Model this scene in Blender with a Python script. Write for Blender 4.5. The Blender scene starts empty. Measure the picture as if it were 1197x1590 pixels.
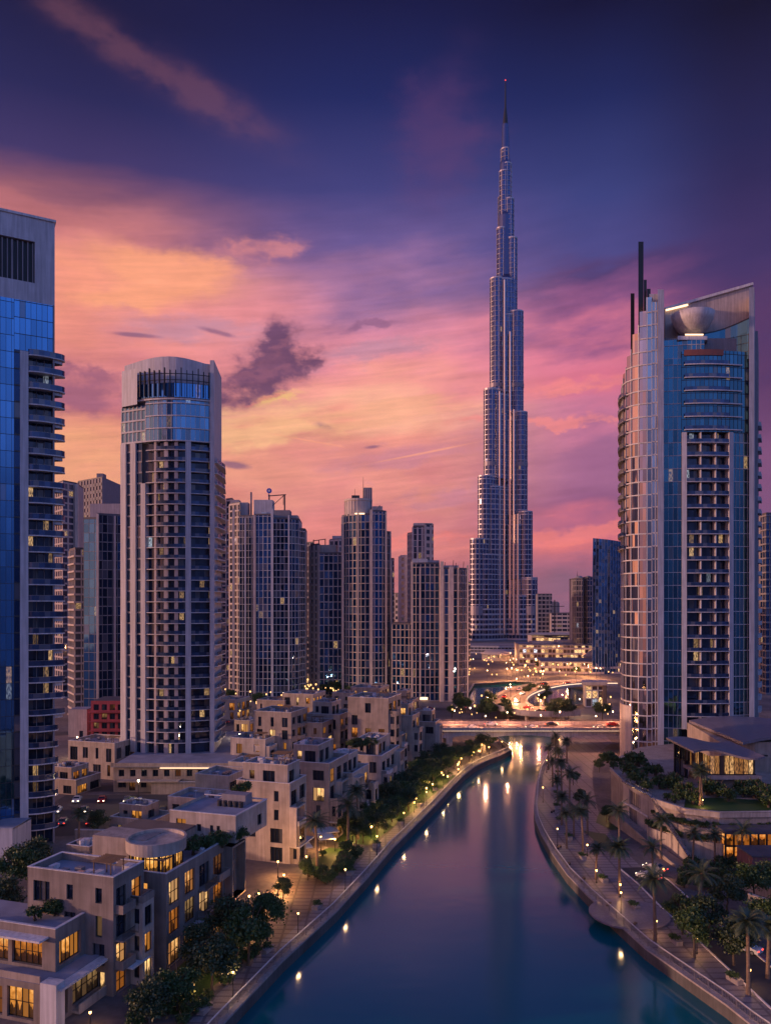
import bpy, bmesh, math, random
from math import sin, cos, pi, radians, sqrt, atan, atan2, exp, floor
from mathutils import Vector, Matrix
from mathutils.geometry import tessellate_polygon

scene = bpy.context.scene
COL = scene.collection
R = random.Random(7)

# ------------------------------------------------------------------ camera
F_PX, CX, HY, CAMZ = 1197.0, 598.5, 940.0, 50.0      # focal length, centre column and horizon row in photo pixels
cam_d = bpy.data.cameras.new("camera")
cam = bpy.data.objects.new("camera", cam_d); COL.objects.link(cam)
cam.location = (0, 0, CAMZ); cam.rotation_euler = (pi / 2, 0, 0)
cam_d.sensor_fit = 'HORIZONTAL'; cam_d.sensor_width = 36; cam_d.lens = 36.0
cam_d.shift_y = (HY - 795.0) / 1197.0
cam_d.clip_start = 0.5; cam_d.clip_end = 30000
scene.camera = cam

scene.view_settings.view_transform = 'Standard'
scene.view_settings.look = 'None'
scene.view_settings.exposure = 0.0
scene.view_settings.gamma = 1.0
scene.render.engine = 'CYCLES'
scene.cycles.use_denoising = True
scene.cycles.max_bounces = 5
scene.cycles.diffuse_bounces = 2
scene.cycles.glossy_bounces = 3
scene.cycles.volume_bounces = 0
scene.cycles.sample_clamp_indirect = 4.0
scene.cycles.caustics_reflective = False
scene.cycles.caustics_refractive = False

SUN_AZ = radians(-99)      # azimuth of the sun from +Y, negative towards the left of the view
SUN_EL = radians(7)
HAZE = .000026


def lin(r, g, b, k=1.0):
    f = lambda c: (c / 255 / 12.92) if c <= 10 else ((c / 255 + .055) / 1.055) ** 2.4
    return (f(r) * k, f(g) * k, f(b) * k, 1.0)


class NT:
    """small helper to write node trees as expressions"""
    def __init__(s, tree):
        s.t = tree; tree.nodes.clear()

    def node(s, typ, **kw):
        n = s.t.nodes.new(typ)
        for k, v in kw.items(): setattr(n, k, v)
        return n

    def put(s, sock, v):
        if isinstance(v, bpy.types.NodeSocket): s.t.links.new(v, sock)
        elif v is not None:
            try: sock.default_value = v
            except Exception: sock.default_value = v[:3]

    def m(s, op, a, b=None, c=None, clamp=False):
        n = s.node('ShaderNodeMath', operation=op); n.use_clamp = clamp
        for i, x in enumerate((a, b, c)):
            if x is not None: s.put(n.inputs[i], x)
        return n.outputs[0]

    def vm(s, op, a, b=None, scale=None):
        n = s.node('ShaderNodeVectorMath', operation=op)
        s.put(n.inputs[0], a)
        if b is not None: s.put(n.inputs[1], b)
        if scale is not None: s.put(n.inputs['Scale'], scale)
        return n.outputs[0]

    def mix(s, f, a, b, mode='MIX'):
        n = s.node('ShaderNodeMix', data_type='RGBA', blend_type=mode)
        s.put(n.inputs[0], f); s.put(n.inputs[6], a); s.put(n.inputs[7], b)
        return n.outputs[2]

    def ss(s, x, lo, hi):
        n = s.node('ShaderNodeMapRange', interpolation_type='SMOOTHSTEP')
        for i, v in enumerate((x, lo, hi, 0.0, 1.0)): s.put(n.inputs[i], v)
        return n.outputs[0]

    def mr(s, x, lo, hi, a, b):
        n = s.node('ShaderNodeMapRange')
        for i, v in enumerate((x, lo, hi, a, b)): s.put(n.inputs[i], v)
        return n.outputs[0]

    def noise(s, vec, scale, detail=4, rough=.55, col=False):
        n = s.node('ShaderNodeTexNoise'); s.put(n.inputs['Vector'], vec)
        n.inputs['Scale'].default_value = scale; n.inputs['Detail'].default_value = detail
        n.inputs['Roughness'].default_value = rough
        return n.outputs['Color'] if col else n.outputs['Fac']

    def white(s, vec):
        n = s.node('ShaderNodeTexWhiteNoise', noise_dimensions='3D'); s.put(n.inputs['Vector'], vec)
        return n.outputs['Value'], n.outputs['Color']

    def ramp(s, x, stops, interp='LINEAR'):
        n = s.node('ShaderNodeValToRGB'); n.color_ramp.interpolation = interp
        e = n.color_ramp.elements
        while len(e) > 1: e.remove(e[-1])
        e[0].position, e[0].color = stops[0]
        for p, c in stops[1:]:
            q = e.new(p); q.color = c
        s.put(n.inputs[0], x)
        return n.outputs[0]

    def comb(s, x, y, z):
        n = s.node('ShaderNodeCombineXYZ')
        for i, v in enumerate((x, y, z)): s.put(n.inputs[i], v)
        return n.outputs[0]

    def sep(s, v):
        n = s.node('ShaderNodeSeparateXYZ'); s.put(n.inputs[0], v)
        return n.outputs[0], n.outputs[1], n.outputs[2]


# ------------------------------------------------------------------ world: dusk sky with clouds, laid out by direction
def build_world():
    w = bpy.data.worlds.new("World"); scene.world = w; w.use_nodes = True
    t = NT(w.node_tree)
    d = t.node('ShaderNodeTexCoord').outputs['Generated']
    x, y, z = t.sep(t.vm('NORMALIZE', d))
    az = t.m('ARCTAN2', x, y)
    hor = t.m('SQRT', t.m('ADD', t.m('MULTIPLY', x, x), t.m('ADD', t.m('MULTIPLY', y, y), 1e-5)))
    te = t.m('MINIMUM', t.m('DIVIDE', z, hor), 3.0)
    # streaky, slightly tilted noise
    v1 = t.comb(t.m('MULTIPLY', az, 3.2), t.m('MULTIPLY', t.m('ADD', te, t.m('MULTIPLY', az, -0.10)), 9.0), 3.7)
    n1 = t.noise(v1, 1.3, 7, .56)
    n2 = t.noise(t.comb(t.m('MULTIPLY', az, 6.0), t.m('MULTIPLY', t.m('ADD', te, t.m('MULTIPLY', az, -.14)), 34.0), 9.1), 1.2, 6, .6)
    n3 = t.noise(t.comb(t.m('MULTIPLY', az, 9.0), t.m('MULTIPLY', te, 13.0), 1.3), 1.6, 8, .58)
    warp = t.m('ADD', t.m('MULTIPLY', t.m('SUBTRACT', n1, .5), .25), t.m('MULTIPLY', t.m('SUBTRACT', n2, .5), .035))
    wc = t.noise(t.comb(t.m('MULTIPLY', az, 6.0), t.m('MULTIPLY', te, 9.0), 5.3), 1.7, 9, .66, col=True)
    wx, wy, wz = t.sep(wc)
    azw = t.m('ADD', az, t.m('MULTIPLY', t.m('SUBTRACT', wx, .5), .15))
    tew = t.m('ADD', te, t.m('MULTIPLY', t.m('SUBTRACT', wy, .5), .085))
    azh = t.m('ADD', az, t.m('MULTIPLY', t.m('SUBTRACT', wx, .5), .05)); teh = t.m('ADD', te, t.m('MULTIPLY', t.m('SUBTRACT', wy, .5), .035))
    low = t.ss(te, .62, .35)
    tw = t.m('ADD', te, t.m('MULTIPLY', warp, low))
    fac = t.m('DIVIDE', tw, .90)

    def rows(lst):                     # (row in the photo, colour) -> ramp stops over tan(elevation)/0.9
        out = []
        for px, py, c in lst:
            xx = (px - CX) / F_PX
            e = (HY - py) / F_PX / sqrt(1 + xx * xx)
            out.append((max(0, min(1, e / .90)), lin(*c)))
        return sorted(out, key=lambda q: q[0])
    left = t.ramp(fac, rows([(100, 0, (20, 22, 60)), (100, 140, (36, 37, 84)), (100, 240, (64, 53, 102)), (100, 310, (150, 92, 108)), (100, 370, (212, 128, 126)),
                             (100, 430, (246, 154, 126)), (100, 500, (238, 145, 130)), (100, 560, (222, 132, 135)), (100, 620, (205, 118, 122)),
                             (100, 680, (238, 154, 124)), (100, 735, (248, 172, 124)), (100, 800, (225, 135, 115)), (100, 930, (170, 105, 115))]))
    mid = t.ramp(fac, rows([(540, 0, (13, 20, 64)), (540, 150, (26, 38, 94)), (540, 290, (64, 64, 124)), (540, 370, (106, 88, 146)), (540, 440, (165, 115, 155)), (540, 500, (212, 134, 158)),
                            (540, 560, (240, 148, 158)), (540, 610, (250, 160, 148)), (540, 660, (252, 178, 148)), (540, 710, (242, 154, 134)), (540, 770, (224, 134, 132)),
                            (540, 840, (230, 136, 128)), (540, 935, (190, 110, 118))]))
    right = t.ramp(fac, rows([(920, 0, (7, 12, 48)), (920, 150, (25, 37, 90)), (920, 300, (57, 64, 124)), (920, 390, (76, 73, 134)), (920, 430, (84, 62, 112)), (920, 485, (146, 86, 132)), (920, 540, (224, 122, 146)),
                              (920, 600, (222, 116, 140)), (920, 650, (205, 120, 150)), (920, 700, (168, 105, 142)), (920, 760, (152, 92, 130)), (920, 800, (190, 104, 130)),
                              (920, 835, (238, 124, 124)), (920, 890, (172, 102, 124)), (920, 945, (140, 98, 122))]))
    far_r = t.ramp(fac, rows([(1180, 0, (9, 11, 38)), (1180, 200, (34, 34, 78)), (1180, 400, (66, 50, 100)), (1180, 560, (92, 56, 98)), (1180, 760, (130, 80, 120)), (1180, 940, (120, 84, 115))]))
    zen = t.ramp(t.m('DIVIDE', te, 3.0), [(0, lin(60, 64, 98)), (.035, lin(80, 86, 126)), (.07, lin(118, 128, 178)), (.13, lin(120, 148, 212)), (.26, lin(84, 126, 210)), (.5, lin(44, 72, 146)), (1, lin(20, 30, 76))])
    c = t.mix(t.ss(az, -.38, -.02), left, mid)
    c = t.mix(t.ss(az, .02, .27), c, right)
    c = t.mix(t.ss(az, .27, .44), c, far_r)

    def blob(px, py, sx, sy, rot=0.0, warp=1.0):
        px, py = px - 14 * warp, py + 4 * warp
        xx = (px - CX) / F_PX
        a0, e0 = atan(xx), (HY - py) / F_PX / sqrt(1 + xx * xx)
        sx, sy = sx / F_PX, sy / F_PX
        dx = t.m('SUBTRACT', azw if warp == 1 else azh if warp else az, a0); dy = t.m('SUBTRACT', tew if warp == 1 else teh if warp else te, e0)
        cr, sr = cos(rot), sin(rot)
        u = t.m('ADD', t.m('MULTIPLY', dx, cr / sx), t.m('MULTIPLY', dy, sr / sx))
        v = t.m('ADD', t.m('MULTIPLY', dx, -sr / sy), t.m('MULTIPLY', dy, cr / sy))
        q = t.m('ADD', t.m('MULTIPLY', u, u), t.m('MULTIPLY', v, v))
        return t.m('POWER', 2.718, t.m('MULTIPLY', q, -1.0))

    def layer(c, col, blobs, amt=1.0, n=n3, k=1.0, lo=.15, hi=1.0, warp=1.0):
        b = None
        for q in blobs:
            e = blob(*q, warp=warp); b = e if b is None else t.m('ADD', b, e)
        f = t.ss(t.m('MULTIPLY', b, t.m('ADD', 1.0, t.m('MULTIPLY', t.m('SUBTRACT', n, .5), k * 4.0))), lo, hi)
        return t.mix(t.m('MULTIPLY', f, amt), c, lin(*col))
    # broad lit and shaded veils
    c = layer(c, (150, 92, 100), [(235, 95, 170, 26, -.48), (130, 40, 90, 26, -.5), (330, 150, 120, 30, -.45)], .30, n3, 1.1, -.2, 2.2, .5)
    c = layer(c, (104, 64, 108), [(700, 210, 75, 130, -.2)], .4, n3, .5, .1, 1.2)
    c = layer(c, (196, 116, 116), [(20, 315, 150, 30, -.12)], .55, n1, .7, .1, 1.1)
    c = layer(c, (255, 166, 126), [(270, 420, 150, 36, -.08), (200, 465, 90, 18, .15)], .9, n1, 1.1, .1, 1.15)
    c = layer(c, (238, 146, 136), [(425, 385, 80, 20, .1)], .55, n3, 1.1, .15, 1.1)
    c = layer(c, (192, 140, 162), [(300, 505, 120, 26, .03), (600, 545, 120, 14, .08)], .7, n2, .7, .1, 1.1)
    c = layer(c, (255, 194, 140), [(410, 655, 150, 34, .08)], .75, n2, 1.1, .15, 1.05)
    c = layer(c, (255, 204, 124), [(455, 606, 46, 11, .35)], .85, n2, .9, .15, 1.0)
    c = layer(c, (255, 180, 138), [(640, 630, 160, 22, .06)], .5, n2, 1.2, .2, 1.05)
    c = layer(c, (198, 130, 152), [(640, 700, 190, 26, .1), (700, 760, 120, 14, .05)], .5, n2, 1.0, .2, 1.05)
    c = layer(c, (248, 140, 132), [(850, 650, 140, 9, -.06), (905, 590, 90, 12, .05)], .7, n2, .9, .2, 1.0)
    c = layer(c, (246, 132, 122), [(900, 828, 160, 18, .12), (650, 830, 120, 12, .1)], .7, n2, 1.0, .2, 1.05)
    c = layer(c, (255, 166, 130), [(655, 704, 110, 2.0, .19), (480, 684, 80, 1.6, -.16)], .6, n3, .5, .2, 1.0, 0.0)
    # shaded clouds
    c = layer(c, (156, 94, 116), [(140, 612, 95, 30, .1), (150, 572, 60, 10, .1)], .9, n3, 1.5, .0, 1.25)
    c = layer(c, (96, 64, 98), [(382, 602, 64, 26, .35), (432, 562, 56, 36, .3), (440, 513, 32, 32, .0), (480, 546, 26, 20, 0)], .92, n3, 1.15, -.12, 1.2)
    c = layer(c, (148, 98, 132), [(592, 502, 80, 7, .04), (548, 488, 40, 4, .15)], .85, n3, 1.5, .0, 1.15)
    c = layer(c, (126, 88, 120), [(336, 515, 26, 4.5, -.2), (212, 520, 34, 3.6, .02), (503, 662, 18, 6, -.3), (575, 694, 14, 3, .1), (368, 722, 24, 6, -.1)], .75, n3, 1.3, .1, 1.1, 0.0)
    c = layer(c, (150, 92, 112), [(400, 572, 70, 9, .5), (455, 520, 40, 7, .9), (470, 556, 40, 6, .2)], .6, n3, 1.6, .1, 1.2)
    c = layer(c, (222, 128, 122), [(474, 578, 22, 5, .6), (430, 612, 40, 5, .3)], .7, n3, 1.5, .1, 1.1)
    fine = t.noise(t.comb(t.m('MULTIPLY', az, 5.0), t.m('MULTIPLY', t.m('ADD', te, t.m('MULTIPLY', az, -.12)), 60.0), 2.2), 1.4, 8, .66)
    streak = t.m('MULTIPLY', t.m('SUBTRACT', t.m('ADD', t.m('MULTIPLY', fine, .6), t.m('MULTIPLY', n3, .4)), .5), t.m('MULTIPLY', t.m('MULTIPLY', low, t.ss(az, .42, .10)), 1.05))
    c = t.vm('SCALE', c, scale=t.m('ADD', 1.04, streak))
    # the rest of the dome, away from the afterglow
    back = t.ss(y, .62, .05)
    c = t.mix(back, c, t.vm('SCALE', zen, scale=1.3))
    glow = t.m('MULTIPLY', back, t.m('MULTIPLY', t.ss(x, -.2, -.95), t.ss(te, 1.0, .0)))
    c = t.mix(glow, c, lin(255, 160, 122, 1.5))
    sky = t.node('ShaderNodeTexSky', sky_type='NISHITA'); sky.sun_disc = False
    sky.sun_elevation = SUN_EL; sky.sun_rotation = SUN_AZ % (2 * pi)
    c = t.mix(1.0, c, t.vm('SCALE', sky.outputs[0], scale=0.0015), 'ADD')
    bg = t.node('ShaderNodeBackground'); t.put(bg.inputs[0], c); bg.inputs[1].default_value = 1.0
    o = t.node('ShaderNodeOutputWorld'); t.t.links.new(bg.outputs[0], o.inputs[0])
    w.cycles.sampling_method = 'MANUAL'; w.cycles.sample_map_resolution = 1024


build_world()
sun_d = bpy.data.lights.new("sun", 'SUN'); sun_d.energy = 3.0; sun_d.angle = radians(1.5); sun_d.color = (1.0, .55, .36)
sun = bpy.data.objects.new("sun", sun_d); COL.objects.link(sun)
sdir = Vector((sin(SUN_AZ) * cos(SUN_EL), cos(SUN_AZ) * cos(SUN_EL), sin(SUN_EL)))
sun.rotation_euler = (-sdir).to_track_quat('-Z', 'Y').to_euler(); sun.location = sdir * 800

# ------------------------------------------------------------------ materials
def principled(name, fn):
    m = bpy.data.materials.new(name); m.use_nodes = True
    t = NT(m.node_tree)
    b = t.node('ShaderNodeBsdfPrincipled')
    o = t.node('ShaderNodeOutputMaterial'); t.t.links.new(b.outputs[0], o.inputs[0])
    fn(t, b)
    return m


def stucco(name, col, rough=.8, var=.28, scale=.35, streak=True, bump=.15):
    def fn(t, b):
        tc = t.node('ShaderNodeTexCoord').outputs['Object']
        n = t.noise(tc, scale, 6)
        k = t.mr(n, .3, .7, 1 - var, 1 + var * .6)
        if streak:
            x, y, z = t.sep(tc)
            sn = t.noise(t.comb(t.m('MULTIPLY', x, 2.2), t.m('MULTIPLY', y, 2.2), t.m('MULTIPLY', z, .12)), 1.0, 4)
            k = t.m('MULTIPLY', k, t.mr(sn, .35, .7, 1.08, .74))
        oi = t.node('ShaderNodeObjectInfo').outputs['Random']
        k = t.m('MULTIPLY', k, t.mr(oi, 0, 1, .93, 1.07))
        t.put(b.inputs['Base Color'], t.vm('SCALE', col, scale=k))
        t.put(b.inputs['Roughness'], t.mr(n, .3, .7, rough - .08, rough + .08))
        if bump:
            bp = t.node('ShaderNodeBump'); bp.inputs['Strength'].default_value = bump; bp.inputs['Distance'].default_value = .05
            t.put(bp.inputs['Height'], t.noise(tc, 9, 4)); t.put(b.inputs['Normal'], bp.outputs[0])
    return principled(name, fn)


def glass(name, tint=(.10, .17, .30), metal=.75, lit=.05, power=1.2, jitter=.03, warm=(1.0, .56, .22), rough=.05, dark=.35, curtain=.25):
    """curtain wall: one UV unit per pane; some panes lit from inside, some with blinds"""
    def fn(t, b):
        uv = t.node('ShaderNodeUVMap').outputs[0]
        cell = t.vm('FLOOR', uv)
        oi = t.node('ShaderNodeObjectInfo').outputs['Random']
        cell = t.vm('ADD', cell, t.comb(t.m('MULTIPLY', oi, 913.0), t.m('MULTIPLY', oi, 371.0), 0.0))
        cell = t.vm('FLOOR', cell)
        v, c = t.white(cell)
        v2, c2 = t.white(t.vm('ADD', cell, (17.3, 5.1, 2.2)))
        r, g, bb = t.sep(c)
        k = t.mr(g, 0, 1, 1 - dark, 1.15)
        base = t.vm('SCALE', (*tint, 1), scale=k)
        # blinds behind some panes: paler and less reflective
        bl = t.m('GREATER_THAN', bb, 1 - curtain)
        base = t.mix(t.m('MULTIPLY', bl, .45), base, (.20, .19, .20, 1))
        t.put(b.inputs['Base Color'], base)
        t.put(b.inputs['Metallic'], t.m('MULTIPLY', metal, t.m('SUBTRACT', 1.0, t.m('MULTIPLY', bl, .5))))
        b.inputs['Roughness'].default_value = rough
        b.inputs['IOR'].default_value = 1.6
        nrm = t.node('ShaderNodeNewGeometry').outputs['Normal']
        j = t.vm('SCALE', t.vm('SUBTRACT', c2, (.5, .5, .5)), scale=jitter * 2)
        wob = t.vm('SCALE', t.vm('SUBTRACT', t.noise(uv, .9, 2, col=True), (.5, .5, .5)), scale=jitter)
        t.put(b.inputs['Normal'], t.vm('NORMALIZE', t.vm('ADD', t.vm('ADD', nrm, j), wob)))
        if lit > 0:
            on = t.m('GREATER_THAN', r, 1 - lit)
            fu = t.vm('MULTIPLY', uv, (3.0, 2.0, 1.0))
            inner = t.mr(t.noise(fu, 2.3, 3), .42, .6, .12, 1.0)
            pw = t.m('MULTIPLY', t.m('MULTIPLY', on, inner), t.mr(v2, 0, 1, power * .15, power))
            x2, y2, z2 = t.sep(c2)
            colr = t.mix(t.m('GREATER_THAN', y2, .96), t.mix(x2, (*warm, 1), (1.0, .60, .26, 1)), (.75, .85, 1.0, 1))
            t.put(b.inputs['Emission Color'], colr)  # lamps inside the rooms
            t.put(b.inputs['Emission Strength'], pw)
    m = principled(name, fn)
    m.cycles.emission_sampling = 'NONE'
    return m


def lit_window(name, col, power, sample='NONE'):
    """a room seen through a lamp-lit window: light and dark furnishings as a noise of emission"""
    def fn(t, b):
        tc = t.node('ShaderNodeTexCoord').outputs['Object']
        oi = t.node('ShaderNodeObjectInfo').outputs['Random']
        p = t.vm('ADD', tc, t.comb(t.m('MULTIPLY', oi, 50.0), 0.0, 0.0))
        x, y, z = t.sep(p)
        u, v, w = t.sep(t.node('ShaderNodeUVMap').outputs[0])
        vf = t.m('FRACT', v)
        wv, wc = t.white(t.vm('FLOOR', t.comb(u, v, t.m('MULTIPLY', oi, 613.0))))
        n2 = t.noise(p, 1.5, 4, .6)
        wall = t.mr(vf, 0, 1, .45, 1.1)                                            # lamp-lit wall, brightest under the ceiling
        seat = t.m('GREATER_THAN', vf, t.m('ADD', -.05, t.m('MULTIPLY', t.noise(t.comb(t.m('MULTIPLY', u, 2.2), t.m('MULTIPLY', oi, 40.0), 0.0), 1.0, 2), .85)))
        curt = t.m('MULTIPLY', t.m('GREATER_THAN', wv, .68), t.m('ADD', .35, t.m('MULTIPLY', t.m('SINE', t.m('MULTIPLY', u, 44.0)), .12)))
        k = t.m('MULTIPLY', wall, t.mr(seat, 0, 1, .12, 1.0))
        k = t.m('MULTIPLY', k, t.mr(n2, .35, .65, .55, 1.2))
        k = t.m('ADD', t.m('MULTIPLY', k, t.m('SUBTRACT', 1.0, t.m('GREATER_THAN', wv, .68))), curt)
        k = t.m('MULTIPLY', k, t.mr(oi, 0, 1, .35, 1.2))
        b.inputs['Base Color'].default_value = (.03, .02, .02, 1)
        b.inputs['Roughness'].default_value = .08
        t.put(b.inputs['Emission Color'], t.mix(t.ss(k, .4, 1.2), t.mix(t.ss(oi, .55, .95), (*col, 1), (1, .58, .26, 1)), (1, .58, .20, 1)))
        t.put(b.inputs['Emission Strength'], t.m('MULTIPLY', k, power))
    m = principled(name, fn); m.cycles.emission_sampling = sample
    return m


def plain(name, col, rough=.5, metal=0.0, var=.12, scale=3.0):
    def fn(t, b):
        tc = t.node('ShaderNodeTexCoord').outputs['Object']
        n = t.noise(tc, scale, 4)
        t.put(b.inputs['Base Color'], t.vm('SCALE', (*col, 1), scale=t.mr(n, .3, .7, 1 - var, 1 + var)))
        t.put(b.inputs['Roughness'], t.mr(n, .3, .7, max(.02, rough - .06), rough + .06)); b.inputs['Metallic'].default_value = metal
    return principled(name, fn)


def emit(name, col, power, sample='NONE'):
    def fn(t, b):
        b.inputs['Base Color'].default_value = (*col, 1)
        b.inputs['Emission Color'].default_value = (*col, 1); b.inputs['Emission Strength'].default_value = power
    m = principled(name, fn); m.cycles.emission_sampling = sample
    return m


def leaf_mat(name, c1, c2):
    def fn(t, b):
        geo = t.node('ShaderNodeNewGeometry')
        tc = t.node('ShaderNodeTexCoord').outputs['Object']
        oi = t.node('ShaderNodeObjectInfo').outputs['Random']
        f = t.m('ADD', t.m('MULTIPLY', geo.outputs['Random Per Island'], .6), t.m('MULTIPLY', t.noise(tc, .9, 3), .4))
        f = t.m('ADD', t.m('MULTIPLY', f, .8), t.m('MULTIPLY', oi, .2))
        t.put(b.inputs['Base Color'], t.mix(f, (*c1, 1), (*c2, 1)))
        b.inputs['Roughness'].default_value = .55
    return principled(name, fn)


def paving(name, c1, c2, size=1.2, rough=.6):
    def fn(t, b):
        tc = t.node('ShaderNodeTexCoord').outputs['Object']
        br = t.node('ShaderNodeTexBrick'); t.put(br.inputs['Vector'], tc)
        br.inputs['Scale'].default_value = 1.0 / size
        br.inputs['Mortar Size'].default_value = .015
        br.inputs['Color1'].default_value = (*c1, 1); br.inputs['Color2'].default_value = (*c2, 1)
        br.inputs['Mortar'].default_value = (c1[0] * .6, c1[1] * .6, c1[2] * .6, 1)
        b2 = t.node('ShaderNodeTexBrick'); t.put(b2.inputs['Vector'], tc); b2.inputs['Scale'].default_value = .16; b2.inputs['Mortar Size'].default_value = .03; b2.offset = 0.0
        b2.inputs['Color1'].default_value = (1, 1, 1, 1); b2.inputs['Color2'].default_value = (.84, .84, .86, 1); b2.inputs['Mortar'].default_value = (.5, .48, .5, 1)
        n = t.noise(tc, .15, 6)
        t.put(b.inputs['Base Color'], t.vm('SCALE', t.mix(1.0, br.outputs[0], b2.outputs[0], 'MULTIPLY'), scale=t.mr(n, .3, .7, .66, 1.15)))
        t.put(b.inputs['Roughness'], t.mr(n, .3, .7, rough - .15, rough + .1))
    return principled(name, fn)


M = {}
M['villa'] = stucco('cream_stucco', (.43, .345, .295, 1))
M['villa2'] = stucco('rose_stucco', (.365, .285, .245, 1))
M['villa3'] = stucco('pale_stucco', (.49, .40, .35, 1))
M['villad'] = stucco('vignette_darkened_stucco', (.25, .198, .178, 1))  # cream stucco with the view's corner vignetting darkened into its base colour
M['white'] = stucco('white_render', (.58, .53, .54, 1), .6, .12)
M['trim'] = stucco('white_trim', (.62, .58, .60, 1), .5, .10, bump=0)
M['roof'] = stucco('roof_membrane', (.27, .27, .33, 1), .7, .3, .25, streak=False)
M['roofdark'] = stucco('dark_roof', (.10, .085, .10, 1), .6, .3, .3, streak=False)
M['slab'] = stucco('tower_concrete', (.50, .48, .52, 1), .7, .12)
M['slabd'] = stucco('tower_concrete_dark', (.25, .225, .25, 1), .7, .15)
M['pink'] = stucco('pink_concrete', (.47, .385, .385, 1), .75, .15)
M['beige'] = stucco('beige_cladding', (.54, .44, .40, 1), .7, .15)
M['redwall'] = stucco('red_wall', (.42, .06, .09, 1), .7, .25)
M['grate'] = plain('dark_louvre_metal', (.05, .05, .055), .4, .4)
M['dark'] = plain('dark_metal', (.03, .03, .035), .45, .5)
M['steel'] = plain('brushed_steel', (.45, .43, .45), .28, .9)
M['rail'] = plain('rail_metal', (.30, .26, .27), .4, .5)
M['timber'] = plain('timber', (.13, .075, .05), .6)
M['blackglass'] = glass('dark_window', (.035, .05, .085), .55, 0, jitter=.02)
M['railglass'] = glass('balcony_glass', (.05, .09, .20), .6, 0, jitter=.02)
M['gl_left'] = glass('blue_curtain_glass', (.09, .27, .58), .95, .01, .5, .012, dark=.2, curtain=.02)
M['gl_bal'] = glass('balcony_back_glass', (.03, .05, .10), .5, .055, .8, .03, curtain=.12)
M['gl_two'] = glass('teal_curtain_glass', (.13, .30, .52), .9, .07, .6, .02, dark=.3, curtain=.1)
M['gl_dark'] = glass('dark_blue_glass', (.018, .055, .15), .75, .016, .6, .035)
M['gl_mid'] = glass('midnight_glass', (.024, .095, .27), .8, .016, .6, .025, dark=.35, curtain=.12)
M['gl_mid2'] = glass('indigo_glass', (.030, .10, .27), .8, .016, .6, .025, dark=.35, curtain=.12)
M['gl_right'] = glass('petrol_glass', (.06, .175, .275), .9, .025, .6, .018, dark=.25, curtain=.06)
M['gl_curve'] = glass('silver_glass', (.50, .43, .45), .98, .006, .4, .045, dark=.3, curtain=.03)
M['gl_tall'] = glass('silver_blue_glass', (.085, .105, .22), .9, .006, .8, .03, dark=.3, curtain=.05)
M['gl_sail'] = glass('sail_glass', (.09, .19, .38), .9, .012, .6, .02)
M['gl_far'] = glass('far_glass', (.06, .07, .12), .6, .035, .8, .03)
M['gl_mall'] = glass('lit_mall_glass', (.14, .10, .09), .3, .62, 2.4, .03, warm=(1.0, .52, .20))
M['gl_shop'] = glass('lit_shop_glass', (.12, .08, .06), .2, .7, 1.3, .02, warm=(1.0, .36, .06))
M['win_amber'] = lit_window('amber_window', (1.0, .30, .035), 1.0)
M['win_gold'] = lit_window('gold_window', (1.0, .36, .05), 1.35)
M['win_dim'] = lit_window('dim_window', (.85, .28, .06), .22)
M['lamp'] = emit('lamp_glow', (1.0, .54, .16), 8.0)
M['lampw'] = emit('white_lamp_glow', (1.0, .74, .46), 9.0)
M['strip'] = emit('strip_light', (1.0, .66, .38), 2.2)
M['lampd'] = emit('distant_lamp_glow', (1.0, .56, .20), 2.2)
M['red'] = emit('tail_light', (1.0, .06, .03), 3.0)
M['head'] = emit('head_light', (1.0, .80, .52), 6.0)
M['uplit'] = stucco('palm_bark', (.20, .13, .09, 1), .85, .4, 3.0, streak=False, bump=.6)
M['bark'] = stucco('tree_bark', (.10, .07, .05, 1), .9, .4, 3.0, streak=False, bump=.6)
M['leaf'] = leaf_mat('broad_leaf', (.018, .045, .012), (.075, .125, .030))
M['leaf2'] = leaf_mat('olive_leaf', (.020, .040, .016), (.065, .095, .035))
M['palm'] = leaf_mat('palm_leaf', (.030, .055, .030), (.090, .115, .060))
M['grass'] = leaf_mat('lawn_grass', (.020, .060, .012), (.045, .10, .02))
M['pave'] = paving('mauve_paving', (.30, .25, .26), (.27, .225, .24), 1.4)
M['pavew'] = paving('warm_paving', (.30, .215, .16), (.26, .185, .14), 1.0)
M['cope'] = stucco('stone_coping', (.36, .30, .29, 1), .7, .2)
M['quay'] = stucco('quay_stone', (.10, .09, .09, 1), .8, .4)
M['asphalt'] = stucco('asphalt', (.055, .05, .055, 1), .75, .3, .6, streak=False, bump=.3)
M['deck'] = stucco('bridge_concrete', (.48, .40, .38, 1), .75, .2)
M['canvas'] = plain('white_canvas', (.62, .58, .58), .8)
M['warmroad'] = stucco('worn_concrete_road', (.26, .19, .17, 1), .7, .3, .4, streak=False)
M['paint'] = plain('road_paint', (.7, .68, .64), .6)
M['car_w'] = plain('white_car_paint', (.6, .6, .62), .25, .1, .03)
M['car_s'] = plain('silver_car_paint', (.32, .33, .36), .25, .6, .03)
M['car_d'] = plain('black_car_paint', (.02, .02, .025), .2, .2, .03)
M['car_r'] = plain('red_car_paint', (.30, .02, .025), .25, .1, .03)
M['tyre'] = plain('tyre_rubber', (.015, .015, .015), .8)
M['blue'] = plain('blue_sign', (.04, .08, .45), .4)


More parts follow.
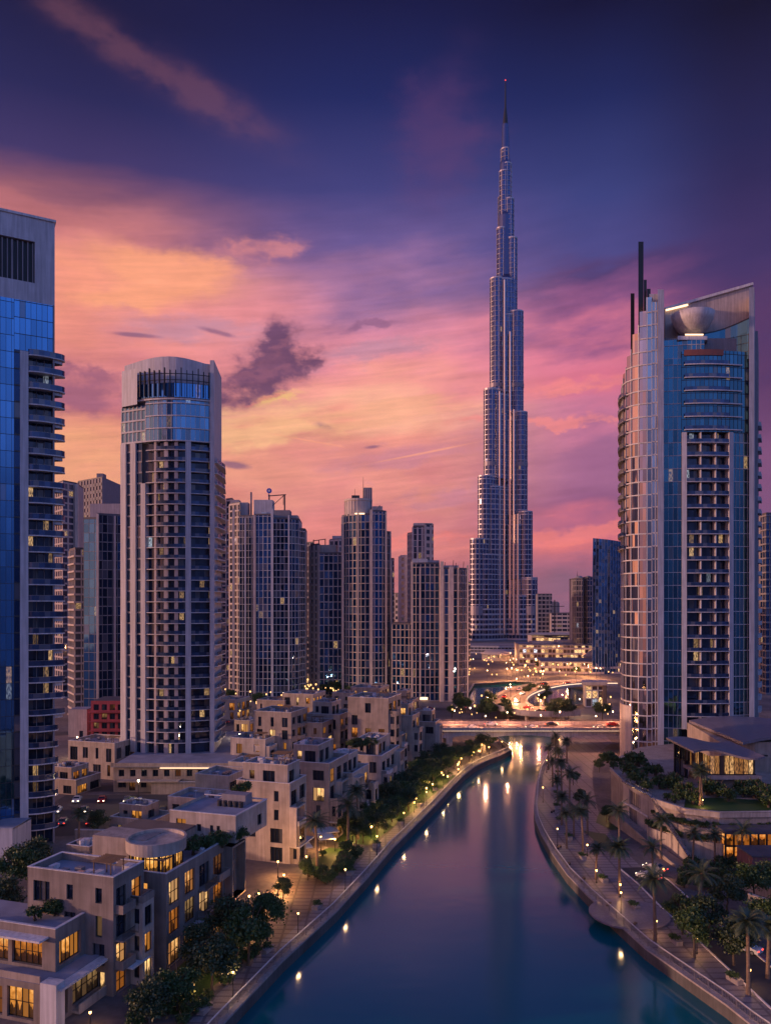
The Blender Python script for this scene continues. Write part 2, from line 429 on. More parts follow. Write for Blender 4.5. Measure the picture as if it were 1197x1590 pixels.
def water_mat():
    def fn(t, b):
        tc = t.node('ShaderNodeTexCoord').outputs['Object']
        b.inputs['Base Color'].default_value = (.002, .125, .148, 1)
        b.inputs['Roughness'].default_value = .11
        b.inputs['IOR'].default_value = 1.75; b.inputs['Specular Tint'].default_value = (.5, .82, 1.0, 1)
        x, y, z = t.sep(tc)
        bp = t.node('ShaderNodeBump'); bp.inputs['Strength'].default_value = .022; bp.inputs['Distance'].default_value = .6
        n = t.m('ADD', t.noise(tc, .35, 3), t.m('MULTIPLY', t.noise(t.comb(t.m('MULTIPLY', x, .5), y, z), .06, 3), 2.2))
        t.put(bp.inputs['Height'], n); t.put(b.inputs['Normal'], bp.outputs[0])
    return principled('canal_water', fn)


M['water'] = water_mat()


def ground_mat():
    def fn(t, b):
        tc = t.node('ShaderNodeTexCoord').outputs['Object']
        n = t.noise(tc, .05, 8); n2 = t.noise(tc, .8, 5)
        c = t.mix(t.ss(n, .4, .6), (.13, .105, .10, 1), (.20, .16, .15, 1))
        t.put(b.inputs['Base Color'], t.vm('SCALE', c, scale=t.mr(n2, .3, .7, .75, 1.15)))
        b.inputs['Roughness'].default_value = .8
    return principled('city_ground', fn)


M['ground'] = ground_mat()

# ------------------------------------------------------------------ helpers
ORG = {}


def V(p): return Vector(p)


def X(px, Y): return (px - CX) * Y / F_PX
def ZZ(py, Y): return CAMZ + (HY - py) * Y / F_PX
def G(px, py, z=0.0):
    Y = (CAMZ - z) * F_PX / (py - HY)
    return Vector((X(px, Y), Y))


def tag(o, label=None, cat=None, group=None, kind=None):
    if label: o['label'] = label
    if cat: o['category'] = cat
    if group: o['group'] = group
    if kind: o['kind'] = kind
    return o


def thing(name, label, cat, loc, group=None):
    o = bpy.data.objects.new(name, None); COL.objects.link(o)
    o.location = loc; o.empty_display_size = 1
    ORG[o.name] = Vector(loc)
    return tag(o, label, cat, group)


class MB:
    def __init__(s): s.v = []; s.f = []; s.uv = []; s.has = False

    def face(s, pts, uv=None):
        i = len(s.v); s.v.extend(tuple(p) for p in pts); s.f.append(tuple(range(i, i + len(pts))))
        s.uv.append(uv)
        if uv: s.has = True

    def hexa(s, p):           # 8 corners: bottom 0-3, top 4-7
        i = len(s.v); s.v.extend(tuple(q) for q in p)
        for q in ((3, 2, 1, 0), (4, 5, 6, 7), (0, 1, 5, 4), (1, 2, 6, 5), (2, 3, 7, 6), (3, 0, 4, 7)):
            s.f.append(tuple(i + k for k in q)); s.uv.append(None)

    def box(s, x0, x1, y0, y1, z0, z1):
        s.hexa([(x0, y0, z0), (x1, y0, z0), (x1, y1, z0), (x0, y1, z0), (x0, y0, z1), (x1, y0, z1), (x1, y1, z1), (x0, y1, z1)])

    def obox(s, o, a, b, c):
        o, a, b, c = V(o), V(a), V(b), V(c)
        s.hexa([o, o + a, o + a + b, o + b, o + c, o + a + c, o + a + b + c, o + b + c])

    def bar(s, p, q, w, h=None):
        """rectangular bar from p to q (centres of the ends)"""
        p, q = V(p), V(q); h = h or w
        d = (q - p).normalized(); up = V((0, 0, 1)) if abs(d.z) < .95 else V((0, 1, 0))
        a = d.cross(up).normalized() * w; b = d.cross(a).normalized() * h
        s.obox(p - a / 2 - b / 2, q - p, a, b)

    def prism(s, poly, z0, z1, bottom=False, top=True):
        n = len(poly); i = len(s.v)
        zf0 = z0 if callable(z0) else (lambda k: z0)
        zf1 = z1 if callable(z1) else (lambda k: z1)
        s.v.extend((p[0], p[1], zf0(k)) for k, p in enumerate(poly)); s.v.extend((p[0], p[1], zf1(k)) for k, p in enumerate(poly))
        for k in range(n):
            j = (k + 1) % n
            s.f.append((i + k, i + j, i + n + j, i + n + k)); s.uv.append(None)
        if top: s.f.append(tuple(range(i + n, i + 2 * n))); s.uv.append(None)
        if bottom: s.f.append(tuple(reversed(range(i, i + n)))); s.uv.append(None)

    def tube(s, p, q, r0, r1=None, n=8, cap=True):
        p, q = V(p), V(q); r1 = r0 if r1 is None else r1
        d = (q - p).normalized(); up = V((0, 0, 1)) if abs(d.z) < .95 else V((1, 0, 0))
        a = d.cross(up).normalized(); b = d.cross(a).normalized(); i = len(s.v)
        for c, r in ((p, r0), (q, r1)):
            for k in range(n):
                w = 2 * pi * k / n; s.v.append(tuple(c + (a * cos(w) + b * sin(w)) * r))
        for k in range(n):
            j = (k + 1) % n
            s.f.append((i + k, i + j, i + n + j, i + n + k)); s.uv.append(None)
        if cap:
            s.f.append(tuple(range(i + n, i + 2 * n))); s.uv.append(None)
            s.f.append(tuple(reversed(range(i, i + n)))); s.uv.append(None)

    def lathe(s, c, prof, n=24):
        c = V(c); i = len(s.v)
        for r, z in prof:
            for k in range(n):
                w = 2 * pi * k / n; s.v.append((c.x + r * cos(w), c.y + r * sin(w), c.z + z))
        for a in range(len(prof) - 1):
            for k in range(n):
                j = (k + 1) % n
                s.f.append((i + a * n + k, i + a * n + j, i + (a + 1) * n + j, i + (a + 1) * n + k)); s.uv.append(None)

    def build(s, name, mat, parent=None, smooth=False, off=None):
        me = bpy.data.meshes.new(name)
        o = bpy.data.objects.new(name, me)
        org = off if off is not None else (ORG[parent.name] if parent else V((0, 0, 0)))
        me.from_pydata([(x - org[0], y - org[1], z - org[2]) for x, y, z in s.v], [], s.f)
        if s.has:
            ul = me.uv_layers.new(name='UVMap'); li = 0
            for f, uv in zip(s.f, s.uv):
                for k in range(len(f)):
                    if uv: ul.data[li].uv = uv[k]
                    li += 1
        me.materials.append(M[mat] if isinstance(mat, str) else mat)
        if smooth:
            for p in me.polygons: p.use_smooth = True
        me.update()
        COL.objects.link(o)
        if parent: o.parent = parent
        elif off is not None: o.location = off
        ORG[o.name] = V(org)
        return o


def copy_tree(src, parent=None):
    c = src.copy(); COL.objects.link(c)
    if parent: c.parent = parent
    for ch in list(src.children): copy_tree(ch, c)
    return c


def offset_path(path, d, closed=False):
    """offset to the right of the direction of travel (outwards for a counter-clockwise outline)"""
    n = len(path); out = []
    for i in range(n):
        a = path[i - 1] if (i > 0 or closed) else None
        b = path[(i + 1) % n] if (i < n - 1 or closed) else None
        p = path[i]; ns = []
        for q0, q1 in ((a, p), (p, b)):
            if q0 is None or q1 is None: continue
            tx, ty = q1[0] - q0[0], q1[1] - q0[1]; l = math.hypot(tx, ty) or 1
            ns.append((ty / l, -tx / l))
        nx, ny = sum(q[0] for q in ns), sum(q[1] for q in ns); l = math.hypot(nx, ny) or 1
        nx, ny = nx / l, ny / l
        k = 1 / max(.4, nx * ns[0][0] + ny * ns[0][1])
        out.append((p[0] + nx * d * k, p[1] + ny * d * k))
    return out


def ribbon(mb, path, z0, z1, ubay, vfl, closed=False, u0=0.0):
    n = len(path); u = u0
    for i in range(n if closed else n - 1):
        a, b = path[i], path[(i + 1) % n]; l = math.hypot(b[0] - a[0], b[1] - a[1])
        mb.face([(a[0], a[1], z0), (b[0], b[1], z0), (b[0], b[1], z1), (a[0], a[1], z1)],
                [(u / ubay, 0.001), ((u + l) / ubay, 0.001), ((u + l) / ubay, (z1 - z0) / vfl), (u / ubay, (z1 - z0) / vfl)])
        u += l


def band(mb, path, z, h, d, closed=False, back=.05):
    o = offset_path(path, d, closed); q = offset_path(path, -back, closed); n = len(path)
    for i in range(n if closed else n - 1):
        j = (i + 1) % n
        a, b, c, e = o[i], o[j], q[j], q[i]
        mb.face([(a[0], a[1], z), (b[0], b[1], z), (b[0], b[1], z + h), (a[0], a[1], z + h)])
        mb.face([(a[0], a[1], z + h), (b[0], b[1], z + h), (c[0], c[1], z + h), (e[0], e[1], z + h)])
        mb.face([(e[0], e[1], z), (c[0], c[1], z), (b[0], b[1], z), (a[0], a[1], z)])
    if not closed:
        for i in (0, n - 1):
            a, e = o[i], q[i]
            mb.face([(a[0], a[1], z), (e[0], e[1], z), (e[0], e[1], z + h), (a[0], a[1], z + h)])


def along(path, step, closed=False, start=0.0):
    """points and outward normals every step metres"""
    out = []; acc = start; n = len(path); pos = 0.0
    for i in range(n if closed else n - 1):
        a, b = path[i], path[(i + 1) % n]; l = math.hypot(b[0] - a[0], b[1] - a[1])
        if l < 1e-6: continue
        tx, ty = (b[0] - a[0]) / l, (b[1] - a[1]) / l
        while acc <= pos + l + 1e-6:
            k = acc - pos
            out.append(((a[0] + tx * k, a[1] + ty * k), (ty, -tx), (tx, ty)))
            acc += step
        pos += l
    return out


def plen(path): return sum(math.hypot(b[0] - a[0], b[1] - a[1]) for a, b in zip(path, path[1:]))


def mullions(mb, path, z0, z1, step, w, d, closed=False, start=0.0, zf=None):
    for (p, n, t) in along(path, step, closed, start):
        zz = zf(p) if zf else z1
        mb.obox((p[0] - t[0] * w / 2 - n[0] * .05, p[1] - t[1] * w / 2 - n[1] * .05, z0), (t[0] * w, t[1] * w, 0), (n[0] * (d + .05), n[1] * (d + .05), 0), (0, 0, zz - z0))


def facade(root, path, z0, z1, fh, bay, gmat, fmat, bh=.5, bd=.25, mw=.25, md=.2, closed=False, gname='glass_wall', fname='facade_frame', every=1):
    g = MB(); ribbon(g, path, z0, z1, bay, fh, closed); go = g.build(gname, gmat, root)
    f = MB(); k = 0
    while z0 + k * fh <= z1 - bh * .5:
        band(f, path, z0 + k * fh, bh, bd, closed); k += every
    if mw: mullions(f, path, z0, z1, bay, mw, md, closed)
    fo = f.build(fname, fmat, root)
    return go, fo


def rectangle(x0, x1, y0, y1): return [(x0, y0), (x1, y0), (x1, y1), (x0, y1)]


# ------------------------------------------------------------------ ground, canal, lake, quays
LB = [G(*p) for p in ((290, 1650), (345, 1590), (435, 1495), (520, 1417), (567, 1366), (608, 1318), (645, 1281), (676, 1250), (700, 1223), (717, 1206), (735, 1192), (752, 1183), (775, 1174), (793, 1165))]
LB = [V((-44, 20)), V((-31.5, 60))] + LB
RB = [G(*p) for p in ((1165, 1590), (1130, 1562), (1065, 1517), (1005, 1475), (959, 1433), (916, 1394), (883, 1360), (858, 1325), (842, 1297), (833, 1275), (831, 1255), (834, 1220), (840, 1196), (850, 1176), (866, 1160), (884, 1150))]
RB = [V((66, 20)), V((52, 60))] + RB
tail_l = [V((LB[-1].x - 3, 300)), V((LB[-1].x + 2, 318))]
tail_r = [V((RB[-1].x + 2, 305)), V((RB[-1].x - 6, 322))]
CANAL = LB + tail_l + list(reversed(RB + tail_r))
LAKE = [G(*p) for p in ((715, 1092), (760, 1098), (800, 1100), (860, 1098), (930, 1092), (925, 1072), (880, 1062), (800, 1058), (735, 1062))]


def ground_sheet():
    outer = [V((-2500, -400)), V((2500, -400)), V((2500, 4000)), V((-2500, 4000))]
    loops = [outer, list(reversed(CANAL)), list(reversed(LAKE))]
    tris = tessellate_polygon([[p.to_3d() for p in l] for l in loops])
    pts = [p for l in loops for p in l]
    mb = MB()
    for t in tris: mb.face([(pts[i].x, pts[i].y, 0) for i in t])
    tag(mb.build('ground', 'ground'), 'grey brown city ground on both banks of the canal', None, None, 'structure')
    w = MB(); w.face([(-700, -100, -1.5), (700, -100, -1.5), (700, 760, -1.5), (-700, 760, -1.5)])
    tag(w.build('canal_water', 'water'), 'still dark teal canal water reflecting the dusk sky', None, None, 'structure')
    for nm, line, sgn, lab in (('quay_wall', LB + tail_l, 1, 'stone quay edge along the villa bank'), ('quay_wall', RB + tail_r, -1, 'stone quay edge along the palm promenade'), ('lake_edge', LAKE, 1, 'stone edge of the lake beyond the bridge')):
        mb = MB(); pth = [(p.x, p.y) for p in line]
        cl = nm == 'lake_edge'; wm = MB()
        inn = offset_path(pth, .35 * sgn, cl); out = offset_path(pth, -.7 * sgn, cl)
        n = len(pth)
        for i in range(n if cl else n - 1):
            j = (i + 1) % n
            a, b, c, d = inn[i], inn[j], out[j], out[i]
            mb.face([(a[0], a[1], .25), (b[0], b[1], .25), (c[0], c[1], .25), (d[0], d[1], .25)])
            mb.face([(a[0], a[1], 0.0), (b[0], b[1], 0.0), (b[0], b[1], .25), (a[0], a[1], .25)]); wm.face([(a[0], a[1], -2.8), (b[0], b[1], -2.8), (b[0], b[1], 0.0), (a[0], a[1], 0.0)])
            mb.face([(d[0], d[1], -.1), (c[0], c[1], -.1), (c[0], c[1], .25), (d[0], d[1], .25)])
        tag(mb.build(nm + '_coping', 'cope'), lab.replace('stone', 'pale coping of the'), None, None, 'structure')
        tag(wm.build(nm, 'quay'), lab, None, None, 'structure')


ground_sheet()


def sheet(name, pts, z, mat, label, kind='structure'):
    tris = tessellate_polygon([[V((p[0], p[1], 0)) for p in pts]])
    mb = MB()
    for t in tris: mb.face([(pts[i][0], pts[i][1], z) for i in t])
    return tag(mb.build(name, mat), label, None, None, kind)


def strip(name, line, o0, o1, z, mat, label):
    pth = [(p[0], p[1]) for p in line]
    a, b = offset_path(pth, o0), offset_path(pth, o1)
    mb = MB()
    for i in range(len(pth) - 1):
        mb.face([(*a[i], z), (*a[i + 1], z), (*b[i + 1], z), (*b[i], z)])
    return tag(mb.build(name, mat), label, None, None, 'structure')


strip('promenade', LB + tail_l[:1], -.7, -4.0, .012, 'pave', 'mauve paved walk along the villa bank')
strip('promenade', RB[1:] + tail_r[:1], .7, 15.0, .012, 'pave', 'mauve paved promenade with palms along the curved bank')

BO = V((-19.5, 92.0)); BD = V((.30, .954)).normalized(); BN = V((-BD.y, BD.x))      # bank frame: along the canal, inland


def bank(s, t): return BO + BD * s + BN * t


class Frame:
    """local frame of a building: u along the canal, v inland, z up"""
    def __init__(s, o, a=BD, b=BN): s.o, s.a, s.b = V((o[0], o[1])), a, b
    def p(s, u, v, z): q = s.o + s.a * u + s.b * v; return V((q.x, q.y, z))
    def box(s, mb, u0, u1, v0, v1, z0, z1):
        mb.hexa([s.p(u0, v0, z0), s.p(u1, v0, z0), s.p(u1, v1, z0), s.p(u0, v1, z0), s.p(u0, v0, z1), s.p(u1, v0, z1), s.p(u1, v1, z1), s.p(u0, v1, z1)])


def wall_holes(mb, o, ud, nd, W, z0, H, rects, rev=.35):
    """a wall W x H from o along ud, outward nd, with real openings and reveals"""
    us = sorted({0.0, W, *[r[0] for r in rects], *[r[1] for r in rects]}); zs = sorted({0.0, H, *[r[2] for r in rects], *[r[3] for r in rects]})
    P = lambda u, z, d=0.0: (o[0] + ud[0] * u - nd[0] * d, o[1] + ud[1] * u - nd[1] * d, z0 + z)
    for i in range(len(us) - 1):
        for j in range(len(zs) - 1):
            uc, zc = (us[i] + us[i + 1]) / 2, (zs[j] + zs[j + 1]) / 2
            if any(r[0] < uc < r[1] and r[2] < zc < r[3] for r in rects): continue
            mb.face([P(us[i], zs[j]), P(us[i + 1], zs[j]), P(us[i + 1], zs[j + 1]), P(us[i], zs[j + 1])])
    for a, b, c, d in rects:
        mb.face([P(a, c), P(a, c, rev), P(a, d, rev), P(a, d)]); mb.face([P(b, c), P(b, c, rev), P(b, d, rev), P(b, d)])
        mb.face([P(a, c), P(b, c), P(b, c, rev), P(a, c, rev)]); mb.face([P(a, d), P(b, d), P(b, d, rev), P(a, d, rev)])


def window(root, o, ud, nd, r, z0, pane, fmat='dark', rev=.35, cols=None, rows=1):
    """frame with panes set back in a reveal"""
    a, b, c, d = r; w = b - a; cols = cols or max(1, round(w / .95))
    P = lambda u, z, dd: V((o[0] + ud[0] * u - nd[0] * dd, o[1] + ud[1] * u - nd[1] * dd, z0 + z))
    fr = MB(); t = .09
    U, N = V((ud[0], ud[1], 0)), V((nd[0], nd[1], 0))
    def bar(u0, u1, c0, c1): fr.obox(P(u0, c0, rev - .02), U * (u1 - u0), N * .10, V((0, 0, c1 - c0)))
    bar(a, b, c, c + t); bar(a, b, d - t, d)
    for k in range(cols + 1):
        u = a + (w - t) * k / cols; bar(u, u + t, c + t, d - t)
    for k in range(1, rows): z = c + (d - c) * k / rows; bar(a + t, b - t, z, z + .06)
    fo = fr.build('window', fmat, root)
    g = MB(); q = [P(a, c, rev - .01), P(b, c, rev - .01), P(b, d, rev - .01), P(a, d, rev - .01)]
    g.face(q, [(0, 0), (cols * .999, 0), (cols * .999, .999), (0, .999)])
    g.build('pane', pane, fo)
    return fo


# ------------------------------------------------------------------ tower at the edge of the frame (left)
def tower_left():
    C = V((-69.5, 162.0)); D = V((-.874, -.486)); D2 = V((.874, .486)); N = V((.486, -.874))
    def K(px):
        r = (px - CX) / F_PX; return (162 * r + 69.5) / (.486 * r - .874)
    root = thing('residential_tower', 'tall blue glass tower with stacked bow balconies, cut by the edge of the photo', 'tower', (-75, 165, 0))
    P = lambda k, d=0.0: (C.x + D.x * k + N.x * d, C.y + D.y * k + N.y * d)
    zc, ztop, zsh = 113.0, 130.5, 102.5
    k0, kg, kp1, kp0, kb = 26.0, K(22), K(31), K(44), .4
    # body behind the facade
    m = MB(); body = [P(26, -1.9), P(0.0, -1.9), P(0.0, -24), P(26, -24)]
    m.prism(body, 0, zc); m.build('core', 'slab', root)
    # crown block with louvre opening
    m = MB(); H = ztop - zc
    wl = [P(26), P(0.0)]
    ud = D2; W = 26.0
    def U(k): return 26 - k
    lz0, lz1 = 117.0, 125.6
    wall_holes(m, P(26), ud, N, W, zc, H, [(U(K(0) + 5), U(K(54)), lz0 - zc, lz1 - zc)], .8)
    q = [P(26), P(0.0), P(0.0, -24), P(26, -24)]
    zf = lambda p: ztop
    m.face([(*P(0), zc), (*P(0, -24), zc), (*P(0, -24), ztop), (*P(0), ztop)])
    m.face([(*P(26), ztop), (*P(0), ztop), (*P(0, -24), ztop), (*P(26, -24), ztop)])
    m.face([(*P(26), zc), (*P(0), zc), (*P(0, -1.9), zc), (*P(26, -1.9), zc)])
    m.build('crown', 'slab', root)
    m = MB(); band(m, [P(26), P(0.0), P(0, -10)], ztop - .02, .5, .25); m.build('roof_coping', 'trim', root)
    g = MB(); a, b = P(K(0) + 5, -.75), P(K(54), -.75)
    g.face([(*a, lz0), (*b, lz0), (*b, lz1), (*a, lz1)]); g.build('louvre_recess', 'dark', root)
    lv = MB(); k = K(54) + .25
    while k < K(0) + 5:
        w = .45 if int(k * 2) % 3 else .8
        lv.obox((*P(k, -.55), lz0), V((D.x, D.y, 0)) * w * .45, V((N.x, N.y, 0)) * .35, (0, 0, lz1 - lz0 - .3)); k += .95
    lv.build('louvre', 'slabd', root)
    # glass left of the pillar, and across the top storeys
    fh = 3.4
    facade(root, [P(26), P(kg)], 0, zc, fh, 1.05, 'gl_left', 'grate', .10, .05, .07, .06)
    facade(root, [P(kg), P(kp1)], 0, zsh, fh, 1.4, 'gl_dark', 'grate', .3, .10, .07, .06)
    facade(root, [P(kg), P(kb)], zsh + 0.02, zc, fh, 1.05, 'gl_left', 'grate', .12, .06, .07, .06)
    m = MB(); m.prism([P(kp1, .30), P(kp0, .30), P(kp0, -1.9), P(kp1, -1.9)], 0, zsh); m.build('pillar', 'slab', root)
    # recessed balcony bay
    gb = MB(); ribbon(gb, [P(kp0, -1.7), P(.2, -1.7)], 0, zsh, 1.0, fh); gb.build('balcony_glazing', 'gl_bal', root)
    dv = MB()
    for kk in (kp0 - 1.6, kp0 - 3.1): dv.obox((*P(kk, -1.65), 0), V((D2.x, D2.y, 0)) * .14, V((N.x, N.y, 0)) * .25, (0, 0, zsh))
    dv.build('glazing_mullion', 'slabd', root)
    n = int(zsh / fh)
    for i in range(1, n + 1):
        z = i * fh
        if z + .3 > zsh + .5: break
        # bow-fronted slab wrapping the corner
        out = 2.5 if i > 7 else 1.2
        pts = [P(kp0 - .02, -1.7), P(kp0 - .02, .25)]
        for q in range(0, 9):
            u = q / 8; pts.append(P(kp0 - .02 - (kp0 - .3) * u, .25 + .45 * sin(pi * u)))
        for q in range(1, 8):
            w = q / 7 * pi * .62; pts.append(P(.3 - out * sin(w) * 1.0, .25 - (1 - cos(w)) * 1.6))
        pts.append(P(.2, -3.2)); pts.append(P(.25, -1.7))
        m = MB(); m.prism(pts, z - .22, z, bottom=True); b = m.build('balcony', 'trim', root)
        rl = MB(); line = offset_path(pts[1:-2], -.08)
        ribbon(rl, line, z, z + 1.05, 1.1, 1.1); rl.build('balustrade', 'railglass', b)
        tr = MB(); band(tr, line, z + 1.05, .06, .04); tr.build('handrail', 'rail', b)
        sf = MB(); sp = offset_path(pts[10:-2], -.5)
        if i > 7 and i % 2 == 0:
            sf.prism([*sp, pts[-2]], z - .95, z - .32); sf.build('balcony_underside', 'slab', b)
    m = MB(); m.prism([P(kp0, .1), P(.2, .1), P(.2, -1.9), P(kp0, -1.9)], zsh - .2, zsh + .02, bottom=True); m.build('bay_head', 'trim', root)
    # corner return wall
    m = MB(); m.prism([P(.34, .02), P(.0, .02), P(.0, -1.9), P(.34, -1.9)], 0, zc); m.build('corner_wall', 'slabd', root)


tower_left()


# ------------------------------------------------------------------ second tower on its podium
def tower_two():
    Y0 = 226.0; z0 = 7.0
    f = lambda px, y: (X(px, y), y)
    def fy(px): u = (px - 190) / 140.0; return 228.5 - 2.0 * u - 4.2 * sin(pi * min(1, max(0, u)))
    def arc(a, b, n=8, off=0.0):
        pts = [f(a + (b - a) * k / n, fy(a + (b - a) * k / n)) for k in range(n + 1)]
        return offset_path(pts, off) if off else pts
    Zp = lambda py: ZZ(py, 224.0)
    ztop, zcr0, zcr1, zgl, zg = Zp(556), Zp(622), Zp(577), Zp(686), z0
    root = thing('residential_tower', 'cream and blue apartment tower with arched parapet and a glass crown, on a low podium', 'tower', (X(265, 235), 236, z0))
    fh = 3.15
    # core and upper parapet wall with a gently arched top
    back = [f(336, 243), f(338, 262), f(200, 262), f(188, 240)]
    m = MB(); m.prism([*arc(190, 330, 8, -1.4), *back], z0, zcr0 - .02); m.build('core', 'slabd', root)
    m = MB(); A = arc(189, 331, 12, -1.2); B = arc(189, 331, 12, -2.2)
    topz = lambda u: Zp(560) + (Zp(552) - Zp(560)) * sin(pi * min(1, u * 1.02 + .05))
    for i in range(12):
        u0, u1 = i / 12, (i + 1) / 12
        m.hexa([(*A[i], zgl), (*A[i + 1], zgl), (*B[i + 1], zgl), (*B[i], zgl), (*A[i], topz(u0)), (*A[i + 1], topz(u1)), (*B[i + 1], topz(u1)), (*B[i], topz(u0))])
    m.build('parapet_wall', 'slab', root)
    m = MB(); m.prism([f(326, 224.6), f(332.5, 224.6), f(344, 242), f(338, 244)], z0, Zp(558)); m.build('side_fin', 'slab', root)
    m = MB(); m.prism([f(189.2, 226.9), f(213, 223.6), f(213, 225.4), f(191, 229)], Zp(628), Zp(572)); m.build('corner_panel', 'slab', root)
    # crown: glass drum with a pergola of fins
    C1 = arc(216, 328, 10, 1.0)
    facade(root, C1, zcr0 + .5, Zp(597), 4.4, 1.5, 'gl_left', 'grate', .15, .1, .12, .15, gname='crown_glass', fname='crown_frame')
    m = MB(); m.prism([*C1, *reversed(arc(216, 328, 10, -1.1))], zcr0, zcr0 + .5, bottom=True); m.build('crown_slab', 'trim', root)
    m = MB(); m.prism([*arc(218, 327, 10, .6), *reversed(arc(218, 327, 10, -1.1))], Zp(597), Zp(597) + .25); m.build('crown_roof', 'slabd', root)
    fn = MB()
    for i, (p, n, t) in enumerate(along(C1, 1.55)):
        fn.obox((p[0] + n[0] * .1, p[1] + n[1] * .1, zcr0 + 1), (t[0] * .22, t[1] * .22, 0), (n[0] * .7, n[1] * .7, 0), (0, 0, zcr1 - zcr0 - 1 + (.6 if i % 3 == 0 else -.1)))
    fn.build('pergola', 'dark', root)
    pb = MB(); band(pb, offset_path(C1, .3), zcr1 - 1.2, .18, .2); band(pb, offset_path(C1, .3), zcr1 - 3.0, .15, .2); pb.build('pergola_rail', 'dark', root)
    # glazed storeys under the crown
    facade(root, arc(228, 331, 10, .5), zgl, zcr0, fh * 1.15, 1.35, 'gl_two', 'trim', .28, .35, .10, .12)
    facade(root, arc(190, 228, 4, .2), zgl, Zp(628), fh, 1.5, 'gl_two', 'slab', .5, .3, .3, .2)
    # piers
    for a, b, top in ((190, 198, zgl), (205, 213, zgl), (221, 228, zgl - 12), (288, 296.5, zgl + .4), (326, 331.5, zgl)):
        m = MB(); m.prism([*arc(a, b, 2, .75), *reversed(arc(a, b, 2, -1.4))], z0, top); m.build('pier', 'slab', root)
    for a, b, top in ((240, 243.5, zgl), (255, 261, zgl), (271, 276.5, zgl)):
        m = MB(); m.prism([*arc(a, b, 2, .25), *reversed(arc(a, b, 2, -1.3))], z0, top); m.build('column', 'pink', root)
    # window strips and bays
    for a, b, mat, bay in ((198, 205, 'gl_dark', 1.3), (213, 221, 'gl_dark', 1.5), (228, 288, 'gl_bal', 1.2), (296.5, 326, 'gl_bal', 1.3)):
        n = 8 if b - a > 20 else 2
        pth = arc(a, b, n, -.9 if b - a > 20 else .1)
        g = MB(); ribbon(g, pth, z0, zgl, bay, fh); g.build('glazing_strip' if b - a < 20 else 'bay_glazing', mat, root)
    nf = int((zgl - z0) / fh)
    for i in range(1, nf + 1):
        z = z0 + i * fh
        if z > zgl: break
        m = MB(); m.prism([*arc(228.2, 287.8, 8, .55), *reversed(arc(228.2, 287.8, 8, -.9))], z - .2, z, bottom=True); b1 = m.build('balcony', 'trim', root)
        r = MB(); ribbon(r, arc(243.5, 287.6, 6, .45), z, z + .95, 1.1, 1.0); r.build('balustrade', 'railglass', b1)
        m = MB(); m.prism([*arc(296.7, 325.8, 5, .6), *reversed(arc(296.7, 325.8, 5, -.9))], z - .2, z, bottom=True); b2 = m.build('balcony', 'trim', root)
        r = MB(); ribbon(r, arc(296.8, 325.7, 5, .5), z, z + .95, 1.1, 1.0); r.build('balustrade', 'railglass', b2)
    # strips get spandrels
    sp = MB()
    for i in range(1, nf + 1):
        for a, b in ((198, 205), (213, 221)): band(sp, arc(a, b, 2, .1), z0 + i * fh - .3, .5, .12)
    sp.build('spandrel', 'slabd', root)
    # balconies on the side wall
    sd = [f(332.5, 226.0), f(346, 246)]
    g = MB(); ribbon(g, offset_path(sd, -.2), z0, zgl - 2, 1.5, fh); g.build('side_glazing', 'gl_bal', root)
    for i in range(1, nf):
        z = z0 + i * fh
        m = MB(); q = offset_path(sd, 1.0)
        mid = ((q[0][0] + q[1][0]) / 2 + 1.1, (q[0][1] + q[1][1]) / 2 - .4)
        m.prism([sd[0], q[0], mid, q[1], sd[1]], z - .3, z, bottom=True); b = m.build('balcony', 'trim', root)
        r = MB(); ribbon(r, [q[0], mid, q[1]], z, z + .95, 1.2, 1.0); r.build('balustrade', 'railglass', b)
    # podium is a building of its own
    pr = thing('podium_block', 'long cream podium with terrace strip light under the arched apartment tower', 'building', (X(265, 215), 215, 0))
    px0, px1 = 176, 352
    w = MB(); rects = []; Wd = X(px1, 206) - X(px0, 206)
    o = (X(px0, 206), 206.0)
    for k in range(10):
        u = 1.2 + k * Wd / 10
        rects.append((u, u + (1.6 if k % 3 else 2.2), .4 if k % 2 else 1.2, 2.9)); rects.append((u + .2, u + 1.7, 4.2, 6.0))
    wall_holes(w, o, (1, 0), (0, -1), Wd, 0, 6.8, rects, .5)
    w.face([(o[0], 206, 0), (o[0], 245, 0), (o[0], 245, 6.8), (o[0], 206, 6.8)]); w.face([(o[0] + Wd, 206, 0), (o[0] + Wd + 4, 245, 0), (o[0] + Wd + 4, 245, 6.8), (o[0] + Wd, 206, 6.8)])
    w.build('wall', 'villa2', pr)
    m = MB(); m.prism([(o[0] - .5, 205.3), (o[0] + Wd + .5, 205.3), (o[0] + Wd + 5, 262), (o[0] - .5, 262)], 6.8, 7.0, bottom=True); m.build('roof', 'roof', pr)
    m = MB(); band(m, [(o[0] - .5, 205.3), (o[0] + Wd + .5, 205.3), (o[0] + Wd + 3, 240)], 7.0, .9, .02, back=.2); m.build('parapet', 'villa', pr)
    m = MB(); m.box(o[0] + Wd * .42, o[0] + Wd * .98, 205.0, 205.2, 6.55, 6.72); m.build('strip_light', 'strip', pr)
    m = MB(); m.prism([(o[0] + 2, 203), (o[0] + Wd * .6, 203), (o[0] + Wd * .6, 205.9), (o[0] + 2, 205.9)], 3.3, 3.6, bottom=True); m.build('canopy', 'villa', pr)
    for i, r in enumerate(rects): window(pr, o, (1, 0), (0, -1), r, 0, R.choice(('blackglass', 'blackglass', 'blackglass', 'win_dim')), rev=.5)


tower_two()


